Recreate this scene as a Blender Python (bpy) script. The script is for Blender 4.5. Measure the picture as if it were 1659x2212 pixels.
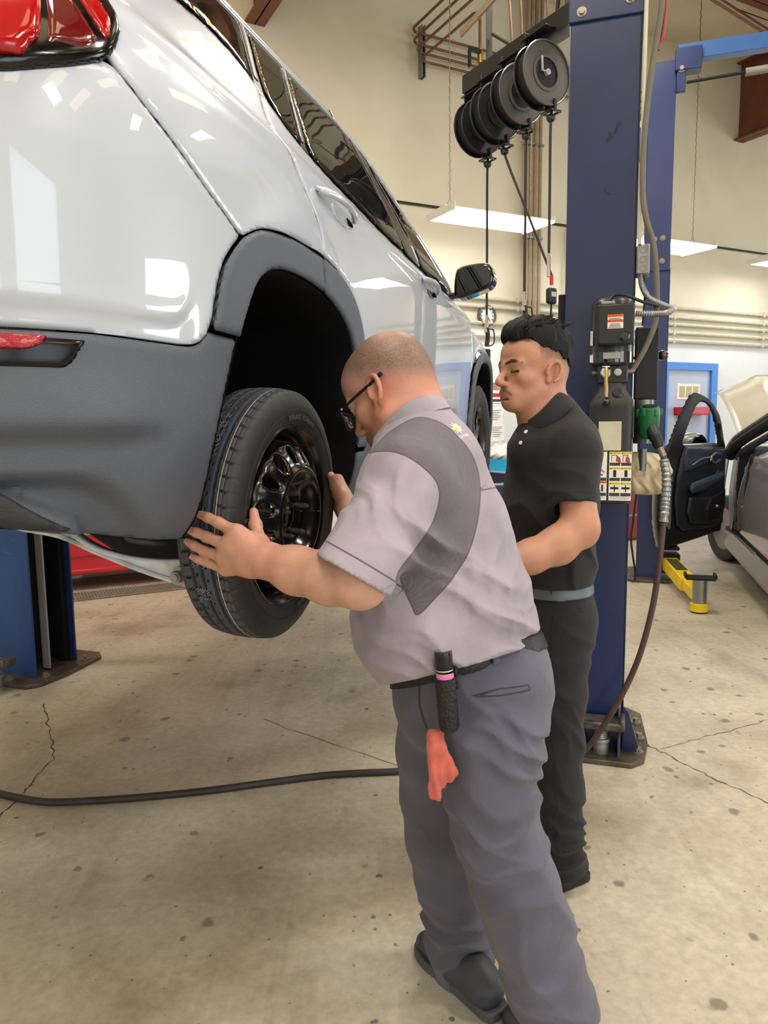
import bpy, bmesh, math, random
import numpy as np
from mathutils import Vector, Matrix, noise as mnoise

for o in list(bpy.data.objects):
    bpy.data.objects.remove(o, do_unlink=True)
SC = bpy.context.scene
COL = SC.collection

# ------------------------------------------------------------------ camera
_P = math.radians(7.0); _R = math.radians(0.7)
_f = Vector((0, math.cos(_P), -math.sin(_P))); _r0 = Vector((1, 0, 0)); _u0 = Vector((0, math.sin(_P), math.cos(_P)))
_r = _r0 * math.cos(_R) - _u0 * math.sin(_R); _u = _u0 * math.cos(_R) + _r0 * math.sin(_R)
cam = bpy.data.cameras.new('camera'); camo = bpy.data.objects.new('camera', cam); COL.objects.link(camo)
cam.sensor_fit = 'HORIZONTAL'; cam.sensor_width = 36.0; cam.lens = 1600.0 / 1659.0 * 36.0
cam.clip_start = 0.05; cam.clip_end = 200
camo.matrix_world = Matrix(((_r.x, _u.x, -_f.x, 0), (_r.y, _u.y, -_f.y, 0), (_r.z, _u.z, -_f.z, 1.42), (0, 0, 0, 1)))
SC.camera = camo

# ------------------------------------------------------------------ world, daylight, exposure
W = bpy.data.worlds.new('world'); SC.world = W; W.use_nodes = True
_bg = W.node_tree.nodes['Background']; _bg.inputs[0].default_value = (0.80, 0.90, 1.0, 1); _bg.inputs[1].default_value = 1.6
vs = SC.view_settings
vs.view_transform = 'Standard'; vs.look = 'None'; vs.gamma = 1.0; vs.use_curve_mapping = False; vs.exposure = -0.10

# frame of the building: along the back wall (DD), out of it into the room (MM)
W0 = np.array([4.44, 10.6, 0.0]); DD = np.array([0.887, 0.462, 0.0]); DD /= np.linalg.norm(DD); MM = np.array([DD[1], -DD[0], 0.0])
def rm(t, m, z=0.0):
    return W0 + DD * t + MM * m + np.array([0, 0, z])
def area(name, loc, target, sx, sy, watts, col):
    l = bpy.data.lights.new(name, 'AREA'); l.shape = 'RECTANGLE'; l.size = sx; l.size_y = sy; l.energy = watts; l.color = col
    o = bpy.data.objects.new(name, l); COL.objects.link(o); o.location = Vector(loc)
    o.rotation_euler = (Vector(target) - Vector(loc)).to_track_quat('-Z', 'Y').to_euler()
    return o
# daylight coming in through the three open bay doors behind and beside the camera
DAY = (0.88, 0.95, 1.0)
area('bay_door_daylight', rm(-9.5, 14.9, 2.2), rm(-9.5, 5.0, 1.8), 3.9, 4.1, 125, DAY)
area('bay_door_daylight', rm(-4.2, 14.9, 2.2), rm(-4.2, 5.0, 1.8), 3.9, 4.1, 160, DAY)
area('bay_door_daylight', rm(7.4, 7.5, 2.2), rm(0.0, 7.5, 1.6), 4.1, 4.1, 400, DAY)
# unseen ceiling lights added over the bays to raise the general light
for t, m in ((-8.6, 3.2), (-5.2, 3.4), (-8.8, 6.6), (-5.2, 7.2), (-9.4, 10.4), (-5.2, 10.8), (-.6, 4.6), (-.6, 8.0)):
    area('added_bay_light', rm(t, m, 5.25), rm(t, m, 0) + np.array([0, .001, 0]), 1.16, .46, 78, (1.0, .98, .95))
# ------------------------------------------------------------------ materials
MATS = {}
def _nt(name):
    m = bpy.data.materials.new(name); m.use_nodes = True
    return m, m.node_tree, m.node_tree.nodes['Principled BSDF']
def mat(name, col, rough=0.5, metal=0.0, coat=0.0, coat_rough=0.03, noise=0.0, nscale=8.0, bump=0.0, bscale=60.0, emit=None, estr=0.0,
        trans=0.0, ior=1.45, spec=0.5, col2=None, rvar=0.0, sheen=0.0, detail=4.0, alpha=1.0, stretch=None, thresh=None):
    """procedural material: base colour with a noise-driven second colour, roughness variation and noise bump"""
    m, nt, b = _nt(name)
    c = (*col, 1) if len(col) == 3 else col
    b.inputs['Base Color'].default_value = c; b.inputs['Roughness'].default_value = rough; b.inputs['Metallic'].default_value = metal
    b.inputs['Coat Weight'].default_value = coat; b.inputs['Coat Roughness'].default_value = coat_rough
    b.inputs['IOR'].default_value = ior; b.inputs['Transmission Weight'].default_value = trans; b.inputs['Specular IOR Level'].default_value = spec
    b.inputs['Sheen Weight'].default_value = sheen; b.inputs['Alpha'].default_value = alpha
    if emit: b.inputs['Emission Color'].default_value = (*emit, 1); b.inputs['Emission Strength'].default_value = estr
    tc = nt.nodes.new('ShaderNodeTexCoord'); src = tc.outputs['Object']
    if stretch:
        mp = nt.nodes.new('ShaderNodeMapping'); mp.inputs['Scale'].default_value = stretch; nt.links.new(src, mp.inputs[0]); src = mp.outputs[0]
    if noise > 0 or col2:
        n = nt.nodes.new('ShaderNodeTexNoise'); n.inputs['Scale'].default_value = nscale; n.inputs['Detail'].default_value = detail
        nt.links.new(src, n.inputs['Vector'])
        cr = nt.nodes.new('ShaderNodeValToRGB')
        lo, hi = thresh or (0.3, 0.7)
        cr.color_ramp.elements[0].position = lo; cr.color_ramp.elements[1].position = hi
        c2 = col2 or tuple(max(0, x * (1 - noise)) for x in col[:3])
        c1 = col if col2 else tuple(min(1, x * (1 + noise * .6)) for x in col[:3])
        cr.color_ramp.elements[0].color = (*c1[:3], 1); cr.color_ramp.elements[1].color = (*c2[:3], 1)
        nt.links.new(n.outputs['Fac'], cr.inputs[0]); nt.links.new(cr.outputs[0], b.inputs['Base Color'])
        if rvar > 0:
            mr = nt.nodes.new('ShaderNodeMapRange'); mr.inputs['To Min'].default_value = max(0.02, rough - rvar); mr.inputs['To Max'].default_value = min(1, rough + rvar)
            nt.links.new(n.outputs['Fac'], mr.inputs[0]); nt.links.new(mr.outputs[0], b.inputs['Roughness'])
    if bump > 0:
        n2 = nt.nodes.new('ShaderNodeTexNoise'); n2.inputs['Scale'].default_value = bscale; n2.inputs['Detail'].default_value = 3.0
        nt.links.new(src, n2.inputs['Vector'])
        bp = nt.nodes.new('ShaderNodeBump'); bp.inputs['Strength'].default_value = bump; bp.inputs['Distance'].default_value = 0.01
        nt.links.new(n2.outputs['Fac'], bp.inputs['Height']); nt.links.new(bp.outputs[0], b.inputs['Normal'])
    MATS[name] = m
    return m
def srgb(r, g, b):
    f = lambda c: c / 12.92 if c <= 0.04045 else ((c + 0.055) / 1.055) ** 2.4
    return tuple(f(x / 255.0) for x in (r, g, b))

# ------------------------------------------------------------------ mesh helpers
def finish(o, label=None, cat=None, group=None, kind=None):
    if label: o['label'] = label
    if cat: o['category'] = cat
    if group: o['group'] = group
    if kind: o['kind'] = kind
    return o
def thing(name, loc, label, cat, group=None):
    o = bpy.data.objects.new(name, None); COL.objects.link(o); o.location = Vector(loc); o.empty_display_size = 0.1
    return finish(o, label, cat, group)
def world_loc(p):
    l = Vector(p.location)
    while p.parent: p = p.parent; l += Vector(p.location)
    return l
def mesh_obj(name, verts, faces, m, parent=None, smooth=True, angle=35, origin=None, **kw):
    """link verts/faces (world coordinates) as one mesh object; children keep their place under the parent"""
    me = bpy.data.meshes.new(name)
    v = np.asarray(verts, dtype=float)
    if origin is None:
        if parent is None:
            lo, hi = v.min(0), v.max(0); origin = ((lo[0] + hi[0]) / 2, (lo[1] + hi[1]) / 2, lo[2])
        else: origin = world_loc(parent)
    og = np.array([origin[0], origin[1], origin[2]])
    me.from_pydata((v - og).tolist(), [], faces if isinstance(faces, list) else faces.tolist())
    me.update()
    o = bpy.data.objects.new(name, me); COL.objects.link(o)
    if isinstance(m, (list, tuple)):
        for x in m: me.materials.append(MATS[x] if isinstance(x, str) else x)
    elif m is not None: me.materials.append(MATS[m] if isinstance(m, str) else m)
    if parent is not None:
        o.parent = parent; o.location = Vector(og) - world_loc(parent)
    else: o.location = Vector(og)
    if smooth:
        me.polygons.foreach_set('use_smooth', [True] * len(me.polygons))
        if angle: me.set_sharp_from_angle(angle=math.radians(angle))
    return finish(o, **kw)
def mod_bevel(o, w, seg=2):
    b = o.modifiers.new('bevel', 'BEVEL'); b.width = w; b.segments = seg; b.limit_method = 'ANGLE'; b.angle_limit = math.radians(40); b.harden_normals = False
    return o
def mod_solid(o, t, off=-1.0):
    s = o.modifiers.new('solid', 'SOLIDIFY'); s.thickness = t; s.offset = off; return o
V3 = lambda *a: np.array(a, dtype=float)
def nrm(v):
    v = np.asarray(v, float); return v / max(1e-9, np.linalg.norm(v))
def frame(z, x=None):
    z = nrm(z); x = np.array(x, float) if x is not None else (V3(1, 0, 0) if abs(z[0]) < .9 else V3(0, 1, 0))
    x = nrm(x - z * (x @ z)); return x, np.cross(z, x), z
class MB:
    """collects shapes in world coordinates, builds ONE mesh object"""
    def __init__(s): s.v = []; s.f = []
    def add(s, v, f):
        k = len(s.v); s.v += [tuple(map(float, p)) for p in v]; s.f += [tuple(i + k for i in q) for q in f]; return s
    def box(s, c, size, ex=(1, 0, 0), ey=(0, 1, 0), ez=(0, 0, 1), taper=1.0):
        ex, ey, ez = nrm(ex), nrm(ey), nrm(ez); c = np.asarray(c, float); a, b, d = [x / 2 for x in size]; v = []
        for z in (-1, 1):
            t = taper if z > 0 else 1.0
            for x, y in ((-1, -1), (1, -1), (1, 1), (-1, 1)): v.append(c + ex * a * x * t + ey * b * y * t + ez * d * z)
        return s.add(v, [(3, 2, 1, 0), (4, 5, 6, 7), (0, 1, 5, 4), (1, 2, 6, 5), (2, 3, 7, 6), (3, 0, 4, 7)])
    def cyl(s, p0, p1, r0, r1=None, n=20, cap=True):
        return s.lathe([(0, r0), (np.linalg.norm(np.subtract(p1, p0)), r0 if r1 is None else r1)], p0, np.subtract(p1, p0), n, cap)
    def lathe(s, prof, p0, axis, n=24, cap=True, xdir=None):
        """prof: (distance along axis, radius)"""
        x, y, z = frame(axis, xdir); p0 = np.asarray(p0, float); v = []; f = []
        for h, r in prof:
            for i in range(n):
                a = 2 * math.pi * i / n; v.append(p0 + z * h + (x * math.cos(a) + y * math.sin(a)) * r)
        for k in range(len(prof) - 1):
            for i in range(n):
                j = (i + 1) % n; f.append((k * n + i, k * n + j, (k + 1) * n + j, (k + 1) * n + i))
        if cap:
            f.append(tuple(range(n - 1, -1, -1))); f.append(tuple((len(prof) - 1) * n + i for i in range(n)))
        return s.add(v, f)
    def tube(s, path, r, n=10, cap=True, closed=False):
        p = np.asarray(path, float); N = len(p); r = np.broadcast_to(np.asarray(r, float), (N,))
        t = np.gradient(p, axis=0) if not closed else (np.roll(p, -1, 0) - np.roll(p, 1, 0))
        x, y, _ = frame(t[0]); v = []; f = []
        for i in range(N):
            z = nrm(t[i]); x = nrm(x - z * (x @ z)); y = np.cross(z, x)
            for k in range(n):
                a = 2 * math.pi * k / n; v.append(p[i] + (x * math.cos(a) + y * math.sin(a)) * r[i])
        for i in range(N - 1 if not closed else N):
            i2 = (i + 1) % N
            for k in range(n):
                j = (k + 1) % n; f.append((i * n + k, i * n + j, i2 * n + j, i2 * n + k))
        if cap and not closed:
            f.append(tuple(range(n - 1, -1, -1))); f.append(tuple((N - 1) * n + k for k in range(n)))
        return s.add(v, f)
    def prism(s, poly, o, ex, ey, depth):
        """polygon (a,b) in the frame o,ex,ey, extruded along ex x ey by depth"""
        ex, ey = nrm(ex), nrm(ey); ez = np.cross(ex, ey); o = np.asarray(o, float); n = len(poly)
        ar = sum(poly[i][0] * poly[(i + 1) % n][1] - poly[(i + 1) % n][0] * poly[i][1] for i in range(n))
        if ar < 0: poly = poly[::-1]
        v = [o + ex * a + ey * b for a, b in poly] + [o + ex * a + ey * b + ez * depth for a, b in poly]
        f = [tuple(range(n - 1, -1, -1)), tuple(range(n, 2 * n))] + [(i, (i + 1) % n, (i + 1) % n + n, i + n) for i in range(n)]
        if depth < 0: f = [q[::-1] for q in f]
        return s.add(v, f)
    def sphere(s, c, r, n=16, m=10, sc=(1, 1, 1)):
        c = np.asarray(c, float); v = [c + V3(0, 0, -r * sc[2])]; f = []
        for j in range(1, m):
            ph = math.pi * j / m - math.pi / 2
            for i in range(n):
                a = 2 * math.pi * i / n; v.append(c + r * V3(sc[0] * math.cos(ph) * math.cos(a), sc[1] * math.cos(ph) * math.sin(a), sc[2] * math.sin(ph)))
        v.append(c + V3(0, 0, r * sc[2])); L = len(v) - 1
        for i in range(n):
            j = (i + 1) % n; f.append((0, 1 + j, 1 + i)); f.append((L, L - n + i, L - n + j))
            for k in range(m - 2): f.append((1 + k * n + i, 1 + k * n + j, 1 + (k + 1) * n + j, 1 + (k + 1) * n + i))
        return s.add(v, f)
    def build(s, name, m, parent=None, bev=0, seg=2, **kw):
        o = mesh_obj(name, s.v, s.f, m, parent, **kw)
        if bev: mod_bevel(o, bev, seg)
        return o
def catmull(pts, n=12, closed=False):
    p = np.asarray(pts, float)
    p = np.vstack([p[-1], p, p[0], p[1]]) if closed else np.vstack([2 * p[0] - p[1], p, 2 * p[-1] - p[-2]]); o = []
    for i in range(1, len(p) - 2):
        t = np.linspace(0, 1, n, endpoint=False)[:, None]; a, b, c, d = p[i - 1], p[i], p[i + 1], p[i + 2]
        o.append(.5 * ((2 * b) + (-a + c) * t + (2 * a - 5 * b + 4 * c - d) * t * t + (-a + 3 * b - 3 * c + d) * t ** 3))
    if not closed: o.append(p[-2][None])
    return np.vstack(o)
def copy_thing(root, loc, **kw):
    r = root.copy(); COL.objects.link(r); r.location = Vector(loc)
    finish(r, **kw)
    for ch in root.children:
        c = ch.copy(); COL.objects.link(c); c.parent = r
        for g in ch.children:
            d = g.copy(); COL.objects.link(d); d.parent = c
    return r
_TXT = {}
def text_verts(s, size=1.0, ext=0.0, spacing=1.0):
    """flat lettering as (verts, faces), centred on the origin, in the x-y plane"""
    key = (s, ext, spacing)
    if key not in _TXT:
        cu = bpy.data.curves.new('lettering', 'FONT'); cu.body = s; cu.align_x = 'CENTER'; cu.align_y = 'CENTER'; cu.extrude = ext; cu.space_character = spacing; cu.resolution_u = 3
        ob = bpy.data.objects.new('lettering', cu); COL.objects.link(ob)
        me = bpy.data.meshes.new_from_object(ob.evaluated_get(bpy.context.evaluated_depsgraph_get()))
        v = np.array([x.co[:] for x in me.vertices]).reshape(-1, 3); f = [tuple(p.vertices) for p in me.polygons]
        bpy.data.objects.remove(ob); bpy.data.curves.remove(cu); bpy.data.meshes.remove(me); _TXT[key] = (v, f)
    v, f = _TXT[key]
    return v * V3(size, size, 1), f
def add_text(mb, s, o, ex, ey, size, ext=0.0, xs=1.0, lift=0.0):
    v, f = text_verts(s, size, ext); ex, ey = nrm(ex), nrm(ey); ez = np.cross(ex, ey); o = np.asarray(o, float)
    mb.add(o + v[:, :1] * ex * xs + v[:, 1:2] * ey + (v[:, 2:] + lift) * ez, f); return mb

# ------------------------------------------------------------------ panels: polygons laid on a curved surface
def poly_sd(poly, X, Y):
    """signed distance (positive inside) to a closed polygon"""
    p = np.asarray(poly, float); q = np.roll(p, -1, 0); d2 = np.full(X.shape, 1e9); ins = np.zeros(X.shape, bool)
    for (ax, ay), (bx, by) in zip(p, q):
        ex, ey = bx - ax, by - ay; L = ex * ex + ey * ey
        if L < 1e-14: continue
        t = np.clip(((X - ax) * ex + (Y - ay) * ey) / L, 0, 1)
        d2 = np.minimum(d2, (X - ax - t * ex) ** 2 + (Y - ay - t * ey) ** 2)
        if ay != by:
            c = ((ay > Y) != (by > Y)) & (X < (bx - ax) * (Y - ay) / (by - ay) + ax); ins ^= c
    d = np.sqrt(d2); return np.where(ins, d, -d)
def clip_grid(xs, ys, D):
    """cells of the grid cut at D=0; returns (P, faces): P (n,2) parameters"""
    nx, ny = len(xs), len(ys); idx = -np.ones((nx, ny), int); P = []; F = []
    inside = D > 0
    for i, j in zip(*np.nonzero(inside)): idx[i, j] = len(P); P.append((xs[i], ys[j]))
    ec = {}
    def cross(a, b):
        k = (a, b) if a < b else (b, a)
        if k not in ec:
            d0, d1 = D[k[0]], D[k[1]]; t = d0 / (d0 - d1); t = min(max(t, .02), .98)
            ec[k] = len(P); P.append((xs[k[0][0]] * (1 - t) + xs[k[1][0]] * t, ys[k[0][1]] * (1 - t) + ys[k[1][1]] * t))
        return ec[k]
    cnt = inside[:-1, :-1].astype(int) + inside[1:, :-1] + inside[1:, 1:] + inside[:-1, 1:]
    for i, j in zip(*np.nonzero(cnt > 0)):
        c = ((i, j), (i + 1, j), (i + 1, j + 1), (i, j + 1))
        if cnt[i, j] == 4: F.append(tuple(int(idx[q]) for q in c)); continue
        poly = []
        for k in range(4):
            a, b = c[k], c[(k + 1) % 4]
            if inside[a]: poly.append(int(idx[a]))
            if inside[a] != inside[b]: poly.append(cross(a, b))
        if len(poly) >= 3: F.append(tuple(poly))
    return np.array(P), F
def panel(name, polys, surf, m, parent, res=0.012, gap=0.0013, roll=0.004, drop=0.0025, thick=0.012, holes=(), off=0.0, relief=None, flip=False, **kw):
    """a sheet cut to a polygon in surface parameters, edges rolled in, given thickness.  surf(a, b, off) -> xyz"""
    p = np.asarray(polys, float); lo = p.min(0) - res * 1.5; hi = p.max(0) + res * 1.5
    xs = np.arange(lo[0], hi[0] + res, res); ys = np.arange(lo[1], hi[1] + res, res)
    X, Y = np.meshgrid(xs, ys, indexing='ij'); D = poly_sd(p, X, Y)
    for h in holes: D = np.minimum(D, -poly_sd(h, X, Y))
    D = D - gap
    P, F = clip_grid(xs, ys, D)
    d = poly_sd(p, P[:, 0], P[:, 1])
    for h in holes: d = np.minimum(d, -poly_sd(h, P[:, 0], P[:, 1]))
    d = np.clip((d - gap) / roll, 0, 1); o = off - drop * (1 - np.sqrt(np.clip(1 - (1 - d) ** 2, 0, 1)))
    if relief is not None: o = o + relief(P[:, 0], P[:, 1])
    v = surf(P[:, 0], P[:, 1], o)
    if flip: F = [q[::-1] for q in F]
    ob = mesh_obj(name, v, F, m, parent, angle=50, **kw)
    if thick: mod_solid(ob, thick)
    return ob

# ------------------------------------------------------------------ signed-distance modelling (bodies, clothes)
class SDF:
    """smooth union of tapered limbs and ellipsoids; mesh() turns it into one continuous surface (surface nets)"""
    def __init__(s): s.p = []; s.disp = None; s.cuts = []
    def cone(s, a, b, ra, rb, k=.02, sub=False, flat=None, fr=1.0):
        """limb from a to b; flat = direction in which the section is scaled by fr"""
        a, b = np.asarray(a, float), np.asarray(b, float); c = (a + b) / 2; R = np.linalg.norm(b - a) / 2 + max(ra, rb) * max(1, fr)
        fl = None if flat is None else nrm(flat)
        def f(P):
            ab = b - a; t = np.clip(((P - a) @ ab) / max(1e-9, ab @ ab), 0, 1); q = P - a - t[:, None] * ab
            if fl is not None:
                h = q @ fl; q = q + np.outer(h * (1 / fr - 1), fl)
                return (np.sqrt((q * q).sum(1)) - (ra + (rb - ra) * t)) * min(1, fr) ** .5
            return np.sqrt((q * q).sum(1)) - (ra + (rb - ra) * t)
        s.p.append((f, k, c, R, sub)); return s
    def chain(s, pts, rs, k=.02, **kw):
        for i in range(len(pts) - 1): s.cone(pts[i], pts[i + 1], rs[i], rs[i + 1], k, **kw)
        return s
    def ell(s, c, r, R=None, k=.02, sub=False):
        c = np.asarray(c, float); r = np.asarray(r, float); M = np.eye(3) if R is None else np.asarray(R, float)
        def f(P):
            q = (P - c) @ M; k0 = np.sqrt(((q / r) ** 2).sum(1)); k1 = np.sqrt(((q / r ** 2) ** 2).sum(1)) + 1e-9
            return np.where(k0 < .05, -min(r), k0 * (k0 - 1) / k1)
        s.p.append((f, k, c, float(max(r)), sub)); return s
    def raw(s, f, c, R, k=.01, sub=False): s.p.append((f, k, np.asarray(c, float), R, sub)); return s
    def eval(s, P, bc=None, br=None):
        d = np.full(len(P), 1.0)
        for f, k, c, R, sub in s.p:
            if bc is not None and np.linalg.norm(c - bc) > R + br + .07: continue
            e = f(P)
            if sub:
                h = np.clip(.5 - .5 * (d + e) / k, 0, 1); d = d + (-e - d) * h + k * h * (1 - h)
            else:
                h = np.clip(.5 + .5 * (e - d) / k, 0, 1); d = e + (d - e) * h - k * h * (1 - h)
        if s.disp is not None: d = d - s.disp(P)
        for c in s.cuts: d = np.maximum(d, c(P))
        return d
    def mesh(s, h=.005, B=14):
        lo = np.min([c - R for _, _, c, R, q in s.p if not q], 0) - 2.5 * h; hi = np.max([c + R for _, _, c, R, q in s.p if not q], 0) + 2.5 * h
        nb = np.ceil((hi - lo) / (h * B)).astype(int); n = nb * B + 1
        D = np.full(n, 1.0, np.float32)
        bi = np.stack(np.meshgrid(*[np.arange(k) for k in nb], indexing='ij'), -1).reshape(-1, 3)
        cen = lo + (bi + .5) * B * h; br = B * h * .5 * math.sqrt(3)
        dc = np.full(len(cen), 1.0)
        for st in range(0, len(cen), 20000): dc[st:st + 20000] = s.eval(cen[st:st + 20000])
        g = np.stack(np.meshgrid(*[np.arange(B + 1)] * 3, indexing='ij'), -1).reshape(-1, 3)
        for b, d in zip(bi, dc):
            o = b * B
            if d < -br * 1.35 - .01: D[o[0]:o[0] + B + 1, o[1]:o[1] + B + 1, o[2]:o[2] + B + 1] = -1.0
        for b, c, d in zip(bi, cen, dc):
            if abs(d) > br * 1.35 + .01: continue
            o = b * B; P = lo + (g + o) * h
            D[o[0]:o[0] + B + 1, o[1]:o[1] + B + 1, o[2]:o[2] + B + 1] = s.eval(P, c, br).reshape(B + 1, B + 1, B + 1)
        return nets(D, lo, h)
def nets(D, lo, h):
    S = D < 0
    cnt = np.zeros(tuple(x - 1 for x in D.shape), np.uint8)
    for i in (0, 1):
        for j in (0, 1):
            for k in (0, 1): cnt += S[i:D.shape[0] - 1 + i, j:D.shape[1] - 1 + j, k:D.shape[2] - 1 + k]
    act = np.argwhere((cnt > 0) & (cnt < 8)); idx = -np.ones(cnt.shape, np.int32); idx[tuple(act.T)] = np.arange(len(act))
    acc = np.zeros((len(act), 3)); num = np.zeros(len(act))
    cs = [(i, j, k) for i in (0, 1) for j in (0, 1) for k in (0, 1)]
    for a in cs:
        for ax in range(3):
            if a[ax]: continue
            b = list(a); b[ax] = 1
            A = act + a; Bq = act + b; da = D[tuple(A.T)]; db = D[tuple(Bq.T)]; m = (da < 0) != (db < 0)
            t = np.zeros(len(act)); t[m] = da[m] / (da[m] - db[m]); p = A.astype(float); p[:, ax] += t; acc[m] += p[m]; num[m] += 1
    V = lo + acc / np.maximum(num, 1)[:, None] * h
    Fs = []
    for ax in range(3):
        u, v = (ax + 1) % 3, (ax + 2) % 3
        sl = [slice(1, -1)] * 3; sl[ax] = slice(0, -1); a = S[tuple(sl)]; sl2 = list(sl); sl2[ax] = slice(1, None); b = S[tuple(sl2)]
        e = np.argwhere(a != b)
        if not len(e): continue
        fl = a[tuple(e.T)]
        e2 = e.copy(); e2[:, u] += 1; e2[:, v] += 1
        q = []
        for du, dv in ((-1, -1), (0, -1), (0, 0), (-1, 0)):
            c = e2.copy(); c[:, u] += du; c[:, v] += dv; q.append(idx[tuple(c.T)])
        q = np.stack(q, 1); q[~fl] = q[~fl][:, ::-1]; Fs.append(q)
    F = np.vstack(Fs); F = F[(F >= 0).all(1)]
    return V, F
def smooth_mesh(V, F, it=2, lam=.5):
    e = np.vstack([F[:, [0, 1]], F[:, [1, 2]], F[:, [2, 3]], F[:, [3, 0]]]); n = len(V)
    for q in range(it):
        for l in (lam, -lam * 1.04):
            a = np.zeros((n, 3)); c = np.bincount(e[:, 0], minlength=n) + np.bincount(e[:, 1], minlength=n)
            for k in range(3): a[:, k] = np.bincount(e[:, 0], V[e[:, 1], k], n) + np.bincount(e[:, 1], V[e[:, 0], k], n)
            V = V + l * (a / np.maximum(c, 1)[:, None] - V)
    return V
def set_attr(o, name, vals):
    a = o.data.attributes.new(name, 'FLOAT', 'POINT'); a.data.foreach_set('value', np.asarray(vals, np.float32))
def sstep(a, b, x):
    t = np.clip((np.asarray(x) - a) / (b - a), 0, 1); return t * t * (3 - 2 * t)
# ------------------------------------------------------------------ the workshop
def floor_mat():
    m, nt, b = _nt('concrete_floor'); N = nt.nodes; L = nt.links
    tc = N.new('ShaderNodeTexCoord'); src = tc.outputs['Object']
    def noise(scale, detail=5, dist=0.0, vec=None, rough=.55):
        n = N.new('ShaderNodeTexNoise'); n.inputs['Scale'].default_value = scale; n.inputs['Detail'].default_value = detail; n.inputs['Distortion'].default_value = dist
        n.inputs['Roughness'].default_value = rough; L.new(vec or src, n.inputs['Vector']); return n.outputs['Fac']
    def ramp(fac, stops):
        r = N.new('ShaderNodeValToRGB'); e = r.color_ramp.elements
        while len(e) < len(stops): e.new(.5)
        for q, (p, c) in zip(e, stops): q.position = p; q.color = (*c, 1)
        L.new(fac, r.inputs[0]); return r.outputs[0]
    def mix(f, a, c, mode='MIX'):
        x = N.new('ShaderNodeMix'); x.data_type = 'RGBA'; x.blend_type = mode
        if isinstance(f, float): x.inputs[0].default_value = f
        else: L.new(f, x.inputs[0])
        L.new(a, x.inputs[6])
        if isinstance(c, tuple): x.inputs[7].default_value = (*c, 1)
        else: L.new(c, x.inputs[7])
        return x.outputs[2]
    base = ramp(noise(.9, 6, .6), [(.30, srgb(168, 155, 135)), (.5, srgb(194, 184, 165)), (.72, srgb(208, 200, 182))])
    fine = ramp(noise(38, 6), [(.28, (.62, .61, .59)), (.7, (1.12, 1.11, 1.09))])
    c = mix(.55, base, fine, 'MULTIPLY')
    # tyre and trowel streaks
    mp = N.new('ShaderNodeMapping'); mp.inputs['Rotation'].default_value = (0, 0, .35); mp.inputs['Scale'].default_value = (9, .8, 1); L.new(src, mp.inputs[0])
    st = ramp(noise(1.4, 4, .4, mp.outputs[0]), [(.56, (1, 1, 1)), (.68, (.80, .78, .76))]); c = mix(.6, c, st, 'MULTIPLY')
    # oil blotches
    bl = ramp(noise(2.1, 3, .2), [(.58, (1, 1, 1)), (.74, (.66, .62, .56))]); c = mix(.75, c, bl, 'MULTIPLY')
    # drips
    def drips(scale, thr, col, amt):
        nonlocal c
        v = N.new('ShaderNodeTexVoronoi'); v.inputs['Scale'].default_value = scale; v.inputs['Randomness'].default_value = 1.0
        w = N.new('ShaderNodeVectorMath'); w.operation = 'ADD'; nz = N.new('ShaderNodeTexNoise'); nz.inputs['Scale'].default_value = scale * 2.2; L.new(src, nz.inputs['Vector'])
        sc_ = N.new('ShaderNodeVectorMath'); sc_.operation = 'SCALE'; sc_.inputs['Scale'].default_value = .35 / scale; L.new(nz.outputs['Color'], sc_.inputs[0])
        L.new(src, w.inputs[0]); L.new(sc_.outputs[0], w.inputs[1]); L.new(w.outputs[0], v.inputs['Vector'])
        sz = N.new('ShaderNodeSeparateColor'); L.new(v.outputs['Color'], sz.inputs[0])
        mr = N.new('ShaderNodeMath'); mr.operation = 'MULTIPLY'; mr.inputs[1].default_value = thr; L.new(sz.outputs[0], mr.inputs[0])
        lt = N.new('ShaderNodeMapRange'); lt.interpolation_type = 'SMOOTHSTEP'; L.new(v.outputs['Distance'], lt.inputs[0])
        L.new(mr.outputs[0], lt.inputs['From Max']); mn = N.new('ShaderNodeMath'); mn.operation = 'MULTIPLY'; mn.inputs[1].default_value = .55; L.new(mr.outputs[0], mn.inputs[0]); L.new(mn.outputs[0], lt.inputs['From Min'])
        lt.inputs['To Min'].default_value = 1; lt.inputs['To Max'].default_value = 0
        gt = N.new('ShaderNodeMath'); gt.operation = 'GREATER_THAN'; gt.inputs[1].default_value = 1 - amt; L.new(sz.outputs[1], gt.inputs[0])
        mu = N.new('ShaderNodeMath'); mu.operation = 'MULTIPLY'; L.new(lt.outputs[0], mu.inputs[0]); L.new(gt.outputs[0], mu.inputs[1])
        m2 = N.new('ShaderNodeMath'); m2.operation = 'MULTIPLY'; m2.inputs[1].default_value = .75; L.new(mu.outputs[0], m2.inputs[0])
        c = mix(m2.outputs[0], c, col)
    drips(9.0, .30, srgb(112, 102, 84), .55); drips(16.0, .22, srgb(62, 58, 54), .30); drips(34.0, .2, srgb(80, 74, 66), .3)
    L.new(c, b.inputs['Base Color'])
    rr = N.new('ShaderNodeMapRange'); rr.inputs['To Min'].default_value = .34; rr.inputs['To Max'].default_value = .62; L.new(noise(3.1, 5, .3), rr.inputs[0]); L.new(rr.outputs[0], b.inputs['Roughness'])
    bp = N.new('ShaderNodeBump'); bp.inputs['Strength'].default_value = .18; bp.inputs['Distance'].default_value = .004; L.new(noise(90, 6), bp.inputs['Height']); L.new(bp.outputs[0], b.inputs['Normal'])
    MATS['concrete_floor'] = m
floor_mat()
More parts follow.
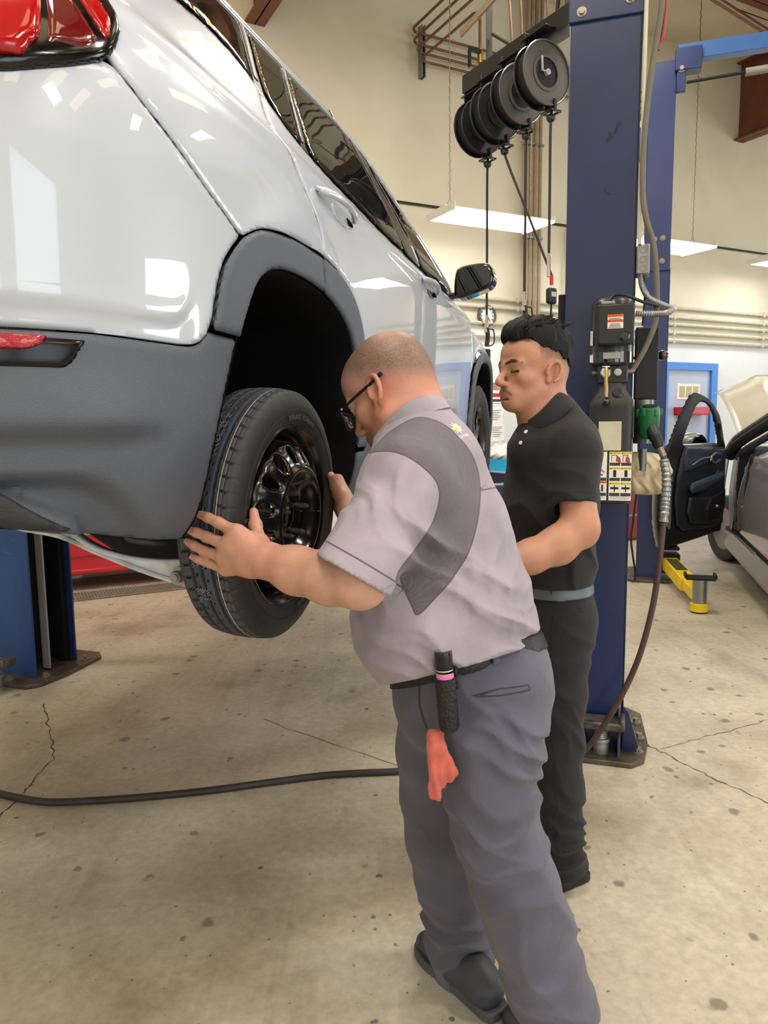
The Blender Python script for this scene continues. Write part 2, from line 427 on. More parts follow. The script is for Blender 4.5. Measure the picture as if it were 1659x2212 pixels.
def wall_mat():
    m, nt, b = _nt('wall_paint'); N = nt.nodes; L = nt.links
    tc = N.new('ShaderNodeTexCoord'); sp = N.new('ShaderNodeSeparateXYZ'); L.new(tc.outputs['Object'], sp.inputs[0])
    n = N.new('ShaderNodeTexNoise'); n.inputs['Scale'].default_value = .8; n.inputs['Detail'].default_value = 6; n.inputs['Distortion'].default_value = .8; L.new(tc.outputs['Object'], n.inputs['Vector'])
    ad = N.new('ShaderNodeMath'); ad.operation = 'MULTIPLY_ADD'; ad.inputs[1].default_value = .25; L.new(n.outputs['Fac'], ad.inputs[0]); L.new(sp.outputs[2], ad.inputs[2])
    mr = N.new('ShaderNodeMapRange'); mr.inputs['From Min'].default_value = 2.45; mr.inputs['From Max'].default_value = 2.75; L.new(ad.outputs[0], mr.inputs[0])
    mx = N.new('ShaderNodeMix'); mx.data_type = 'RGBA'; mx.inputs[6].default_value = (*srgb(226, 228, 228), 1); mx.inputs[7].default_value = (*srgb(222, 214, 192), 1); L.new(mr.outputs[0], mx.inputs[0])  # white-to-beige change by height stands in for smooth shading from the lamps
    r = N.new('ShaderNodeValToRGB'); r.color_ramp.elements[0].color = (.86, .85, .82, 1); r.color_ramp.elements[0].position = .3; r.color_ramp.elements[1].color = (1, 1, 1, 1); r.color_ramp.elements[1].position = .6
    L.new(n.outputs['Fac'], r.inputs[0])
    m2 = N.new('ShaderNodeMix'); m2.data_type = 'RGBA'; m2.blend_type = 'MULTIPLY'; m2.inputs[0].default_value = .7; L.new(mx.outputs[2], m2.inputs[6]); L.new(r.outputs[0], m2.inputs[7])
    L.new(m2.outputs[2], b.inputs['Base Color']); b.inputs['Roughness'].default_value = .75
    n2 = N.new('ShaderNodeTexNoise'); n2.inputs['Scale'].default_value = 22; n2.inputs['Detail'].default_value = 5; L.new(tc.outputs['Object'], n2.inputs['Vector'])
    bp = N.new('ShaderNodeBump'); bp.inputs['Strength'].default_value = .3; bp.inputs['Distance'].default_value = .01; L.new(n2.outputs['Fac'], bp.inputs['Height']); L.new(bp.outputs[0], b.inputs['Normal'])
    MATS['wall_paint'] = m
wall_mat()
mat('ceiling_paint', srgb(206, 196, 172), .8, noise=.12, nscale=1.2, bump=.2, bscale=18)
mat('joint_dark', srgb(70, 60, 48), .8, noise=.2)
mat('crack_dark', srgb(86, 74, 60), .9, noise=.3, nscale=30)
mat('beam_red', srgb(108, 58, 48), .55, noise=.25, nscale=5, col2=srgb(120, 74, 48), bump=.1, bscale=40)
mat('copper', srgb(122, 92, 74), .42, metal=.55, noise=.25, nscale=12)
mat('conduit', srgb(196, 190, 170), .45, noise=.1, nscale=14)
mat('conduit_brown', srgb(158, 138, 108), .5, noise=.15, nscale=14)
mat('galv', srgb(150, 152, 152), .38, metal=.75, noise=.15, nscale=20)
mat('steel_dark', srgb(62, 56, 48), .5, metal=.4, noise=.2)
mat('blue_frame', srgb(62, 128, 208), .45, noise=.06)
mat('door_grey', srgb(178, 186, 206), .5, noise=.06, nscale=3)
mat('brass', srgb(180, 150, 90), .35, metal=.9)
mat('paper', srgb(236, 234, 226), .8, noise=.04)
mat('ink', srgb(60, 60, 62), .8, noise=.1)
mat('red_plastic', srgb(196, 32, 44), .4, noise=.08)
mat('white_plastic', srgb(232, 232, 228), .4, noise=.03)
mat('black_plastic', srgb(24, 24, 26), .42, noise=.15, nscale=20)
mat('skylight', srgb(250, 232, 190), .6, emit=srgb(255, 228, 176), estr=3.6, stretch=(14, 1, 1), noise=.1)
mat('outside_ground', srgb(170, 168, 160), .9, noise=.1)
CEIL = 6.25
def rbox(mb, t0, t1, m0, m1, z0, z1):
    return mb.box(rm((t0 + t1) / 2, (m0 + m1) / 2, (z0 + z1) / 2), (abs(t1 - t0), abs(m1 - m0), abs(z1 - z0)), DD, MM)
TL, TR, MF = -12.5, 7.6, 15.0
fl = rbox(MB(), TL, TR, 0, MF, -.2, 0).build('floor', 'concrete_floor', kind='structure', smooth=False)
rbox(MB(), TL - .3, TR + .3, -.3, 0, 0, CEIL).build('wall_back', 'wall_paint', kind='structure', smooth=False)
rbox(MB(), TL - .3, TL, 0, MF, 0, CEIL).build('wall_left', 'wall_paint', kind='structure', smooth=False)
w = MB()                                                 # right wall with one open bay door
rbox(w, TR, TR + .3, 0, 5.4, 0, CEIL); rbox(w, TR, TR + .3, 9.6, MF, 0, CEIL); rbox(w, TR, TR + .3, 5.4, 9.6, 4.3, CEIL)
w.build('wall_right', 'wall_paint', kind='structure', smooth=False)
w = MB()                                                 # front wall with bay doors
for a, b_ in ((TL - .3, -11.5), (-7.5, -6.2), (-2.2, TR + .3)): rbox(w, a, b_, MF, MF + .3, 0, CEIL)
for a, b_ in ((-11.5, -7.5), (-6.2, -2.2)): rbox(w, a, b_, MF, MF + .3, 4.3, CEIL)
w.build('wall_front', 'wall_paint', kind='structure', smooth=False)
ce = rbox(MB(), TL - .3, TR + .3, -.3, MF + .3, CEIL, CEIL + .15).build('ceiling', 'ceiling_paint', kind='structure', smooth=False)
rbox(MB(), TL - 12, TR + 12, MF + .3, MF + 14, -.25, -.02).build('ground_outside', 'outside_ground', kind='structure', smooth=False)
rbox(MB(), TR + .3, TR + 14, -2, MF + .3, -.25, -.02).build('ground_yard', 'outside_ground', kind='structure', smooth=False)
for k in range(9): rbox(MB(), TL, TR, .9 + k * 1.22, .912 + k * 1.22, CEIL - .006, CEIL + .01).build('panel_joint', 'joint_dark', ce, smooth=False)
for t in (-9, -6.6, -4.2, -1.8, .6, 3.0): rbox(MB(), t - .006, t + .006, 0, 12, CEIL - .006, CEIL + .01).build('panel_joint', 'joint_dark', ce, smooth=False)
for t, m_ in [(a, b) for a in (-11.2, -8.9, -6.9, -4.6, -2.2) for b in (4.4, 8.6, 11.4)] + [(-11.2, 2.0), (-8.9, 2.0), (-6.9, 2.0), (-4.9, 2.3)]:  # ceiling skylights; the row nearest the back wall is added to brighten it
    o = MB(); rbox(o, t - .40, t + .40, m_ - .85, m_ + .85, CEIL - .012, CEIL + .01); o.build('skylight_fill_panel', 'skylight', ce, smooth=False)
def ibeam(name, p0, p1, z0, z1, fw, up=(0, 0, 1)):
    b = MB(); p0, p1 = np.array(p0, float), np.array(p1, float); d = nrm(p1 - p0); sx = np.cross(d, V3(0, 0, 1)); L = np.linalg.norm(p1 - p0); c = (p0 + p1) / 2
    b.box(c + V3(0, 0, (z0 + z1) / 2), (L, .012, z1 - z0), d, sx)
    b.box(c + V3(0, 0, z0 + .009), (L, fw, .018), d, sx); b.box(c + V3(0, 0, z1 - .009), (L, fw, .018), d, sx)
    return b.build(name, 'beam_red', kind='structure', smooth=False)
for i, t in enumerate((-6.35, .65, 5.5)): ibeam('trim_%d' % (i + 1), rm(t, .0), rm(t, MF), 5.23, CEIL, .2)
ibeam('trim_4', rm(-6.3, 1.62), rm(.55, 1.62), 5.86, CEIL, .18)
ibeam('trim_5', rm(-6.3, 6.4), rm(.55, 6.4), 5.86, CEIL, .18)
# cracks and the control joint in the slab: strips pressed into the surface
def crack(pts, wd):
    p = np.array([(x, y, .0006) for x, y in pts]); rnd = random.Random(int(abs(p[0][0]) * 1000)); q = []
    for i in range(len(p) - 1):
        for k in range(10):
            t = k / 10; a = p[i] * (1 - t) + p[i + 1] * t; q.append(a + V3(rnd.uniform(-1, 1) * .008, rnd.uniform(-1, 1) * .008, 0))
    q.append(p[-1]); q = np.array(q); tg = np.gradient(q, axis=0); v = []; f = []
    for i in range(len(q)):
        nrm_ = nrm(V3(-tg[i][1], tg[i][0], 0)) * wd * (.4 + rnd.random()); v += [q[i] + nrm_, q[i] - nrm_]
    for i in range(len(q) - 1): f.append((2 * i, 2 * i + 1, 2 * i + 3, 2 * i + 2))
    mesh_obj('crack', v, f, 'crack_dark', fl, smooth=False)
crack([(1.139, 3.09), (1.187, 2.994), (1.292, 2.786), (1.407, 2.586), (1.7, 2.1), (2.0, 1.5)], .0035)
crack([(1.188, 3.048), (1.5, 3.2), (1.798, 3.344), (2.4, 3.6)], .002)
crack([(-.6, 3.43), (-.418, 3.278), (.046, 2.918), (.5, 2.6)], .0018)
crack([(-1.76, 3.66), (-1.573, 3.311), (-1.433, 3.043), (-1.423, 2.779), (-1.417, 2.554), (-1.3, 2.2)], .003)
# --- things on the back wall
def wtube(mb, t0, z0, t1, z1, r, m_=.04): return mb.tube([rm(t0, m_, z0), rm(t1, m_, z1)], r, 8)
for i, z in enumerate((2.90, 2.775, 2.68, 2.57, 2.465)):
    nm = ['topmost', 'second from top', 'middle', 'second from bottom', 'lowest'][i]
    c = MB(); wtube(c, -1.7, z, 4.5, z, .024 if i != 4 else .03); o = c.build('wall_conduit', 'conduit', label='%s of five cream pipes on the wall over the blue-framed door' % nm, cat='pipe', group='cream pipes over the door')
    for t in (-.55, 1.3, 3.0):
        rbox(MB(), t - .015, t + .015, .001, .07, z - .034, z + .034).build('pipe_clip', 'conduit', o, smooth=False)
for i, z in enumerate((2.825, 2.73, 2.545, 2.40)):
    nm = ['topmost', 'second', 'third', 'lowest'][i]
    c = MB(); wtube(c, -7.4, z, -2.3, z, .02); o = c.build('wall_conduit', 'conduit', label='%s of the thin cream pipes on the wall by the clock' % nm, cat='pipe', group='cream pipes by the clock')
    for t in (-5.2, -3.2): rbox(MB(), t - .012, t + .012, .001, .063, z - .028, z + .028).build('pipe_clip', 'conduit', o, smooth=False)
for i, t in enumerate((-3.14, -3.07, -3.0, -2.93)):
    c = MB(); c.tube([rm(t, .105, 2.2), rm(t, .105, 6.2)], .022 if i != 2 else .028, 8)
    o = c.build('riser_pipe', 'conduit_brown', label='%s tan riser pipe on the wall behind the hose reels' % ['leftmost', 'second from left', 'third from left', 'rightmost'][i], cat='pipe', group='riser pipes behind the reels')
    for z in (2.6, 3.55, 4.6): rbox(MB(), t - .03, t + .03, .075, .138, z - .012, z + .012).build('pipe_clip', 'galv', o, smooth=False)
c = MB(); wtube(c, -8.5, 3.775, 5, 3.775, .014, .018); c.build('lighting_conduit', 'steel_dark', label='long thin conduit across the wall at lamp height', cat='conduit')
c = MB(); c.tube([rm(-2.45, .04, 3.74), rm(-2.45, .04, 2.92)], .016, 8); c.build('conduit_drop', 'conduit', label='cream conduit dropping down the wall below the hanging lamp', cat='conduit')
for i, (t, z) in enumerate(((-4.68, 5.49), (-4.67, 5.38), (-4.63, 5.30), (-4.57, 5.22))):
    r = .1; k = [rm(-1.2, .1, z), rm(t + r * 1.2, .1, z)] + [rm(t + r * (1 - math.sin(a)), .1 + r * (1 - math.cos(a)), z) for a in np.linspace(.2, math.pi / 2, 6)]
    if i < 3: k += [rm(t, 1.2, z), rm(t, 3.2, z)]
    else:
        e = 1.22; k += [rm(t, e - .12, z)] + [rm(t, e - .12 + .12 * math.sin(a), z - .12 * (1 - math.cos(a))) for a in np.linspace(.2, math.pi / 2, 6)] + [rm(t, e, 4.7), rm(t + .05, e + .05, 4.35), rm(t + .3, e + .35, 4.05)]
    MB().tube(k, .0135, 8).build('copper_line', 'copper', label='%s copper air line bending off the wall, upper left of hose reels' % ['topmost', 'second', 'third', 'lowest, valved'][i], cat='pipe', group='copper lines')
v = thing('ball_valve', rm(-4.57, 1.22, 4.78), 'black-handled shut-off valve on the drop of the copper line', 'valve')
b_ = MB(); b_.cyl(rm(-4.57, 1.22, 4.74), rm(-4.57, 1.22, 4.86), .026, n=12); b_.build('body', 'brass', v)
b_ = MB(); b_.box(rm(-4.64, 1.24, 4.83), (.13, .03, .035), DD, MM); b_.box(rm(-4.70, 1.24, 4.75), (.02, .03, .15), DD, MM); b_.build('handle', 'black_plastic', v)
s_ = thing('strut_channel', rm(-4.5, .04, 5.08), 'galvanised channel strut holding copper lines to the wall', 'strut')
for dt in (-.018, .018): rbox(MB(), -4.5 + dt - .006, -4.5 + dt + .006, .0, .08, 5.08, 5.6).build('flange', 'galv', s_, smooth=False)
rbox(MB(), -4.518, -4.482, .0, .02, 5.08, 5.6).build('web', 'steel_dark', s_, smooth=False)
# door
d_ = rbox(MB(), -.66, .22, .005, .05, 0, 2.07).build('door_1', 'door_grey', kind='structure', smooth=False)
for t0, t1, z0, z1 in ((.2, .32, 0, 2.17), (-.78, -.66, 0, 2.17), (-.66, .2, 2.07, 2.17)): rbox(MB(), t0, t1, .0, .09, z0, z1).build('door_frame', 'blue_frame', d_, smooth=False)
MB().sphere(rm(-.58, .09, 1.0), .035).build('door_handle', 'galv', d_)
p = rbox(MB(), -.45, 0.0, .052, .056, 1.67, 1.885).build('wall_notice', 'paper', label='cream sheet with three printed columns taped to the grey door', cat='notice')
for i in range(3):
    b_ = MB()
    rbox(b_, -.41 + i * .135, -.30 + i * .135, .057, .058, 1.70, 1.85); b_.build('printed_column', mat('print_tan', srgb(196, 182, 146), .8, noise=.3, nscale=60, stretch=(1, 1, 8)) if i == 0 else 'print_tan', p, smooth=False)
p = thing('wall_tray', rm(-.22, .12, 1.45), 'red plastic tray fixed across the grey door', 'tray')
rbox(MB(), -.5, .05, .05, .2, 1.45, 1.47).build('bottom', 'red_plastic', p, smooth=False); rbox(MB(), -.5, .05, .18, .2, 1.45, 1.56).build('front', 'red_plastic', p, smooth=False)
rbox(MB(), -.5, .05, .05, .07, 1.45, 1.56).build('back', 'red_plastic', p, smooth=False)
for t in (-.49, .04): rbox(MB(), t - .01, t + .01, .05, .2, 1.45, 1.56).build('end', 'red_plastic', p, smooth=False)
# clock
k = thing('wall_clock', rm(-3.63, .05, 2.5), 'round wall clock with white face and dark rim', 'clock')
cz = rm(-3.63, .0, 2.63)
mat('clock_rim', srgb(90, 88, 84), .5); mat('clock_face', srgb(222, 222, 216), .5)
MB().lathe([(.0, .12), (.05, .125), (.06, .115), (.055, .10), (.03, .098)], cz, MM, 32, cap=False).build('rim', 'clock_rim', k)
MB().cyl(cz + MM * .01, cz + MM * .035, .10, n=32).build('face', 'clock_face', k)
b_ = MB()
for i in range(12):
    a = i * math.pi / 6; b_.box(cz + MM * .037 + (DD * math.sin(a) + V3(0, 0, math.cos(a))) * .083, (.008, .004, .02), DD * math.cos(a) - V3(0, 0, math.sin(a)), MM, DD * math.sin(a) + V3(0, 0, math.cos(a)))
b_.build('hour_marks', 'ink', k, smooth=False)
for a, L_ in ((3.5, .05), (2.6, .075)):
    dv = DD * math.sin(a) + V3(0, 0, math.cos(a)); MB().box(cz + MM * .041 + dv * L_ / 2, (.007, .003, L_), np.cross(dv, MM), MM, dv).build('hand', 'ink', k, smooth=False)
# papers pinned by the clock
mat('print_orange', srgb(214, 150, 110), .7, noise=.3, nscale=25, col2=srgb(120, 110, 120))
q = rbox(MB(), -3.58, -3.37, .002, .006, 1.62, 1.88).build('wall_poster', 'paper', label='small poster with orange and red picture on the white wall', cat='poster')
rbox(MB(), -3.57, -3.38, .007, .008, 1.77, 1.86).build('orange_picture', 'print_orange', q, smooth=False)
b_ = MB(); rbox(b_, -3.56, -3.39, .007, .008, 1.69, 1.735); b_.build('red_picture', 'red_plastic', q, smooth=False)
b_ = MB(); rbox(b_, -3.57, -3.38, .007, .008, 1.635, 1.665); b_.build('grey_band', 'ink', q, smooth=False)
for i, (z, dt) in enumerate(((1.40, 0), (1.2, .02), (1.02, -.02))):
    q = rbox(MB(), -3.57 + dt, -3.37 + dt, .002, .006 + .002 * i, z - .03, z + .17).build('pinned_sheet', 'paper', label='%s plain white sheet pinned below the small poster' % ['topmost', 'middle', 'lowest'][i], cat='paper', group='sheets below the poster')
    b_ = MB()
    for j in range(6): rbox(b_, -3.55 + dt, -3.40 + dt - .02 * (j % 3), .0105, .0112, z + .13 - j * .022, z + .134 - j * .022)
    b_.build('print_lines', 'ink', q, smooth=False)
# ------------------------------------------------------------------ the white SUV on the lift
AXI = V3(math.sin(math.radians(17.5)), math.cos(math.radians(17.5)), 0); NNI = V3(AXI[1], -AXI[0], 0); UPZ = V3(0, 0, 1)
CO = V3(-.2105, 1.777, 0)
def car(u, v, w): return CO + AXI * u + NNI * v + UPZ * w
_PL = catmull([(-.25, -1.898), (-.48, -1.882), (-.66, -1.83), (-.79, -1.72), (-.86, -1.54), (-.89, -1.3), (-.90, -.95), (-.89, -.6), (-.86, -.36), (-.79, -.18), (-.66, -.07), (-.48, -.018), (-.25, -.002), (0, 0), (.6, .0), (1.4, .0), (2.2, -.005), (2.8, -.01), (3.1, -.03), (3.35, -.09), (3.52, -.22), (3.62, -.45), (3.66, -.95), (3.62, -1.45), (3.52, -1.68), (3.35, -1.81), (3.1, -1.87)], 24)
_PS = np.r_[0, np.cumsum(np.hypot(*np.diff(_PL, axis=0).T))]; _PS -= _PS[np.argmin(np.abs(_PL[:, 0]) + np.abs(_PL[:, 1]) * 9)]
_PT = np.gradient(_PL, axis=0); _PT /= np.hypot(*_PT.T)[:, None]
_TW = np.array([(1.0, .2), (1.12, .11), (1.2, .055), (1.28, .026), (1.4, .012), (1.6, .008), (1.8, .002), (1.93, .0), (2.0, .007), (2.05, .023), (2.10, .046), (2.15, .072), (2.2, .098), (2.3, .152), (2.4, .205), (2.48, .252), (2.54, .305), (2.58, .38)])
_tw = catmull(_TW, 10)
S0, S1 = _PS[0] + .35, _PS[-1] - .2
SCN = float(np.interp(.95, -_PL[:len(_PL) // 3, 1][::-1], _PS[:len(_PL) // 3][::-1]))
def body(s, w, off=0.0):
    """side surface of the SUV: s along the plan outline (0 at the rear hub), w height"""
    s = np.asarray(s, float); w = np.asarray(w, float)
    u = np.interp(s, _PS, _PL[:, 0]); v = np.interp(s, _PS, _PL[:, 1]); tu = np.interp(s, _PS, _PT[:, 0]); tv = np.interp(s, _PS, _PT[:, 1])
    T = np.interp(w, _tw[:, 0], _tw[:, 1]) - off
    u = u + tv * T; v = v - tu * T
    k = np.clip((-.1 - s) / .9, 0, 1); k = k * k * (3 - 2 * k) * np.clip((s - S0 + .35) / .5, 0, 1); u = u + k * np.clip(w - 1.85, 0, 9) * .22
    return CO + u[..., None] * AXI + v[..., None] * NNI + np.broadcast_to(w, u.shape)[..., None] * UPZ
mat('paint_white', srgb(184, 190, 199), .32, coat=1.0, coat_rough=.015, noise=.01)
mat('cladding', srgb(78, 83, 92), .46, noise=.08, nscale=3, bump=.25, bscale=420, spec=.6)
mat('cladding_black', srgb(44, 44, 47), .55, noise=.1, bump=.3, bscale=380)
mat('gloss_black', srgb(10, 10, 12), .06, coat=1.0, noise=.05)
mat('window_glass', srgb(22, 21, 20), .02, spec=.55, noise=.05)
mat('lens_red', srgb(168, 8, 18), .1, coat=.4, noise=.12, nscale=3)
mat('lamp_black', srgb(8, 8, 9), .12, spec=.5, noise=.05)
mat('lens_dark_red', srgb(96, 12, 18), .08, coat=1.0, noise=.25, nscale=6)
mat('reflector_red', srgb(176, 18, 40), .2, coat=1.0, bump=1.0, bscale=160, noise=.2, nscale=90)
mat('liner', srgb(16, 16, 17), .95, noise=.3, nscale=9, bump=.4, bscale=30, spec=.1)
mat('underbody', srgb(30, 30, 31), .8, noise=.3, nscale=6)
mat('arm_white', srgb(226, 229, 232), .45, noise=.14, nscale=14, col2=srgb(150, 152, 154), thresh=(.45, .8))
mat('rubber', srgb(44, 43, 43), .55, noise=.12, nscale=40, bump=.08, bscale=300)
mat('rubber_tread', srgb(66, 68, 74), .55, noise=.12, nscale=60)
mat('wheel_black', srgb(14, 14, 15), .2, coat=.6, coat_rough=.12, metal=.3)
mat('stud', srgb(128, 124, 118), .4, metal=.8, noise=.2)
mat('chrome', srgb(214, 214, 214), .1, metal=1.0)
mat('dot_yellow', srgb(206, 192, 150), .7); mat('dot_blue', srgb(70, 100, 170), .6); mat('dot_white', srgb(190, 190, 188), .6)
suv = thing('lifted_suv', car(1.3, -.9, 1.0), 'white SUV with grey plastic cladding raised on the lift, rear wheel off', 'car')
SEAM = [(-.577, 1.985), (-.531, 1.953), (-.479, 1.923), (-.418, 1.890), (-.347, 1.853), (-.283, 1.823), (-.229, 1.794)]
BBOT = [(-.633, 1.564), (-.490, 1.561), (-.41, 1.562), (-.371, 1.576), (-.351, 1.595), (-.338, 1.618), (-.320, 1.677), (-.299, 1.724), (-.268, 1.761), (-.229, 1.794)]
AOUT = [(-.229, 1.794), (-.162, 1.823), (-.095, 1.835), (.002, 1.842), (.124, 1.841), (.19, 1.837), (.298, 1.824), (.388, 1.796), (.457, 1.755), (.511, 1.695), (.54, 1.62), (.555, 1.5), (.56, 1.4)]
AIN = [(-.394, 1.203), (-.374, 1.244), (-.349, 1.343), (-.316, 1.433), (-.289, 1.497), (-.244, 1.595), (-.225, 1.632), (-.195, 1.682), (-.164, 1.718), (-.120, 1.745), (-.074, 1.758), (-.013, 1.764), (.066, 1.764), (.153, 1.758), (.205, 1.750), (.282, 1.730), (.372, 1.692), (.431, 1.640), (.463, 1.57), (.478, 1.47), (.482, 1.3), (.482, 1.2)]
DCUT = [(.085, 2.212), (.03, 2.14), (.012, 2.085), (.035, 2.06), (.065, 2.03), (.1, 1.985), (.14, 1.945), (.175, 1.905), (.187, 1.86), (.19, 1.837)]
BELT = [(-.42, 2.262), (-.3, 2.264), (-.232, 2.266), (-.126, 2.277), (-.033, 2.273), (.030, 2.252), (.080, 2.213), (.152, 2.153), (.225, 2.120), (.383, 2.082), (.586, 2.055), (.741, 2.032), (.997, 2.012), (1.25, 1.995), (1.5, 1.982), (1.76, 1.972)]
FCUT = [(1.215, 1.998), (1.236, 1.9), (1.243, 1.833), (1.217, 1.707), (1.202, 1.52), (1.2, 1.42)]
FEND = [(1.80, 1.965), (2.2, 1.93), (2.31, 1.80), (2.309, 1.695), (2.26, 1.55), (2.22, 1.42)]
ROOFL = 2.475
ccm = lambda L, n=5: [tuple(x) for x in catmull(L, n)]
SEAMc, BBOTc, AOUTc, AINc, DCUTc, BELTc, FCUTc, FENDc = [ccm(x) for x in (SEAM, BBOT, AOUT, AIN, DCUT, BELT, FCUT, FEND)]
cutx = lambda L, lo, hi: [p for p in L if lo <= p[0] <= hi]
STEP = ccm([(-2, 1.618), (-.768, 1.618), (-.63, 1.614), (-.541, 1.613), (-.46, 1.617), (-.425, 1.63), (-.405, 1.66), (-.39, 1.70), (-.366, 1.753), (-.33, 1.82), (-.30, 1.9)], 4) + [(-.3, 2.6), (-2, 2.6)]
def bumper_relief(s, w):
    d = poly_sd(STEP, s, w); return (-.010 * sstep(0, .03, -d) * sstep(1.75, 1.66, w) + .002 * np.exp(-(d / .012) ** 2)) * sstep(-.385, -.44, s)
def shoulder(s, w):
    ln = np.interp(s, [-.6, -.537, -.426, -.322, -.199, -.103, .033, .3, .8, 1.3, 2.3], [2.12, 2.114, 2.093, 2.08, 2.069, 2.062, 2.055, 2.03, 1.99, 1.96, 1.93])
    flare = .012 * np.exp(-((np.hypot(s - .06, (w - 1.6)) - .27) / .07) ** 2)
    return .008 * np.exp(-((w - ln) / .022) ** 2) + flare * (w > 1.5)
# white skin
panel('bumper_cover', [(S0, 1.57)] + [(-.9, 1.565), (-.771, 1.564)] + BBOTc + SEAMc[::-1] + [(-.60, 1.99), (-.7, 1.962), (-.8, 1.94), (S0, 1.92)], body, 'paint_white', suv, .011, relief=bumper_relief, gap=.0022)
q_poly = SEAMc + AOUTc[:26][1:] + DCUTc[::-1] + [p for p in BELTc if p[0] < .08][::-1] + [(-.55, 2.255), (-.60, 2.12), (-.575, 2.0)]
q_poly = SEAMc + [p for p in AOUTc if p[0] < .19][1:] + DCUTc[::-1] + [p for p in BELTc if p[0] < .08][::-1] + [(-.75, 2.262), (-.78, 2.1), (-.62, 2.03)]
panel('quarter_panel', q_poly, body, 'paint_white', suv, .011, relief=shoulder, gap=.0022)
rd = DCUTc + [p for p in AOUTc if p[0] > .19] + [(.565, 1.38), (1.2, 1.38)] + FCUTc[::-1] + [p for p in BELTc if .085 < p[0] < 1.215][::-1]
panel('rear_door', rd, body, 'paint_white', suv, .012, relief=shoulder, gap=.0024)
fd = FCUTc + [(2.22, 1.38)] + FENDc[::-1] + [p for p in BELTc if 1.22 < p[0]][::-1]
panel('front_door', fd, body, 'paint_white', suv, .016, relief=shoulder, gap=.003)
FAO = ccm([(2.20, 1.40), (2.27, 1.52), (2.36, 1.66), (2.47, 1.75), (2.62, 1.80), (2.80, 1.80), (2.96, 1.75), (3.07, 1.66), (3.14, 1.52), (3.18, 1.40)])
FAI = ccm([(2.30, 1.22), (2.31, 1.40), (2.36, 1.54), (2.44, 1.65), (2.56, 1.72), (2.72, 1.745), (2.88, 1.72), (2.99, 1.64), (3.06, 1.5), (3.08, 1.36), (3.08, 1.22)])
panel('fender', FENDc + FAO[1:] + [(3.3, 1.42), (3.55, 1.5), (3.5, 1.68), (3.3, 1.745), (3.0, 1.815), (2.6, 1.88), (2.2, 1.93)], body, 'paint_white', suv, .02, roll=.06, drop=.035)
# cladding
SCOOP = ccm([(-1.05, 1.34), (-.85, 1.349), (-.722, 1.348), (-.642, 1.342), (-.588, 1.321), (-.536, 1.280), (-.477, 1.21), (-.46, 1.17)], 5) + [(-.6, 1.17), (-.66, 1.245), (-.74, 1.28), (-.84, 1.32)]
def clad_relief(s, w):
    d = poly_sd(SCOOP, s, w)
    return -.035 * sstep(0, .03, d) - .02 * sstep(1.415, 1.385, w) * sstep(-.44, -.60, s) + .010 * sstep(1.405, 1.425, w) * sstep(1.53, 1.43, w) * sstep(-.44, -.6, s)
cl = [(S0, 1.565), (-.9, 1.563), (-.771, 1.5625)] + BBOTc[:22] + [(-.351, 1.594), (-.246, 1.590)] + [p for p in AINc if p[0] < -.2465 and p[1] < 1.59][::-1] + [(-.41, 1.198), (-.475, 1.206), (-.587, 1.228), (-.696, 1.243), (-.792, 1.261), (S0, 1.28)]
panel('lower_bumper', cl, body, 'cladding', suv, .010, off=-.001, relief=clad_relief, drop=.004, roll=.01)
ac = [(-.351, 1.597), (-.246, 1.593)] + [p for p in AINc if p[1] > 1.592 and p[0] < .207] + [(.205, 1.75), (.19, 1.837)] + [p for p in AOUTc if p[0] < .19][::-1] + [p for p in BBOTc if p[1] > 1.597][::-1]
panel('arch_cladding', ac, body, 'cladding', suv, .009, off=.011, gap=.001, drop=.007, roll=.014, thick=.03)
ad = [(.192, 1.837)] + [p for p in AOUTc if p[0] > .195] + [(.56, 1.34), (.482, 1.34)] + [p for p in AINc if p[0] > .207 and p[1] > 1.34][::-1] + [(.207, 1.75)]
panel('arch_cladding', ad, body, 'cladding', suv, .009, off=.011, gap=.001, drop=.007, roll=.014, thick=.03)
panel('sill_cladding', [(.482, 1.17), (.482, 1.33), (.56, 1.33), (.57, 1.375), (2.2, 1.375), (2.3, 1.3), (2.3, 1.17)], body, 'cladding', suv, .02, off=.008)
panel('arch_cladding', FAO + FAI[::-1], body, 'cladding', suv, .014, off=.014, drop=.01, roll=.02, thick=.02)
panel('front_bumper', [(3.09, 1.2), (3.09, 1.36), (3.18, 1.4), (3.3, 1.41), (S1, 1.45), (S1, 1.2)], body, 'cladding', suv, .03)
panel('front_bumper', [(3.31, 1.42), (3.56, 1.5), (3.52, 1.68), (S1, 1.72), (S1, 1.46)], body, 'paint_white', suv, .03)
panel('diffuser_panel', ccm([(-.62, 1.236), (-.68, 1.256), (-.74, 1.288), (-.80, 1.325), (-.9, 1.36)], 4) + [(2 * SCN + .9, 1.36), (2 * SCN + .8, 1.325), (2 * SCN + .68, 1.27), (2 * SCN + .8, 1.275), (-.8, 1.262)], body, 'cladding_black', suv, .01, off=-.012, drop=.008, roll=.012)
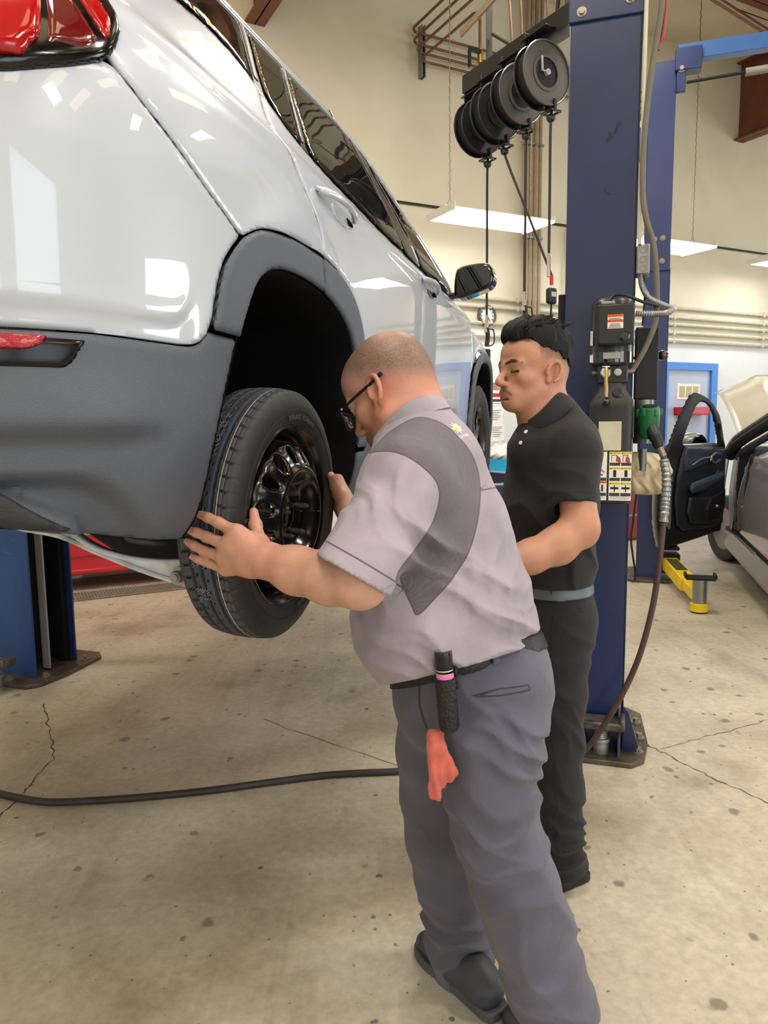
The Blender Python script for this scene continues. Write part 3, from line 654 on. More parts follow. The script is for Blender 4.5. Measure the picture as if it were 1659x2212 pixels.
# tail lamp and reflector pod
TAIL = ccm([(-.80, 2.16), (-.66, 2.165), (-.58, 2.135), (-.552, 2.095), (-.551, 2.064), (-.567, 2.028), (-.586, 1.999), (-.613, 1.977), (-.694, 1.941), (-.80, 1.912), (-1.05, 1.895)], 6) + [(-1.05, 2.15)]
tl = panel('tail_lamp', TAIL, body, 'lamp_black', suv, .009, off=.012, drop=.012, roll=.02, thick=.02)
panel('tail_lens', ccm([(-1.03, 2.13), (-.8, 2.135), (-.72, 2.11), (-.704, 2.052), (-.706, 2.011), (-.709, 1.98), (-.725, 1.96), (-.758, 1.94), (-1.03, 1.925)], 5), body, 'lens_red', tl, .009, off=.026, drop=.012, roll=.02, thick=.012)
panel('tail_lens', [(-.672, 2.13), (-.615, 2.115), (-.588, 2.08), (-.581, 2.06), (-.592, 2.022), (-.606, 2.016), (-.64, 2.07)], body, 'lens_red', tl, .008, off=.018, drop=.006, roll=.01, thick=.006)
panel('tail_lens', [(-.70, 2.12), (-.682, 2.128), (-.648, 2.07), (-.612, 2.008), (-.64, 1.985), (-.70, 1.975)], body, 'lens_dark_red', tl, .008, off=.015, drop=.006, roll=.012, thick=.006)
TM = [(2 * SCN - a, b_) for a, b_ in TAIL]; tl2 = panel('tail_lamp', TM, body, 'lamp_black', suv, .02, off=.012, drop=.012, roll=.02, thick=.02); panel('tail_lens', [((a - TM[0][0]) * .8 + TM[0][0], (b_ - 2.03) * .75 + 2.03) for a, b_ in TM], body, 'lens_red', tl2, .02, off=.02, thick=.01)
pod = panel('reflector_pod', [(-1.1, 1.560), (-.637, 1.557), (-.642, 1.548), (-.663, 1.517), (-.672, 1.508), (-.685, 1.502), (-1.1, 1.498)], body, mat('pod_black', srgb(8, 8, 9), .22, spec=.35, noise=.05), suv, .007, off=.004, drop=.012, roll=.012, thick=.015)
panel('reflector', [(-1.0, 1.559), (-.703, 1.5565), (-.716, 1.541), (-.728, 1.534), (-.745, 1.531), (-1.0, 1.528)], body, 'reflector_red', pod, .006, off=.009, drop=.004, roll=.006, thick=.006)
# greenhouse
AP = [(1.80, 1.985), (1.70, 2.08), (1.55, 2.21), (1.38, 2.335), (1.2, 2.43), (1.05, 2.47)]
glass_top = lambda a, b: [(a, ROOFL), (b, ROOFL)]
bl = lambda lo, hi, dz=.012: [(p[0], p[1] + dz) for p in BELTc if lo < p[0] < hi]
mat('trim_black', srgb(14, 13, 13), .3, spec=.3)
panel('window_trim', [(-.43, 2.265)] + bl(-.42, 1.8, .002) + [(1.82, 1.975)] + AP + [(1.0, ROOFL + .006), (-.15, ROOFL + .006), (-.3, 2.4)], body, 'trim_black', suv, .014, off=-.006, thick=.01)
panel('quarter_window', [(-.405, 2.278)] + bl(-.39, .07) + [(.07, 2.245), (.12, 2.31), (.19, 2.40), (.24, 2.462), (-.14, 2.462), (-.28, 2.40)], body, 'window_glass', suv, .016, off=.002, thick=.004)
panel('fixed_pane', [(.125, 2.22)] + bl(.14, .23) + [(.24, 2.14), (.34, 2.27), (.45, 2.40), (.50, 2.462), (.30, 2.462), (.19, 2.32)], body, 'window_glass', suv, .014, off=.002, thick=.004)
panel('rear_door_window', bl(.268, 1.0) + [(1.02, 2.03), (1.06, 2.2), (1.04, 2.40), (1.0, 2.462), (.535, 2.462), (.42, 2.33), (.30, 2.16)], body, 'window_glass', suv, .016, off=.002, thick=.004)
mat('pillar_tan', srgb(60, 54, 48), .3, coat=.3, noise=.05)
panel('pillar_cover', [(1.035, 2.02), (1.22, 2.0), (1.2, 2.2), (1.15, 2.40), (1.09, 2.45), (1.06, 2.45), (1.08, 2.3)], body, 'pillar_tan', suv, .02, off=.003, thick=.004)
panel('front_door_window', bl(1.245, 1.72) + [(1.74, 1.992), (1.66, 2.07), (1.5, 2.21), (1.34, 2.325), (1.2, 2.41), (1.24, 2.2)], body, 'window_glass', suv, .018, off=.002, thick=.004)
panel('window_bar', [(.235, 2.135), (.262, 2.15), (.41, 2.34), (.525, 2.466), (.505, 2.466), (.36, 2.30), (.24, 2.16)], body, 'pillar_tan', suv, .005, off=.006, gap=0, roll=.004, drop=.001, thick=.004)
mat('bright_trim', srgb(84, 78, 68), .4)
panel('window_bar', [(.078, 2.245), (.094, 2.235), (.20, 2.38), (.262, 2.466), (.245, 2.466)], body, 'bright_trim', suv, .005, off=.006, gap=0, roll=.004, drop=.001, thick=.004)
panel('roof_rail', [(-.75, 2.27), (-.44, 2.268), (-.31, 2.405), (-.155, 2.486), (1.04, 2.486), (1.21, 2.444), (1.39, 2.35), (1.56, 2.225), (1.71, 2.095), (1.815, 1.98), (1.84, 1.985), (1.73, 2.12), (1.58, 2.25), (1.42, 2.38), (1.2, 2.5), (1.05, 2.56), (-.2, 2.56), (-.75, 2.50)], body, 'paint_white', suv, .02, thick=.008)
# roof, bonnet, windscreen, tailgate, far side
def grid_part(name, m, P, parent=suv, **kw):
    a, b = P.shape[:2]; f = [(i * b + j, (i + 1) * b + j, (i + 1) * b + j + 1, i * b + j + 1) for i in range(a - 1) for j in range(b - 1)]
    o = mesh_obj(name, P.reshape(-1, 3), f, m, parent, **kw); mod_solid(o, .01, 0); return o
uu = np.linspace(-.55, 1.10, 16); vv = np.linspace(-.31, -1.59, 14)
grid_part('roof', 'paint_white', np.array([[car(u, v, 2.55 + .085 * (1 - ((v + .95) / .64) ** 2)) for v in vv] for u in uu]))
grid_part('windscreen', 'window_glass', np.array([[car(1.08 + t * .78 + .12 * (1 - ((v + .95) / .8) ** 2) * t, (v + .95) * (1 + .25 * t) - .95, 2.56 + .06 * (1 - ((v + .95) / .64) ** 2) * (1 - t) - .58 * t) for v in vv] for t in np.linspace(0, 1, 8)]))
hv = np.linspace(-.075, -1.825, 14)
grid_part('bonnet', 'paint_white', np.array([[car(u, -.95 + (v + .95) * (1 - .12 * ((u - 1.8) / 1.8) ** 2), np.interp(u, [1.8, 2.6, 3.3, 3.6], [1.955, 1.895, 1.77, 1.60]) + .06 * (1 - ((v + .95) / .875) ** 2)) for v in hv] for u in np.linspace(1.78, 3.6, 14)]))
panel('tailgate', [(S0, 1.94), (-1.06, 1.94), (-1.06, 2.17), (-.8, 2.19), (-.79, 2.30), (S0, 2.34)], body, 'paint_white', suv, .04)
panel('rear_window', [(S0, 2.35), (-.8, 2.31), (-.8, 2.5), (S0, 2.55)], body, 'window_glass', suv, .05)
fs = np.linspace(-.6, 3.4, 30); fw_ = np.array([1.17, 1.3, 1.5, 1.75, 1.95, 2.05, 2.2, 2.4, 2.54])
grid_part('body_side', 'paint_white', np.array([[car(s, -1.9 + float(np.interp(w, _tw[:, 0], _tw[:, 1])), min(w, float(np.interp(s, [1.0, 1.8, 2.6, 3.4], [2.54, 1.95, 1.87, 1.72])))) for w in fw_] for s in fs]))
# dark inner shell behind the gaps, wheel housings, underside
body_in = lambda s, w, o=0: body(s, w, o)
panel('inner_shell', [(-.85, 1.62), (-.42, 1.62), (-.4, 1.72), (-.3, 1.83), (-.1, 1.90), (.25, 1.90), (.5, 1.85), (.62, 1.7), (.62, 1.22), (2.2, 1.22), (2.2, 1.5), (2.35, 1.75), (2.6, 1.85), (2.3, 1.88), (1.7, 1.95), (-.4, 2.2), (-.85, 2.2)], body, 'liner', suv, .03, off=-.03, thick=0)
def housing(path, depth, name):
    P = np.array([[body(s, w, -.004) - NNI * (d if i == 0 else d) + (0 if True else 0) for s, w in path] for i, d in enumerate((0, .12, .3, depth))])
    n = len(path); f = [(i * n + j, i * n + j + 1, (i + 1) * n + j + 1, (i + 1) * n + j) for i in range(3) for j in range(n - 1)]
    f.append(tuple(3 * n + j for j in range(n)))
    o = mesh_obj(name, P.reshape(-1, 3), f, 'liner', suv); mod_solid(o, .008, 0); return o
housing(AINc, .46, 'wheel_housing'); housing(FAI, .46, 'wheel_housing')
b = MB(); b.box(car(1.3, -.95, 1.31), (1.5, 1.62, .1), AXI, NNI); b.box(car(-.66, -.95, 1.36), (.3, 1.35, .16), AXI, NNI); b.box(car(.1, -1.0, 1.42), (1.2, .85, .1), AXI, NNI); b.box(car(2.9, -1.0, 1.4), (1.0, .85, .2), AXI, NNI)
b.build('underbody', 'underbody', suv, bev=.02)
b = MB(); b.prism([(-1.2, 1.16), (-.80, 1.165), (-.66, 1.135), (-.55, 1.075), (-.42, 1.045), (-.24, 1.04), (-.24, 1.29), (-1.2, 1.29)], car(.03, 0, 0), NNI, UPZ, -.12); b.build('subframe', 'underbody', suv, bev=.01)
# rear suspension: pale lower arm with slot and bolt, coil spring, damper
arm = [(-.80, 1.150), (-.66, 1.131), (-.56, 1.097), (-.42, 1.054), (-.33, 1.032), (-.262, 1.022), (-.25, 1.05), (-.265, 1.078), (-.378, 1.076), (-.487, 1.087), (-.571, 1.112), (-.635, 1.150), (-.66, 1.158), (-.80, 1.175)]
arm = [tuple(x) for x in catmull(arm, 4, True)]
def plate(a, b, off=0.0):
    a = np.asarray(a, float); b = np.asarray(b, float); return CO + AXI * (-.05) - AXI * np.asarray(off)[..., None] + a[..., None] * NNI + b[..., None] * UPZ
slot = [tuple(x) for x in catmull([(-.672, 1.121), (-.62, 1.104), (-.605, 1.112), (-.615, 1.122), (-.662, 1.136), (-.678, 1.132)], 4, True)]
la = panel('lower_arm', arm, plate, 'arm_white', suv, .006, roll=.004, drop=0, gap=0, thick=.03, holes=[slot])
b = MB(); b.tube([car(-.052, x, z) for x, z in arm], .007, 8, closed=True); b.build('arm_flange', 'arm_white', la)
b = MB(); bc = car(-.05, -.296, 1.043); b.cyl(bc - AXI * .0, bc - AXI * .012, .024, n=24); b.cyl(bc - AXI * .012, bc - AXI * .03, .016, .0155, n=6); b.cyl(bc - AXI * .03, bc - AXI * .034, .010, n=16); b.build('arm_bolt', 'galv', la)
th = np.linspace(0, 9 * math.pi, 140); b = MB(); b.tube([car(.03 + .055 * math.cos(a), -.44 + .055 * math.sin(a), 1.10 + .022 * a / math.pi) for a in th], .009, 8); b.build('coil_spring', mat('spring_grey', srgb(74, 78, 84), .45, noise=.1), suv)
b = MB(); b.cyl(car(.06, -.30, 1.05), car(.0, -.36, 1.75), .028, n=16); b.build('damper', 'spring_grey', suv)
b = MB(); b.box(car(.02, -.235, 1.14), (.09, .05, .16), AXI, NNI); b.cyl(car(0, -.28, 1.197), car(0, -.10, 1.197), .07, n=24); b.build('knuckle', mat('knuckle_grey', srgb(92, 98, 108), .5, noise=.15), suv, bev=.008)
b = MB(); b.lathe([(0, .02), (0, .135), (.022, .135), (.022, .07), (.06, .068)], car(0, -.17, 1.197), NNI, 40); b.build('brake_disc', 'spring_grey', suv)
MB().lathe([(0, .0), (0, .178), (.012, .182)], car(0, -.185, 1.197), NNI, 40).build('dust_shield', 'liner', suv)
# door handles
for s0, nm in ((.31, 'rear'), (1.32, 'front')):
    hw = 1.987 if nm == 'rear' else 1.945; k = 1.0 if nm == 'rear' else .95
    hp = [(s0 - .135 * k, hw + .012), (s0 - .13 * k, hw + .024), (s0 - .05 * k, hw + .026), (s0 + .12 * k, hw + .006), (s0 + .13 * k, hw - .004), (s0 + .12 * k, hw - .012), (s0 - .06 * k, hw + .0), (s0 - .12 * k, hw + .0)]
    h = panel('door_handle', [tuple(x) for x in catmull(hp, 4, True)], lambda s, w, o=0: body(s, w, np.asarray(o) + .03 * np.clip(1 - ((s - s0) / .14) ** 2, 0, 1)), 'paint_white', suv, .006, off=.016, roll=.012, drop=.012, thick=.014)
    panel('handle_recess', [tuple(x) for x in catmull([(s0 - .02, hw + .012), (s0 + .06, hw + .004), (s0 + .12, hw - .008), (s0 + .11, hw - .03), (s0 + .04, hw - .035), (s0 - .02, hw - .02)], 4, True)], body, 'gloss_black' if nm == 'front' else 'paint_white', h, .006, off=.003, thick=.003)
    panel('pull_slot', [(s0 + .075, hw - .002), (s0 + .12, hw - .012), (s0 + .115, hw - .026), (s0 + .08, hw - .024)], body, 'liner', h, .004, off=.008, thick=.002)
# mirror
mi = MB(); mp_ = [(.015, 1.985), (.02, 2.075), (.05, 2.105), (.15, 2.112), (.18, 2.095), (.195, 2.05), (.18, 2.01), (.12, 1.985), (.04, 1.965)]
mp_ = [tuple(x) for x in catmull(mp_, 3, True)]
mirror = MB().prism(mp_, car(1.74, 0, 0), NNI, UPZ, -.10); mirror.prism([(-.12, 1.95), (.06, 1.975), (.06, 2.0), (-.12, 1.99)], car(1.76, 0, 0), NNI, UPZ, -.06)
mo = mirror.build('wing_mirror', 'gloss_black', suv, bev=.014, seg=3)
mg = [((a - .105) * .80 + .108, (b_ - 2.045) * .80 + 2.047) for a, b_ in mp_]
mat('mirror_glass', srgb(74, 80, 88), .02, metal=1.0)
MB().prism(mg, car(1.738, 0, 0), NNI, UPZ, .004).build('mirror_glass', 'mirror_glass', mo, smooth=False)
# front wheel still on the car
def tyre_rings(b, c, axis, R, wd, rim, n=64):
    prof = [(-wd * .42, rim), (-wd * .5, rim + (R - rim) * .35), (-wd * .5, R * .9), (-wd * .42, R * .985), (-wd * .2, R), (wd * .2, R), (wd * .42, R * .985), (wd * .5, R * .9), (wd * .5, rim + (R - rim) * .35), (wd * .42, rim)]
    return b.lathe(prof, c, axis, n, cap=False)
fc = car(2.73, -.14, 1.27); fwh = MB(); tyre_rings(fwh, fc, NNI, .355, .22, .225)
ft = fwh.build('front_tyre', 'rubber', suv)
b = MB(); b.lathe([(-.09, .225), (-.05, .20), (.0, .195), (.08, .215), (.095, .228)], fc, NNI, 48, cap=False); b.lathe([(.0, .0), (.0, .19)], fc, NNI, 48, cap=False); b.build('rim_barrel', 'wheel_black', ft)
for i in range(10):
    a = i * math.pi / 5 + (.09 if i % 2 else -.09); dv = AXI * math.cos(a) + UPZ * math.sin(a); tv = np.cross(NNI, dv)
    MB().box(fc + NNI * .06 + dv * .125, (.19, .03, .03), dv, tv, NNI).build('spoke', 'wheel_black', ft, bev=.006)
MB().lathe([(.04, .06), (.075, .055), (.08, .03), (.08, 0)], fc, NNI, 24, cap=False).build('hub_cap', 'gloss_black', ft)

# ------------------------------------------------------------------ the spare wheel being fitted
tilt = math.radians(3.5)
WX = AXI.copy(); WN = NNI * math.cos(tilt) + UPZ * -math.sin(tilt) * -1; WN = nrm(NNI * math.cos(tilt) - UPZ * math.sin(tilt)); WU = np.cross(WN, WX) * -1
if WU[2] < 0: WU = -WU
WC = V3(-.239, 1.7855, 1.197)
spare = thing('spare_wheel', WC - WU * .303 - WN * .06, 'black steel spare wheel with new tyre held at the SUV rear hub', 'wheel')
def wheel(th, r, a): return WC + WN * a + (WX * math.cos(th) + WU * math.sin(th)) * r
R0 = .303; NT = 720
prof = [(-.098, .205), (-.118, .222), (-.128, .245), (-.126, .272), (-.116, .289), (-.1085, .2965), (-.106, .2975)]
gro = [(-.082, -.075), (-.058, -.051), (-.034, -.027), (-.0105, -.0065)]
xs_ = np.linspace(-.104, .0, 53)
for x in xs_:
    r = R0 - .0045 * ((x + .052) / .052) ** 2 * 1.0
    prof.append((x, r))
prof += [(.0035, .297), (.010, .290), (.0185, .274), (.0205, .262), (.0200, .252), (.0185, .2515), (.0185, .2475), (.0195, .247), (.018, .235), (.0125, .224), (.011, .2235), (.0105, .217), (.002, .210)]
prof = np.array(prof); v = []; f = []; NP = len(prof)
ths = np.linspace(0, 2 * math.pi, NT, endpoint=False)
A, R = prof[:, 0][None, :].repeat(NT, 0), prof[:, 1][None, :].repeat(NT, 0).copy(); T = ths[:, None].repeat(NP, 1)
tread = (A > -.1045) & (A < .0005)
dep = np.zeros_like(R)
for g0, g1 in gro[:3]: dep = np.where((A > g0) & (A < g1), .0065, dep)
ph = (T / (2 * math.pi) * 60)
def sipe(sel, shift, wdt, d):
    global dep
    fr = np.abs(((ph + shift) % 1) - .5); dep = np.where(sel & (fr < wdt), np.maximum(dep, d), dep)
sipe((A > -.104) & (A < -.084), (A + .09) * 10, .085, .004); sipe((A > -.073) & (A < -.0655), .3 + A * 14, .085, .004); sipe((A > -.0495) & (A < -.042), .6 + A * 14, .085, .004)
sipe((A > -.0255) & (A < -.006), .1 - A * 8, .085, .004); sipe((A > -.006) & (A < .0005), .1 - A * 8, .085, .0025)
fr2 = np.abs((ph * .5 % 1) - .5); dep = np.where((A > -.0105) & (A < -.0085), .0015, dep)
R = R - np.where(tread, dep, 0)
side = (~tread) & (A > 0) & (R > .288); fr = np.abs((ph + .1) % 1 - .5); R = R - np.where(side & (fr < .085), .0018, 0)
Pt = WC + A[..., None] * WN + R[..., None] * (np.cos(T)[..., None] * WX + np.sin(T)[..., None] * WU)
f = [(i * NP + j, i * NP + j + 1, ((i + 1) % NT) * NP + j + 1, ((i + 1) % NT) * NP + j) for i in range(NT) for j in range(NP - 1)]
ty = mesh_obj('tyre', Pt.reshape(-1, 3), f, ['rubber', 'rubber_tread'], spare, angle=40)
ty.data.polygons.foreach_set('material_index', [int(-.1045 < prof[j][0] < .0 and dep[i, j] < .001) for i in range(NT) for j in range(NP - 1)])
def ringstrip(name, a0, a1, dr, m):
    v = []; n = 180
    for i in range(n):
        t = 2 * math.pi * i / n
        for a in (a0, a1): v.append(wheel(t, R0 - .0045 * ((a + .052) / .052) ** 2 + dr, a))
    mesh_obj(name, v, [(2 * i, 2 * i + 1, (2 * i + 3) % (2 * n), (2 * i + 2) % (2 * n)) for i in range(n)], m, ty)
ringstrip('yellow_line', -.0195, -.0180, .0006, 'dot_yellow'); ringstrip('blue_line', -.0365, -.0355, .0006, 'dot_blue')
def arc_text(mb, s, r, a, size, tc, ext=.0012, flip=False):
    """raised lettering bent round the sidewall, centred at angle tc"""
    v, fc_ = text_verts(s, size, ext, 1.05)
    out = []
    for x, y, z in v:
        th_ = tc - x / r if not flip else tc + x / r; rr = r + y if not flip else r - y
        out.append(wheel(th_, rr, a - (rr - .247) * .12 + z))
    mb.add(out, fc_)

mat('rubber_letter', srgb(70, 70, 72), .5, noise=.1)
for tx_, r_, sz_, an_, fl__ in (('INFLATE TO 60 PSI', .2365, .017, 82, False), ('MAXXIS', .2385, .026, 186, False), ('TEMPORARY USE ONLY', .2365, .017, -58, True)):
    tm_ = MB(); arc_text(tm_, tx_, r_, .0195, sz_, math.radians(an_), flip=fl__); tm_.build('sidewall_lettering', 'rubber_letter', ty, smooth=False)
# dotted batch marks printed on the tread
def dot_text(s, tc, a, size, nm):
    m_ = MB(); FONT = {'1': ['010', '110', '010', '010', '111'], '8': ['111', '101', '111', '101', '111'], '7': ['111', '001', '010', '010', '010'], 'K': ['101', '110', '100', '110', '101'], 'V': ['101', '101', '101', '101', '010'], 'L': ['100', '100', '100', '100', '111'], 'E': ['111', '100', '110', '100', '111'], '0': ['111', '101', '101', '101', '111'], 'T': ['111', '010', '010', '010', '010']}
    for k, ch in enumerate(s):
        for ry, row in enumerate(FONT[ch]):
            for cx, bit in enumerate(row):
                if bit == '1':
                    for q in ((0, 0), (.5, .5)):
                        t_ = tc + ((k * 4 + cx + q[0]) * size) / R0; aa = a - (ry + q[1]) * size * 1.0
                        p_ = wheel(t_, R0 - .0045 * ((aa + .052) / .052) ** 2 + .0007, aa); rn = nrm(p_ - (WC + WN * aa)); tn = np.cross(WN, rn)
                        m_.box(p_, (size * .26, size * .26, .0004), tn, WN, rn)
    m_.build(nm, 'dot_white', ty, smooth=False)
dot_text('187KV', math.radians(128), -.046, .0062, 'batch_mark'); dot_text('LE', math.radians(188), -.048, .0062, 'batch_mark'); dot_text('EL', math.radians(206), -.05, .0062, 'batch_mark')
# steel rim
rb = MB(); rb.lathe([(.004, .2075), (.0115, .2135), (.0125, .217), (.0105, .2195), (.006, .2195), (.003, .212), (-.004, .206), (-.018, .2035), (-.024, .198), (-.04, .186), (-.075, .184), (-.09, .2), (-.1, .208), (-.104, .216)], WC, WN, 96, cap=False, xdir=WX)
rim = rb.build('rim', 'wheel_black', spare)
dp = np.array([(.030, .006), (.052, .001), (.070, .0), (.082, .004), (.094, .018), (.104, .034), (.111, .041), (.1175, .042), (.124, .036), (.132, .030), (.146, .022), (.160, .014), (.170, .004), (.178, -.018), (.186, -.038)]); dpc = catmull(dp, 8)
def dish(t, r, o=0.0):
    t = np.asarray(t, float); r = np.asarray(r, float); a = np.interp(r, dpc[:, 0], dpc[:, 1]) + np.asarray(o)
    a = a - .006 * np.exp(-((r - .166) / .012) ** 2) * (.5 - .5 * np.cos(15 * t))
    return WC + a[..., None] * WN + r[..., None] * (np.cos(t)[..., None] * WX + np.sin(t)[..., None] * WU)
# disc as a polar grid with an oval hole ring and stud holes cut in
tt = np.linspace(0, 2 * math.pi, 361); rr = np.linspace(.031, .186, 110); TT, RR = np.meshgrid(tt, rr, indexing='ij')
Dh = np.full(TT.shape, 1.0)
for i in range(15):
    a = 2 * math.pi * i / 15; da = (TT - a + math.pi) % (2 * math.pi) - math.pi; Dh = np.minimum(Dh, (np.sqrt((da * .147 / .0165) ** 2 + ((RR - .147) / .0205) ** 2) - 1) * .0165)
STU = [math.radians(x) for x in (20, 92, 164, 236, 308)]
for a in STU:
    da = (TT - a + math.pi) % (2 * math.pi) - math.pi; Dh = np.minimum(Dh, np.hypot(da * .055, RR - .055) - .0075)
P_, F_ = clip_grid(tt, rr, Dh); dd_ = np.array([0]); 
def hole_lip(t, r):
    o = np.zeros_like(t)
    for i in range(15):
        a = 2 * math.pi * i / 15; da = (t - a + math.pi) % (2 * math.pi) - math.pi; d = (np.sqrt((da * .147 / .0165) ** 2 + ((r - .147) / .0205) ** 2) - 1) * .0165; o -= .005 * np.clip(1 - d / .005, 0, 1) ** 2
    return o
dk = mesh_obj('disc', dish(P_[:, 0], P_[:, 1], hole_lip(P_[:, 0], P_[:, 1])), F_, 'wheel_black', rim, angle=60); mod_solid(dk, .004, 0)
for i, a in enumerate(STU):
    c_ = WC + (WX * math.cos(a) + WU * math.sin(a)) * .055
    s_ = MB(); s_.cyl(c_ - WN * .06, c_ + WN * .030, .0068, n=14); s_.cyl(c_ + WN * .030, c_ + WN * .036, .0052, .0045, n=14); s_.build('wheel_stud', 'stud', suv)
# ------------------------------------------------------------------ lifts
mat('lift_blue', srgb(25, 42, 86), .32, coat=.4, coat_rough=.2, noise=.14, nscale=3.0, col2=srgb(18, 33, 70), bump=.05, bscale=12)
mat('lift_blue_worn', srgb(40, 84, 150), .4, noise=.2, nscale=5, col2=srgb(28, 60, 116), bump=.06, bscale=30, stretch=(1, 1, .4))
mat('lift_blue_far', srgb(30, 47, 94), .35, coat=.3, coat_rough=.2, noise=.08, nscale=3)
mat('shaft_black', srgb(9, 10, 14), .6, noise=.2)
mat('base_steel', srgb(112, 102, 90), .45, metal=.5, noise=.3, nscale=14, col2=srgb(70, 60, 50), bump=.2, bscale=40)
mat('bolt_steel', srgb(150, 140, 122), .4, metal=.7, noise=.2, nscale=40)
mat('pad_steel', srgb(118, 112, 104), .5, metal=.6, noise=.4, nscale=18, col2=srgb(50, 46, 42))
mat('lift_yellow', srgb(238, 204, 24), .42, noise=.1, nscale=14, col2=srgb(196, 160, 20), thresh=(.5, .8))
mat('scuff', srgb(12, 20, 42), .5, noise=.2)
mat('grey_cable', srgb(104, 96, 84), .6, noise=.12); mat('black_cable', srgb(20, 20, 21), .5, noise=.1); mat('hose_brown', srgb(72, 52, 50), .45, noise=.2, nscale=10); mat('hose_floor', srgb(60, 50, 48), .5, noise=.25, nscale=7)
def LF(P, x=0, y=0, z=0): return np.asarray(P, float) + NNI * x + AXI * y + UPZ * z
def hexbolt(mb, c, axis, r, h, n=6):
    mb.cyl(np.asarray(c) - nrm(axis) * .002, np.asarray(c) + nrm(axis) * h * .25, r * 1.7, n=18); mb.cyl(np.asarray(c), np.asarray(c) + nrm(axis) * h, r, n=n); return mb
def column(P, label, m, W_=.27, D_=.26, H_=3.0, open_side=-1, top=None, base=True):
    c = thing('lift_column', LF(P, 0, D_ / 2), label, 'lift column')
    t = .012; s = open_side
    MB().box(LF(P, 0, t / 2, H_ / 2), (W_, t, H_), NNI, AXI).build('front_plate', m, c, bev=.004)
    MB().box(LF(P, -s * (W_ / 2 - t / 2), D_ / 2, H_ / 2), (t, D_, H_), NNI, AXI).build('outer_plate', m, c, bev=.004)
    MB().box(LF(P, 0, D_ - t / 2, H_ / 2), (W_, t, H_), NNI, AXI).build('back_plate', 'lift_blue_far', c, bev=.004)
    MB().box(LF(P, s * (W_ / 2 - .06), .03, H_ / 2), (.05, .035, H_), NNI, AXI).build('guide_rail', 'shaft_black', c); MB().box(LF(P, s * (W_ / 2 - .06), D_ - .03, H_ / 2), (.05, .035, H_), NNI, AXI).build('guide_rail', 'shaft_black', c)
    MB().box(LF(P, -s * .06, D_ / 2, H_ / 2), (.04, D_ - .04, H_), NNI, AXI).build('shaft_dark_sheet', 'shaft_black', c); MB().box(LF(P, -s * .01, D_ - .018, H_ / 2), (W_ - .03, .008, H_ - .04), NNI, AXI).build('shaft_dark_sheet', 'shaft_black', c)  # black sheets added inside so the open column reads dark
    return c
PA = V3(.875, 3.05, 0)
ca = column(PA, 'near dark blue lift column beside the man in the black polo', 'lift_blue')
MB().box(LF(PA, 0, .124, 3.62), (.282, .272, 1.36), NNI, AXI).build('column_extension', 'lift_blue', ca, bev=.005)
for x, z in ((-.09, 2.975), (.088, 2.995), (-.09, 3.2), (.088, 3.2)): hexbolt(MB(), LF(PA, x, -.012, z), -AXI, .011, .012).build('bolt', 'bolt_steel', ca)
MB().box(LF(PA, -.152, .10, .98), (.028, .10, 1.9), NNI, AXI).build('guide_cover', 'shaft_black', ca, bev=.004)
def scuffs(P, lst, par, m='scuff'):
    for i, (x, z, sx, sz, an) in enumerate(lst):
        rnd = random.Random(i * 7 + 1); pl = [(math.cos(a) * sx * rnd.uniform(.4, 1), math.sin(a) * sz * rnd.uniform(.4, 1)) for a in np.linspace(0, 2 * math.pi, 14, endpoint=False)]
        pl = [(a * math.cos(an) - b * math.sin(an), a * math.sin(an) + b * math.cos(an)) for a, b in pl]
        MB().prism(pl, LF(P, x, -.0004, z), NNI, UPZ, .0004).build('scuff_mark', m, par, smooth=False)
scuffs(PA, [(.055, 2.545, .012, .03, -.5), (.028, 2.515, .014, .02, .3), (.018, 2.50, .01, .02, -.3), (.045, 2.525, .006, .016, -.4), (.012, 2.31, .006, .015, .3), (.024, 2.295, .012, .005, -.4)], ca)
# foot of the near column
def base_plate(P, par, m='base_steel', flip=1, x0=-.22, x1=.22):
    pl = [(x0, -.06), (x0 + .06, -.14), (x1 - .05, -.14), (x1, -.08), (x1 + .02, .1), (x1 + .0, .42), (x1 - .06, .48), (x0 + .06, .48), (x0, .42)]
    return MB().prism(pl, LF(P, 0, 0, .001), NNI, AXI, .022).build('base_plate', m, par, bev=.004)
base_plate(PA, ca)
for x, y in ((.195, -.02), (.205, .13), (.195, .30), (-.18, .0), (-.18, .3)): hexbolt(MB(), LF(PA, x, y, .023), UPZ, .014, .022).build('anchor_bolt', 'bolt_steel', ca)
MB().prism([(.135, .02), (.205, .02), (.155, .2), (.135, .22)], LF(PA, 0, -.02, 0), NNI, UPZ, .012).build('gusset', 'lift_blue', ca, bev=.002)
MB().prism([(0, .02), (-.1, .02), (-.02, .2), (0, .22)], LF(PA, .125, 0, 0), AXI, UPZ, -.012).build('gusset', 'lift_blue', ca, bev=.002)
# lowered swing arm pad parked against the near column
def pad(P, label, m='pad_steel', w_=.17):
    p = thing('lift_pad', P, label, 'lift pad')
    MB().lathe([(0, .030), (.03, .032), (.05, .03)], LF(P, 0, 0, .0), UPZ, 20).build('foot', 'galv', p)
    b = MB(); b.lathe([(.05 + i * .004, .028 if i % 2 else .0255) for i in range(16)], LF(P, 0, 0, .0), UPZ, 20); b.build('screw', 'galv', p)
    MB().lathe([(0, .036), (.008, .038), (.016, .036)], LF(P, 0, 0, .05), UPZ, 24).build('collar', 'galv', p)
    b = MB(); b.box(LF(P, 0, 0, .13), (w_, .10, .035), NNI, AXI); b.box(LF(P, -w_ / 2, 0, .14), (.02, .10, .05), NNI, AXI); b.box(LF(P, w_ / 2, 0, .14), (.02, .10, .05), NNI, AXI); b.build('saddle', m, p, bev=.007)
    return p
pad(V3(.90, 2.975, .024), 'worn steel lift pad on a screw at the foot of the near column')
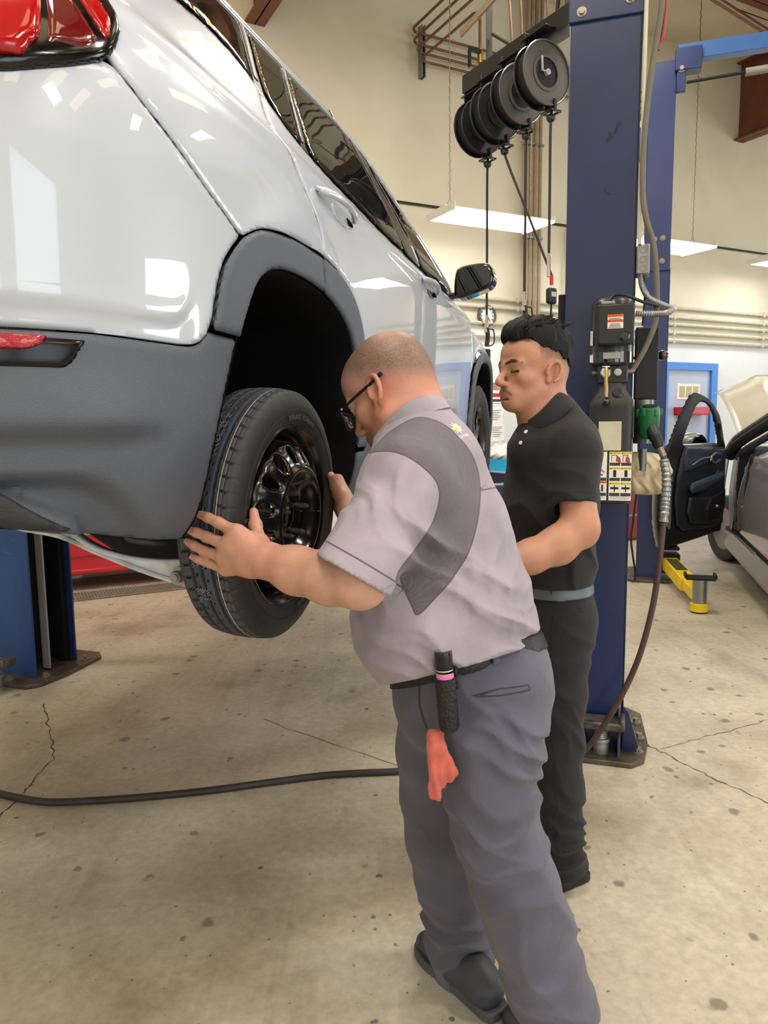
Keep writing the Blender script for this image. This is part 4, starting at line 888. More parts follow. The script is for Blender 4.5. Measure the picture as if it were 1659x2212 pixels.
# left column, seen past the rear bumper
PB = V3(-2.085, 4.05, 0)
cb = column(PB, 'scratched blue lift column at left behind the SUV rear bumper', 'lift_blue_worn', W_=.26, D_=.32, H_=3.0, open_side=1)
base_plate(PB, cb, 'base_steel', x0=-.25, x1=.235)
for x, y in ((.18, .02), (.19, .33), (.03, -.09), (-.2, -.05)): hexbolt(MB(), LF(PB, x, y, .023), UPZ, .014, .022).build('anchor_bolt', 'bolt_steel', cb)
mat('strip_silver', srgb(176, 166, 156), .4, metal=.3, noise=.2, stretch=(40, 40, 1), nscale=8)
MB().box(LF(PB, .10, .12, 1.52), (.05, .012, 2.98), NNI, AXI).build('cable_cover', 'strip_silver', cb, bev=.003)
MB().box(LF(PB, .128, .313, 1.5), (.03, .014, 3.0), NNI, AXI).build('back_flange', 'lift_blue_far', cb, bev=.003)
mat('scratch', srgb(120, 150, 196), .6)
scuffs(PB, [(-.02, 1.0, .03, .0012, .4), (.02, .93, .05, .001, -.3), (-.05, .86, .04, .001, .2), (.03, .80, .03, .0012, -.6), (-.01, .72, .045, .001, -.2)], cb, 'scratch')
pad(V3(-2.10, 3.86, .024), 'worn steel lift pad on a screw at the foot of the left column')
# swing arms that carry the SUV
def swing(P, z, tgt, name_lbl):
    a = thing('swing_arm', LF(P, 0, .12, z), name_lbl, 'lift arm'); p0 = LF(P, 0, .12, z); p1 = np.array(tgt, float); d = nrm(p1 - p0); sx = np.cross(d, UPZ); L = np.linalg.norm(p1 - p0)
    MB().box((p0 + p1) / 2, (L, .10, .08), d, sx).build('beam', 'lift_blue', a, bev=.006)
    MB().box(p0 + (p1 - p0) * .75, (L * .5, .08, .06), d, sx).build('extension', 'lift_yellow', a, bev=.006)
    MB().lathe([(.0, .03), (.055, .03), (.055, .055), (.075, .055)], p1 + UPZ * .03, UPZ, 20).build('lift_pad', 'pad_steel', a)
swing(PA, 1.12, car(.72, -.14, 1.145), 'swing arm under the SUV rear sill, near side'); swing(PA, 1.12, car(2.05, -.14, 1.145), 'swing arm under the SUV front sill, near side')
swing(PB, 1.16, car(.72, -1.72, 1.145), 'swing arm under the SUV rear sill, far side'); swing(PB, 1.16, car(2.05, -1.72, 1.145), 'swing arm under the SUV front sill, far side')
# far column of the second lift
PC = V3(2.325, 6.42, 0)
cc = column(PC, 'far dark blue lift column with overhead bar near the grey door', 'lift_blue_far', W_=.20, D_=.22, H_=2.66, open_side=-1)
MB().box(LF(PC, -.01, .105, 3.465), (.21, .24, 1.65), NNI, AXI).build('column_extension', 'lift_blue_far', cc, bev=.005)
for x, z in ((-.035, 2.9), (.03, 2.905), (.03, 2.72)): hexbolt(MB(), LF(PC, x, -.016, z), -AXI, .013, .012).build('bolt', 'bolt_steel', cc)
base_plate(PC, cc, 'base_steel', x0=-.2, x1=.2)
for x, y in ((-.16, -.02), (.16, .0), (.16, .25)): hexbolt(MB(), LF(PC, x, y, .023), UPZ, .014, .022).build('anchor_bolt', 'bolt_steel', cc)
ob = thing('overhead_bar', LF(PC, .1, .1, 4.2), 'blue overhead crossbar running right from the far column', 'crossbar')
MB().box(LF(PC, 1.55, .02, 4.335), (2.9, .10, .12), NNI, AXI).build('beam', mat('bar_blue', srgb(58, 98, 156), .35, coat=.3, noise=.08), ob, bev=.004)
MB().box(LF(PC, .18, .0, 4.27), (.2, .13, .17), NNI, AXI).build('end_bracket', 'lift_blue_far', ob, bev=.006); MB().box(LF(PC, .13, -.03, 4.11), (.07, .04, .17), NNI, AXI).build('hanger', 'lift_blue_far', ob, bev=.006)
hexbolt(MB(), LF(PC, .13, -.052, 4.2), -AXI, .018, .02).build('pin', 'bolt_steel', ob)
MB().tube([LF(PC, .17, -.05, 4.09), LF(PC, .6, -.05, 4.105)], .012, 10).build('limit_rod', 'shaft_black', ob); MB().tube([LF(PC, .6, -.05, 4.105), LF(PC, 3.0, -.05, 4.17)], .03, 12).build('rod_sleeve', mat('foam_grey', srgb(140, 136, 128), .7, noise=.1), ob)
bx = thing('switch_box', LF(PC, -.16, .0, 3.63), 'black limit switch box on left edge of the far column', 'switch')
MB().box(LF(PC, -.155, .04, 3.73), (.07, .08, .36), NNI, AXI).build('case', 'black_plastic', bx, bev=.006); MB().box(LF(PC, -.155, -.005, 3.83), (.045, .01, .05), NNI, AXI).build('label', 'conduit', bx, smooth=False)
kb = MB(); kb.tube([LF(PA, .13, .1, 1.665), LF(PA, .235, .1, 1.672)], .006, 8); lv = kb.build('release_lever', 'bolt_steel', label='thin release lever with black ball knob right of power unit', cat='lever'); MB().sphere(LF(PA, .25, .1, 1.672), .022).build('ball_knob', 'gloss_black', lv)
# yellow swing arm of the second lift, lying out over the floor
ya = thing('swing_arm', V3(2.45, 5.9, .0), 'yellow lift arm with upright silver pad lying out from far column', 'lift arm')
y0, y1 = V3(2.50, 6.40, .15), V3(2.30, 5.30, .12); d = nrm(y1 - y0); sx = np.cross(d, UPZ); L = np.linalg.norm(y1 - y0)
MB().box(y0 + d * L * .34, (L * .68, .12, .11), d, sx).build('arm_tube', 'lift_yellow', ya, bev=.008); MB().box(y0 + d * L * .78, (L * .4, .09, .085), d, sx).build('inner_tube', 'lift_yellow', ya, bev=.008)
b = MB(); b.box(y0 - d * .05 + UPZ * .0, (.16, .17, .17), d, sx); b.box(y0 - d * .03 + UPZ * .14, (.2, .14, .03), d, sx); b.build('pivot_block', 'shaft_black', ya, bev=.008)
MB().box(y0 + d * .3 + UPZ * .056, (.42, .09, .004), d, sx).build('grip_strip', mat('grip_black', srgb(96, 84, 30), .8, noise=.5, nscale=60, col2=srgb(30, 28, 20)), ya, smooth=False)
pc_ = y1 - d * .0
MB().lathe([(0, .062), (.055, .064), (.06, .05)], V3(pc_[0], pc_[1], .012), UPZ, 24).build('pad_socket', 'lift_yellow', ya); MB().lathe([(0, .05), (.19, .05)], V3(pc_[0], pc_[1], .06), UPZ, 24).build('pad_post', mat('satin_steel', srgb(150, 148, 146), .3, metal=.9, noise=.1), ya)
b = MB(); b.box(V3(pc_[0], pc_[1], .258), (.2, .12, .02), NNI, AXI); b.box(V3(pc_[0], pc_[1], .275) + NNI * .1, (.02, .12, .03), NNI, AXI); b.box(V3(pc_[0], pc_[1], .275) - NNI * .1, (.02, .12, .03), NNI, AXI); b.build('pad_saddle', 'shaft_black', ya, bev=.004)
MB().lathe([(0, .055), (.012, .055)], V3(pc_[0], pc_[1], .0), UPZ, 20).build('pad_foot', 'shaft_black', ya)

# ------------------------------------------------------------------ hydraulic power unit on the near column
mat('pump_black', srgb(30, 30, 31), .35, coat=.25, coat_rough=.25, noise=.12, nscale=10); mat('tank_black', srgb(38, 37, 36), .42, noise=.12, nscale=6)
mat('warn_orange', srgb(232, 96, 40), .6); mat('caution_yellow', srgb(240, 206, 40), .6); mat('label_white', srgb(228, 224, 212), .6, noise=.03); mat('label_grey', srgb(176, 174, 170), .5, noise=.08); mat('label_cream', srgb(206, 200, 176), .7, noise=.1, nscale=12, col2=srgb(186, 178, 150)); mat('chrome_knob', srgb(210, 208, 200), .16, metal=1.0); mat('lever_gold', srgb(206, 170, 110), .25, metal=.9); mat('pict_red', srgb(170, 70, 60), .7)
pu = thing('power_unit', LF(PA, .06, -.1, 1.09), 'black hydraulic pump with reservoir and warning labels on near column', 'pump')
U = lambda x, y, z: LF(PA, x, y, z)
mo_ = MB(); mo_.lathe([(0, .07), (.01, .078), (.235, .078), (.25, .07), (.262, .05)], U(.052, -.1, 1.622), UPZ, 36); motor = mo_.build('motor', 'pump_black', pu)
MB().lathe([(0, .0795), (.04, .0795)], U(.052, -.1, 1.632), UPZ, 36, cap=False).build('motor_band', 'gloss_black', motor)
cbx = MB().box(U(.066, -.192, 1.768), (.132, .06, .148), NNI, AXI).build('control_box', 'pump_black', motor, bev=.006)
b = MB(); b.lathe([(0, .02), (.012, .019), (.013, .014), (.018, .013)], U(.098, -.222, 1.722), -AXI, 24); b.build('up_button', 'gloss_black', motor)
b = MB(); b.box(U(.036, -.2, 1.848), (.05, .03, .012), NNI, AXI); b.build('cable_gland', 'galv', motor, bev=.003)
def flat(name, par, x0, x1, z0, z1, y, m, d=.001): return MB().box(U((x0 + x1) / 2, y - d / 2, (z0 + z1) / 2), (x1 - x0, d, z1 - z0), NNI, AXI).build(name, m, par, smooth=False)
flat('warning_label', motor, .036, .092, 1.752, 1.803, -.2224, 'label_white'); 
for z in (1.7985, 1.7795): flat('warning_stripe', motor, .036, .092, z - .0045, z + .0045, -.2236, 'warn_orange')
b = MB()
for z in (1.7985, 1.7795): add_text(b, '\u25B2 WARNING' if False else 'WARNING', U(.066, -.2248, z), NNI, UPZ, .0078)
for z in (1.7985, 1.7795): b.prism([(-.0035, -.003), (.0035, -.003), (0, .0035)], U(.043, -.2248, z), NNI, UPZ, .0002)
for z in (1.789, 1.7855, 1.769, 1.7655, 1.762, 1.7585, 1.755): b.box(U(.062, -.2238, z), (.046 - .006 * ((z * 1000) % 3), .0004, .0014), NNI, AXI)
b.build('label_print', 'ink', motor, smooth=False)
flat('rating_plate', motor, .022, .084, 1.645, 1.668, -.1795, 'label_grey', .006); flat('side_label', motor, -.028, -.010, 1.636, 1.664, -.135, 'label_white', .006); flat('side_label', motor, -.028, -.018, 1.70, 1.755, -.135, 'label_white', .006)
vb = MB().box(U(.058, -.1, 1.588), (.112, .11, .07), NNI, AXI).build('valve_block', 'pump_black', pu, bev=.006)
MB().lathe([(0, .02), (.008, .02), (.012, .015)], U(.032, -.155, 1.594), -AXI, 24).build('lever_hub', 'chrome_knob', pu); MB().lathe([(0, .014), (.012, .014), (.016, .01)], U(.077, -.155, 1.594), -AXI, 24).build('relief_cap', 'label_grey', pu)
lv = MB().tube([U(.034, -.172, 1.615), U(.036, -.185, 1.57), U(.038, -.195, 1.50)], [.0085, .0075, .007], 12).build('lowering_lever', 'lever_gold', pu); MB().sphere(U(.038, -.197, 1.482), .0135).build('lever_knob', 'gloss_black', lv); MB().box(U(.034, -.175, 1.616), (.03, .012, .006), NNI, AXI).build('lever_pin', 'chrome_knob', lv, bev=.002)
MB().cyl(U(.112, -.1, 1.60), U(.138, -.1, 1.60), .010, n=12).build('hose_fitting', 'bolt_steel', pu); MB().cyl(U(.0, -.1, 1.597), U(-.02, -.1, 1.597), .010, n=12).build('hose_fitting', 'bolt_steel', pu)
# reservoir: shouldered tank
def tank_ring(z, hx, hy, r): 
    o = []
    for sx, sy, a0 in ((1, 1, 0), (-1, 1, 90), (-1, -1, 180), (1, -1, 270)):
        for a in np.linspace(a0, a0 + 90, 6): o.append(U(.058 + sx * (hx - r) + r * math.cos(math.radians(a)), -.105 + sy * (hy - r) + r * math.sin(math.radians(a)), z))
    return o
rings = [tank_ring(*q) for q in ((1.09, .07, .07, .02), (1.096, .08, .08, .025), (1.46, .082, .08, .025), (1.485, .08, .078, .03), (1.525, .055, .055, .03), (1.555, .05, .05, .03))]
n_ = len(rings[0]); f = [tuple(range(n_ - 1, -1, -1)), tuple((len(rings) - 1) * n_ + i for i in range(n_))] + [(k * n_ + i, k * n_ + (i + 1) % n_, (k + 1) * n_ + (i + 1) % n_, (k + 1) * n_ + i) for k in range(len(rings) - 1) for i in range(n_)]
tank = mesh_obj('reservoir', np.array(rings).reshape(-1, 3), f, 'tank_black', pu, angle=45)
MB().lathe([(0, .022), (.02, .022), (.024, .018)], U(.078, -.15, 1.505), nrm(-AXI * .8 + UPZ * .6), 20).build('filler_cap', 'pump_black', tank)
TY = -.1862
flat('data_sheet', tank, .012, .096, 1.297, 1.408, TY, 'label_cream', .0015)
flat('decal_panel', tank, -.019, .046, 1.104, 1.292, TY, 'label_white', .001); flat('decal_panel', tank, .054, .1365, 1.104, 1.292, TY, 'label_white', .001)
cap_y, cap_k, cap_t, pic = MB(), MB(), MB(), MB()
for j in range(3):
    z0 = 1.292 - j * .0585
    for i, (xa, xb) in enumerate(((.055, .0955), (.097, .136))):
        cap_y.box(U((xa + xb) / 2, TY - .0013, z0 - .005), (xb - xa, .0006, .0085), NNI, AXI); cap_k.box(U((xa + xb) / 2, TY - .0013, z0 - .0475), (xb - xa - .002, .0006, .012), NNI, AXI)
        add_text(cap_t, 'CAUTION', U((xa + xb) / 2 + .003, TY - .0019, z0 - .005), NNI, UPZ, .0075); cap_t.prism([(-.003, -.0027), (.003, -.0027), (0, .003)], U(xa + .005, TY - .0019, z0 - .005), NNI, UPZ, .0002)
        cx = (xa + xb) / 2; zc = z0 - .025
        if j == 0:
            for q in ((-.012, 0, .002, .026), (.006, 0, .002, .026), (-.003, .012, .02, .002)): pic.box(U(cx + q[0], TY - .0014, zc + q[1]), (q[2], .0006, q[3]), NNI, AXI)
        elif j == 1: pic.box(U(cx, TY - .0014, zc), (.011, .0006, .026), NNI, AXI)
        else:
            pic.box(U(cx, TY - .0014, zc), (.004, .0006, .026), NNI, AXI); pic.box(U(cx, TY - .0014, zc + .002), (.03, .0006, .008), NNI, AXI)
    if j > 0: cap_k.box(U(.0135, TY - .0013, z0 - .0475), (.062, .0006, .012), NNI, AXI)
for k in range(4): cap_k.box(U(.094, TY - .0013, 1.124 - k * .0045), (.075 - .01 * (k % 2), .0006, .0007), NNI, AXI); cap_k.box(U(.018, TY - .0013, 1.124 - k * .0045), (.04 - .01 * (k % 2), .0006, .0007), NNI, AXI)
cap_k.box(U(-.004, TY - .0014, 1.205), (.02, .0006, .014), NNI, AXI); cap_k.box(U(.02, TY - .0014, 1.203), (.022, .0006, .006), NNI, AXI); cap_k.box(U(.03, TY - .0014, 1.152), (.008, .0006, .026), NNI, AXI); cap_k.box(U(.008, TY - .0014, 1.144), (.03, .0006, .004), NNI, AXI)
cap_y.build('caution_header', 'caution_yellow', tank, smooth=False); cap_k.build('caption_block', 'ink', tank, smooth=False, kind='stuff'); cap_t.build('caution_lettering', 'black_plastic', tank, smooth=False); pic.build('pictogram', 'black_plastic', tank, smooth=False)
b = MB(); b.box(U(.015, TY - .0013, 1.1745), (.06, .0006, .008), NNI, AXI); b.build('warning_header', 'warn_orange', tank, smooth=False); b = MB(); add_text(b, 'WARNING', U(.018, TY - .0019, 1.1745), NNI, UPZ, .0075); b.build('warning_lettering', 'black_plastic', tank, smooth=False)
b = MB(); b.prism([(0, 0), (.02, -.012), (.016, .012), (.004, .02)], U(.078, TY - .0016, 1.258), NNI, UPZ, .0004); b.prism([(0, 0), (.02, -.012), (.016, .012), (.004, .02)], U(.112, TY - .0016, 1.256), NNI, UPZ, .0004); b.build('red_figure', 'pict_red', tank, smooth=False)
b = MB(); b.prism([(-.015, 0), (.044, -.024), (.02, -.002), (-.01, .03)], U(0, TY - .003, 1.235), NNI, UPZ, .001); b.build('curled_corner', mat('curl_tan', srgb(176, 146, 110), .7), tank, smooth=False)
# electrics on the column's right edge
sb = MB().box(U(.185, .05, 1.635), (.09, .10, .285), NNI, AXI).build('switch_cabinet', 'black_plastic', bev=.006, label='plain black box behind the pump on the near column', cat='box')
jb = thing('junction_box', U(.158, -.02, 1.98), 'small grey metal junction box with knockouts on the near column', 'junction box')
MB().box(U(.16, .03, 2.035), (.05, .09, .115), NNI, AXI).build('case', 'galv', jb, bev=.006)
for z in (2.07, 2.035, 2.0): MB().lathe([(0, .013), (.002, .013), (.002, .010), (.0005, .010)], U(.16, -.015, z), -AXI, 18, cap=False).build('knockout', 'bolt_steel', jb)
MB().tube([U(.145, -.02, 4.2), U(.145, -.02, 2.09)], .008, 10).build('conduit_pipe', 'conduit', label='straight pale conduit down right edge of near column', cat='conduit')
fx = catmull([U(.155, .0, 1.98), U(.16, -.03, 1.93), U(.185, -.06, 1.88), U(.235, -.09, 1.845), U(.262, -.12, 1.825), U(.245, -.16, 1.806), U(.195, -.19, 1.802), U(.135, -.195, 1.806)], 30)
fl_ = MB(); fl_.tube(fx, [.0105 + .0018 * math.sin(i * 1.55) for i in range(len(fx))], 12); fl_.build('flexible_conduit', 'galv', label='ribbed metal flexible conduit looping from junction box to pump', cat='conduit')
MB().tube(catmull([U(.04, -.2, 1.855), U(.06, -.2, 1.875), U(.1, -.2, 1.872), U(.16, -.17, 1.85), U(.215, -.12, 1.838)], 10), .006, 8).build('motor_cable', 'black_cable', label='short black cable arching over top of the pump', cat='cable')
MB().tube(catmull([U(.19, .0, 4.2), U(.205, -.02, 3.2), U(.20, -.02, 2.95), U(.17, -.02, 2.72), U(.152, -.03, 2.5), U(.15, -.04, 2.3), U(.165, -.05, 2.18), U(.195, -.05, 2.08), U(.21, -.05, 1.95), U(.212, -.05, 1.8), U(.18, -.06, 1.70), U(.145, -.08, 1.63), U(.128, -.09, 1.602)], 10), .0115, 10).build('hydraulic_hose', 'grey_cable', label='grey brown hydraulic hose running down behind the junction box to pump', cat='hose')
MB().tube(catmull([U(.215, .02, 4.2), U(.215, .0, 3.0), U(.19, .0, 2.8)], 10), .008, 8).build('red_cable', mat('cable_red', srgb(150, 60, 56), .5), label='dull red cable beside grey hose at column top', cat='cable')
MB().tube(catmull([U(.165, -.02, 1.975), U(.17, -.03, 1.9), U(.165, -.03, 1.78)], 8), .004, 8).build('drop_cable', 'black_cable', label='thin black cable hanging below the junction box', cat='cable')
# green nozzle, holster, its hose, and the stained bag
mat('nozzle_green', srgb(26, 96, 58), .4, noise=.12); mat('holster_grey', srgb(120, 120, 116), .35, metal=.8, noise=.15)
hz = thing('nozzle_holster', U(.175, -.08, 1.32), 'grey metal cup holding the green nozzle beside the pump', 'holster')
MB().lathe([(0, .03), (.0, .036), (.17, .036), (.17, .033), (.01, .03)], U(.178, -.06, 1.32), UPZ, 24, cap=False).build('cup', 'holster_grey', hz); MB().box(U(.16, -.01, 1.33), (.05, .1, .02), NNI, AXI).build('bracket', 'shaft_black', hz); MB().cyl(U(.178, -.095, 1.215), U(.178, -.095, 1.30), .015, n=16).build('drain_tube', 'holster_grey', hz)
nz = thing('fluid_nozzle', U(.2, -.11, 1.34), 'green capped nozzle with black handle hanging beside the pump', 'nozzle')
b = MB(); b.lathe([(0, .03), (.02, .038), (.10, .04), (.118, .036), (.122, .028), (.112, .026)], U(.196, -.12, 1.345), nrm(UPZ - AXI * .25), 28); b.build('body', 'nozzle_green', nz)
for a in range(6):
    an = a * math.pi / 3; MB().box(U(.196 + .038 * math.cos(an), -.138 + .038 * math.sin(an), 1.44), (.02, .012, .03), NNI * math.cos(an) + AXI * math.sin(an), -NNI * math.sin(an) + AXI * math.cos(an)).build('grip_lug', 'nozzle_green', nz, bev=.004)
MB().lathe([(0, .026), (.004, .026)], U(.196, -.151, 1.462), nrm(UPZ - AXI * .25), 24).build('cap_face', 'shaft_black', nz)
MB().tube(catmull([U(.205, -.15, 1.38), U(.222, -.17, 1.34), U(.235, -.17, 1.31)], 6), [.024] * 6 + [.021] * 6 + [.019], 14).build('handle', 'black_plastic', nz); MB().tube([U(.232, -.17, 1.315), U(.25, -.17, 1.275)], .013, 12).build('swivel', 'bolt_steel', nz)
hp_ = catmull([U(.25, -.17, 1.275), U(.262, -.18, 1.20), U(.262, -.18, 1.12), U(.258, -.19, 1.04), U(.245, -.2, .85), U(.225, -.2, .68), U(.18, -.2, .48), U(.11, -.2, .30), U(.03, -.18, .14), U(-.03, -.14, .04), U(-.10, -.12, .014), U(-.35, -.15, .014)], 12)
hs = MB().tube(hp_, .0115, 12).build('fluid_hose', 'hose_brown', label='maroon hose hanging from the green nozzle down to floor', cat='hose')
sg = hp_[2:38]; MB().tube(sg, [.0165 + .0022 * math.sin(i * 2.2) for i in range(len(sg))], 12).build('spring_guard', 'galv', hs)
V_, F_ = SDF().ell(U(.205, -.04, 1.205), (.085, .05, .075), None).cone(U(.145, -.05, 1.24), U(.26, -.06, 1.22), .04, .02, .05).cone(U(.15, -.05, 1.15), U(.24, -.05, 1.14), .03, .02, .04).mesh(.006)
V_ = V_ + .004 * np.sin(V_[:, [2]] * 130 + V_[:, [0]] * 90) * NNI + .004 * np.sin(V_[:, [0]] * 150 + 2 * np.sin(V_[:, [2]] * 60)) * AXI
mesh_obj('plastic_bag', V_, F_, mat('bag_tan', srgb(214, 200, 166), .5, noise=.15, nscale=8, col2=srgb(170, 150, 110)), angle=None, label='crumpled beige plastic bag hanging behind the nozzle hose', cat='bag')

# ------------------------------------------------------------------ hose reels
mat('reel_black', srgb(26, 27, 30), .38, coat=.3, coat_rough=.25, noise=.15, nscale=7); mat('reel_grey', srgb(84, 80, 74), .4, coat=.2, coat_rough=.3, noise=.12, nscale=6)
RD = nrm(V3(.681, 6.2, 0) - V3(1.246, 5.2, 0)); RS = V3(RD[1], -RD[0], 0)
rl = thing('reel_rail', V3(1.0, 5.7, 4.0), 'black steel rail slanting away from near column above four hose reels', 'rail')
r0, r1 = V3(1.29, 5.08, 4.045), V3(.672, 6.22, 4.045); LR = np.linalg.norm(r1 - r0)
MB().box((r0 + r1) / 2, (LR, .012, .13), RD, RS).build('web', 'reel_black', rl, bev=.003); MB().box((r0 + r1) / 2 + RS * .06 - UPZ * .06, (LR, .13, .012), RD, RS).build('flange', 'reel_black', rl, bev=.003); MB().box((r0 + r1) / 2 + RS * .06 + UPZ * .06, (LR, .13, .012), RD, RS).build('flange', 'reel_black', rl, bev=.003)
RZ = [(1.14, 5.35, 3.753), (1.027, 5.65, 3.742), (.91, 5.9, 3.725), (.814, 6.15, 3.714)]
rn_ = ['nearest', 'second nearest', 'third nearest', 'farthest']
for i, rc in enumerate(RZ):
    rc = np.array(rc); t = thing('hose_reel', rc - UPZ * .26, '%s of the four black hose reels under the slanting rail' % rn_[i], 'hose reel', 'hose reels on the rail')
    fm = 'reel_grey' if i < 2 else 'reel_black'
    for k, off in enumerate((0.0, .10)):
        MB().lathe([(-.006, .2), (-.010, .206), (-.004, .212), (.004, .206), (.002, .12), (.0, .098), (.012, .096), (.012, .094), (-.004, .096), (-.004, .118)], rc + RD * off, RD, 48, cap=False, xdir=RS).build('flange', fm if k == 0 else 'reel_black', t)
    MB().lathe([(0, .095), (.10, .095)], rc, RD, 32, cap=False).build('drum', 'shaft_black', t)
    MB().lathe([(0, .17), (.004, .182), (.09, .182), (.094, .17)], rc + RD * .004, RD, 40).build('wound_hose', 'shaft_black', t)
    MB().cyl(rc - RD * .02, rc + RD * .13, .02, n=16).build('spindle', 'label_grey' if i == 0 else 'bolt_steel', t)
    for a in (.5, 2.6, 4.7): MB().box(rc + RD * .03 + (RS * math.cos(a) + UPZ * math.sin(a)) * .055, (.09, .05, .01), RS * math.cos(a) + UPZ * math.sin(a), -RS * math.sin(a) + UPZ * math.cos(a), RD).build('hub_spoke', 'reel_black', t)
    b = MB(); b.tube([rc - RD * .015, rc - RD * .015 - RS * .05, rc - RD * .015 - RS * .055 + UPZ * .09], .008, 8); b.build('inlet_elbow', 'label_grey', t)
    b = MB(); b.box(rc + RD * .15 + UPZ * .10, (.012, .14, .40), RD, RS); b.box(rc + RD * .05 + UPZ * .255, (.26, .17, .010), RD, RS); b.build('bracket', 'reel_black', t, bev=.003)
    for q in (-.03, .03): hexbolt(MB(), rc + RD * (q - .02) + UPZ * .30 + RS * .03, -RS, .009, .016).build('bolt', 'bolt_steel', t)
    ar = rc + RS * .07 - UPZ * .235 + RD * .03
    MB().box(ar + UPZ * .045, (.10, .02, .07), RD, RS).build('guide_arm', 'reel_black', t, bev=.003); b = MB()
    for sx_ in (-1, 1): b.box(ar + RD * .05 * sx_, (.014, .09, .012), RD, RS); b.box(ar + RS * .042 * sx_, (.1, .012, .012), RD, RS)
    b.build('roller_guide', 'reel_black', t); MB().sphere(ar - UPZ * .035, .032, sc=(1, 1, .9)).build('hose_stop', 'reel_black', t)
    # its hanging hose and gun
    ends = [(1.155, 5.35, 2.23), (1.03, 5.66, 2.28), (.935, 5.82, 3.02), (.825, 6.16, 2.23)]
    st_ = ar - UPZ * .05
    en = [st_ * V3(1, 1, 0) + UPZ * z for z in (2.42, 2.32, 2.38, 2.22)][i]
    if i == 2: en = V3(1.268, 5.68, 2.48)
    hm = MB().tube(catmull([rc + RS * .17 - UPZ * .06 + RD * .04, rc + RS * .1 - UPZ * .19 + RD * .03, st_, (st_ + en) / 2, en], 8), .0095, 8).build('reel_hose', 'black_cable', label='black hose hanging from the %s hose reel' % rn_[i], cat='hose', group='hoses hanging from the reels')
    if i in (1, 3):
        g = thing('dispensing_gun', en - UPZ * .3, 'silver and black dispensing gun on the hose of the %s reel' % rn_[i], 'hose gun')
        MB().tube([en + UPZ * .05, en - UPZ * .02, en - UPZ * .09 - RS * .01], [.012, .016, .014], 12).build('swivel', 'chrome_knob', g); MB().tube(catmull([en - UPZ * .05, en + RS * .012 - UPZ * .12, en - UPZ * .20], 6), .019, 12).build('handle', 'black_plastic', g)
        MB().tube(catmull([en - UPZ * .06 + RS * .02, en + RS * .07 - UPZ * .07, en + RS * .075 - UPZ * .17, en + RS * .02 - UPZ * .2], 6), .0055, 8).build('trigger_guard', 'black_plastic', g); MB().box(en - UPZ * .265, (.055, .04, .085), RS, RD).build('meter', 'black_plastic', g, bev=.006)
        MB().tube([en - UPZ * .3, en - UPZ * .40, en - UPZ * .50 - RS * .012], .006, 8).build('spout', 'black_cable', g)
    elif i == 2:
        g = thing('oil_meter_gun', en - UPZ * .2, 'black digital meter gun with red tip hanging by near column', 'hose gun')
        MB().tube([en + UPZ * .0, en - UPZ * .07], .014, 10).build('red_joint', 'red_plastic', g); MB().box(en - UPZ * .15, (.085, .05, .12), RS, RD).build('meter_body', 'black_plastic', g, bev=.02, seg=3); MB().box(en - UPZ * .14 - RD * .026, (.045, .006, .035), RS, RD).build('display', 'label_grey', g, smooth=False)
        MB().tube([en - UPZ * .2, en - UPZ * .32], .008, 8).build('spout', 'black_cable', g)
    else: MB().tube([en + UPZ * .16, en - UPZ * .0], .014, 10).build('hose_coupling', 'chrome_knob', hm)
fr_ = thing('steel_hanger', V3(1.0, 5.8, 4.1), 'dark steel hanger reaching from ceiling down to the hose reels', 'hanger')
for p_ in (V3(.84, 6.0, 0), V3(1.255, 5.25, 0)):
    MB().box(p_ + UPZ * 5.17, (.055, .006, 2.15), RS, RD).build('hanger', 'steel_dark', fr_); MB().box(p_ + UPZ * 5.17 + RS * .027 + RD * .025, (.006, .05, 2.15), RS, RD).build('hanger', 'conduit_brown', fr_)
MB().box(V3(.88, 5.85, 4.52), (.95, .02, .05), nrm(V3(.5, -.9, .17)), nrm(V3(.9, .5, 0))).build('brace', 'conduit_brown', fr_); MB().tube([V3(.86, 5.97, 4.3), V3(1.0, 5.72, 4.08)], .012, 8).build('brace', 'steel_dark', fr_); MB().tube([V3(1.2, 5.35, 4.1), V3(1.25, 5.2, 4.75)], .014, 8).build('brace', 'steel_dark', fr_)
for i, (a, b_) in enumerate(((V3(.95, 5.9, 6.2), V3(.98, 5.78, 4.1)), (V3(1.02, 5.7, 6.2), V3(1.03, 5.66, 4.1)), (V3(1.15, 5.5, 6.2), V3(1.16, 5.42, 4.1)))):
    MB().tube(catmull([a, a * .6 + b_ * .4 + RS * .03, a * .3 + b_ * .7 - RS * .03, b_], 8), .009, 8).build('feed_hose', 'copper', label='%s feed line dropping to the hose reel rail' % ['left', 'middle', 'right'][i], cat='pipe', group='feed lines')
MB().tube([rm(-3.6, 1.9, 5.75), rm(.6, 1.2, 5.72)], .035, 12).build('sprinkler_pipe', 'copper', label='thick copper coloured pipe under the ceiling behind columns', cat='pipe')

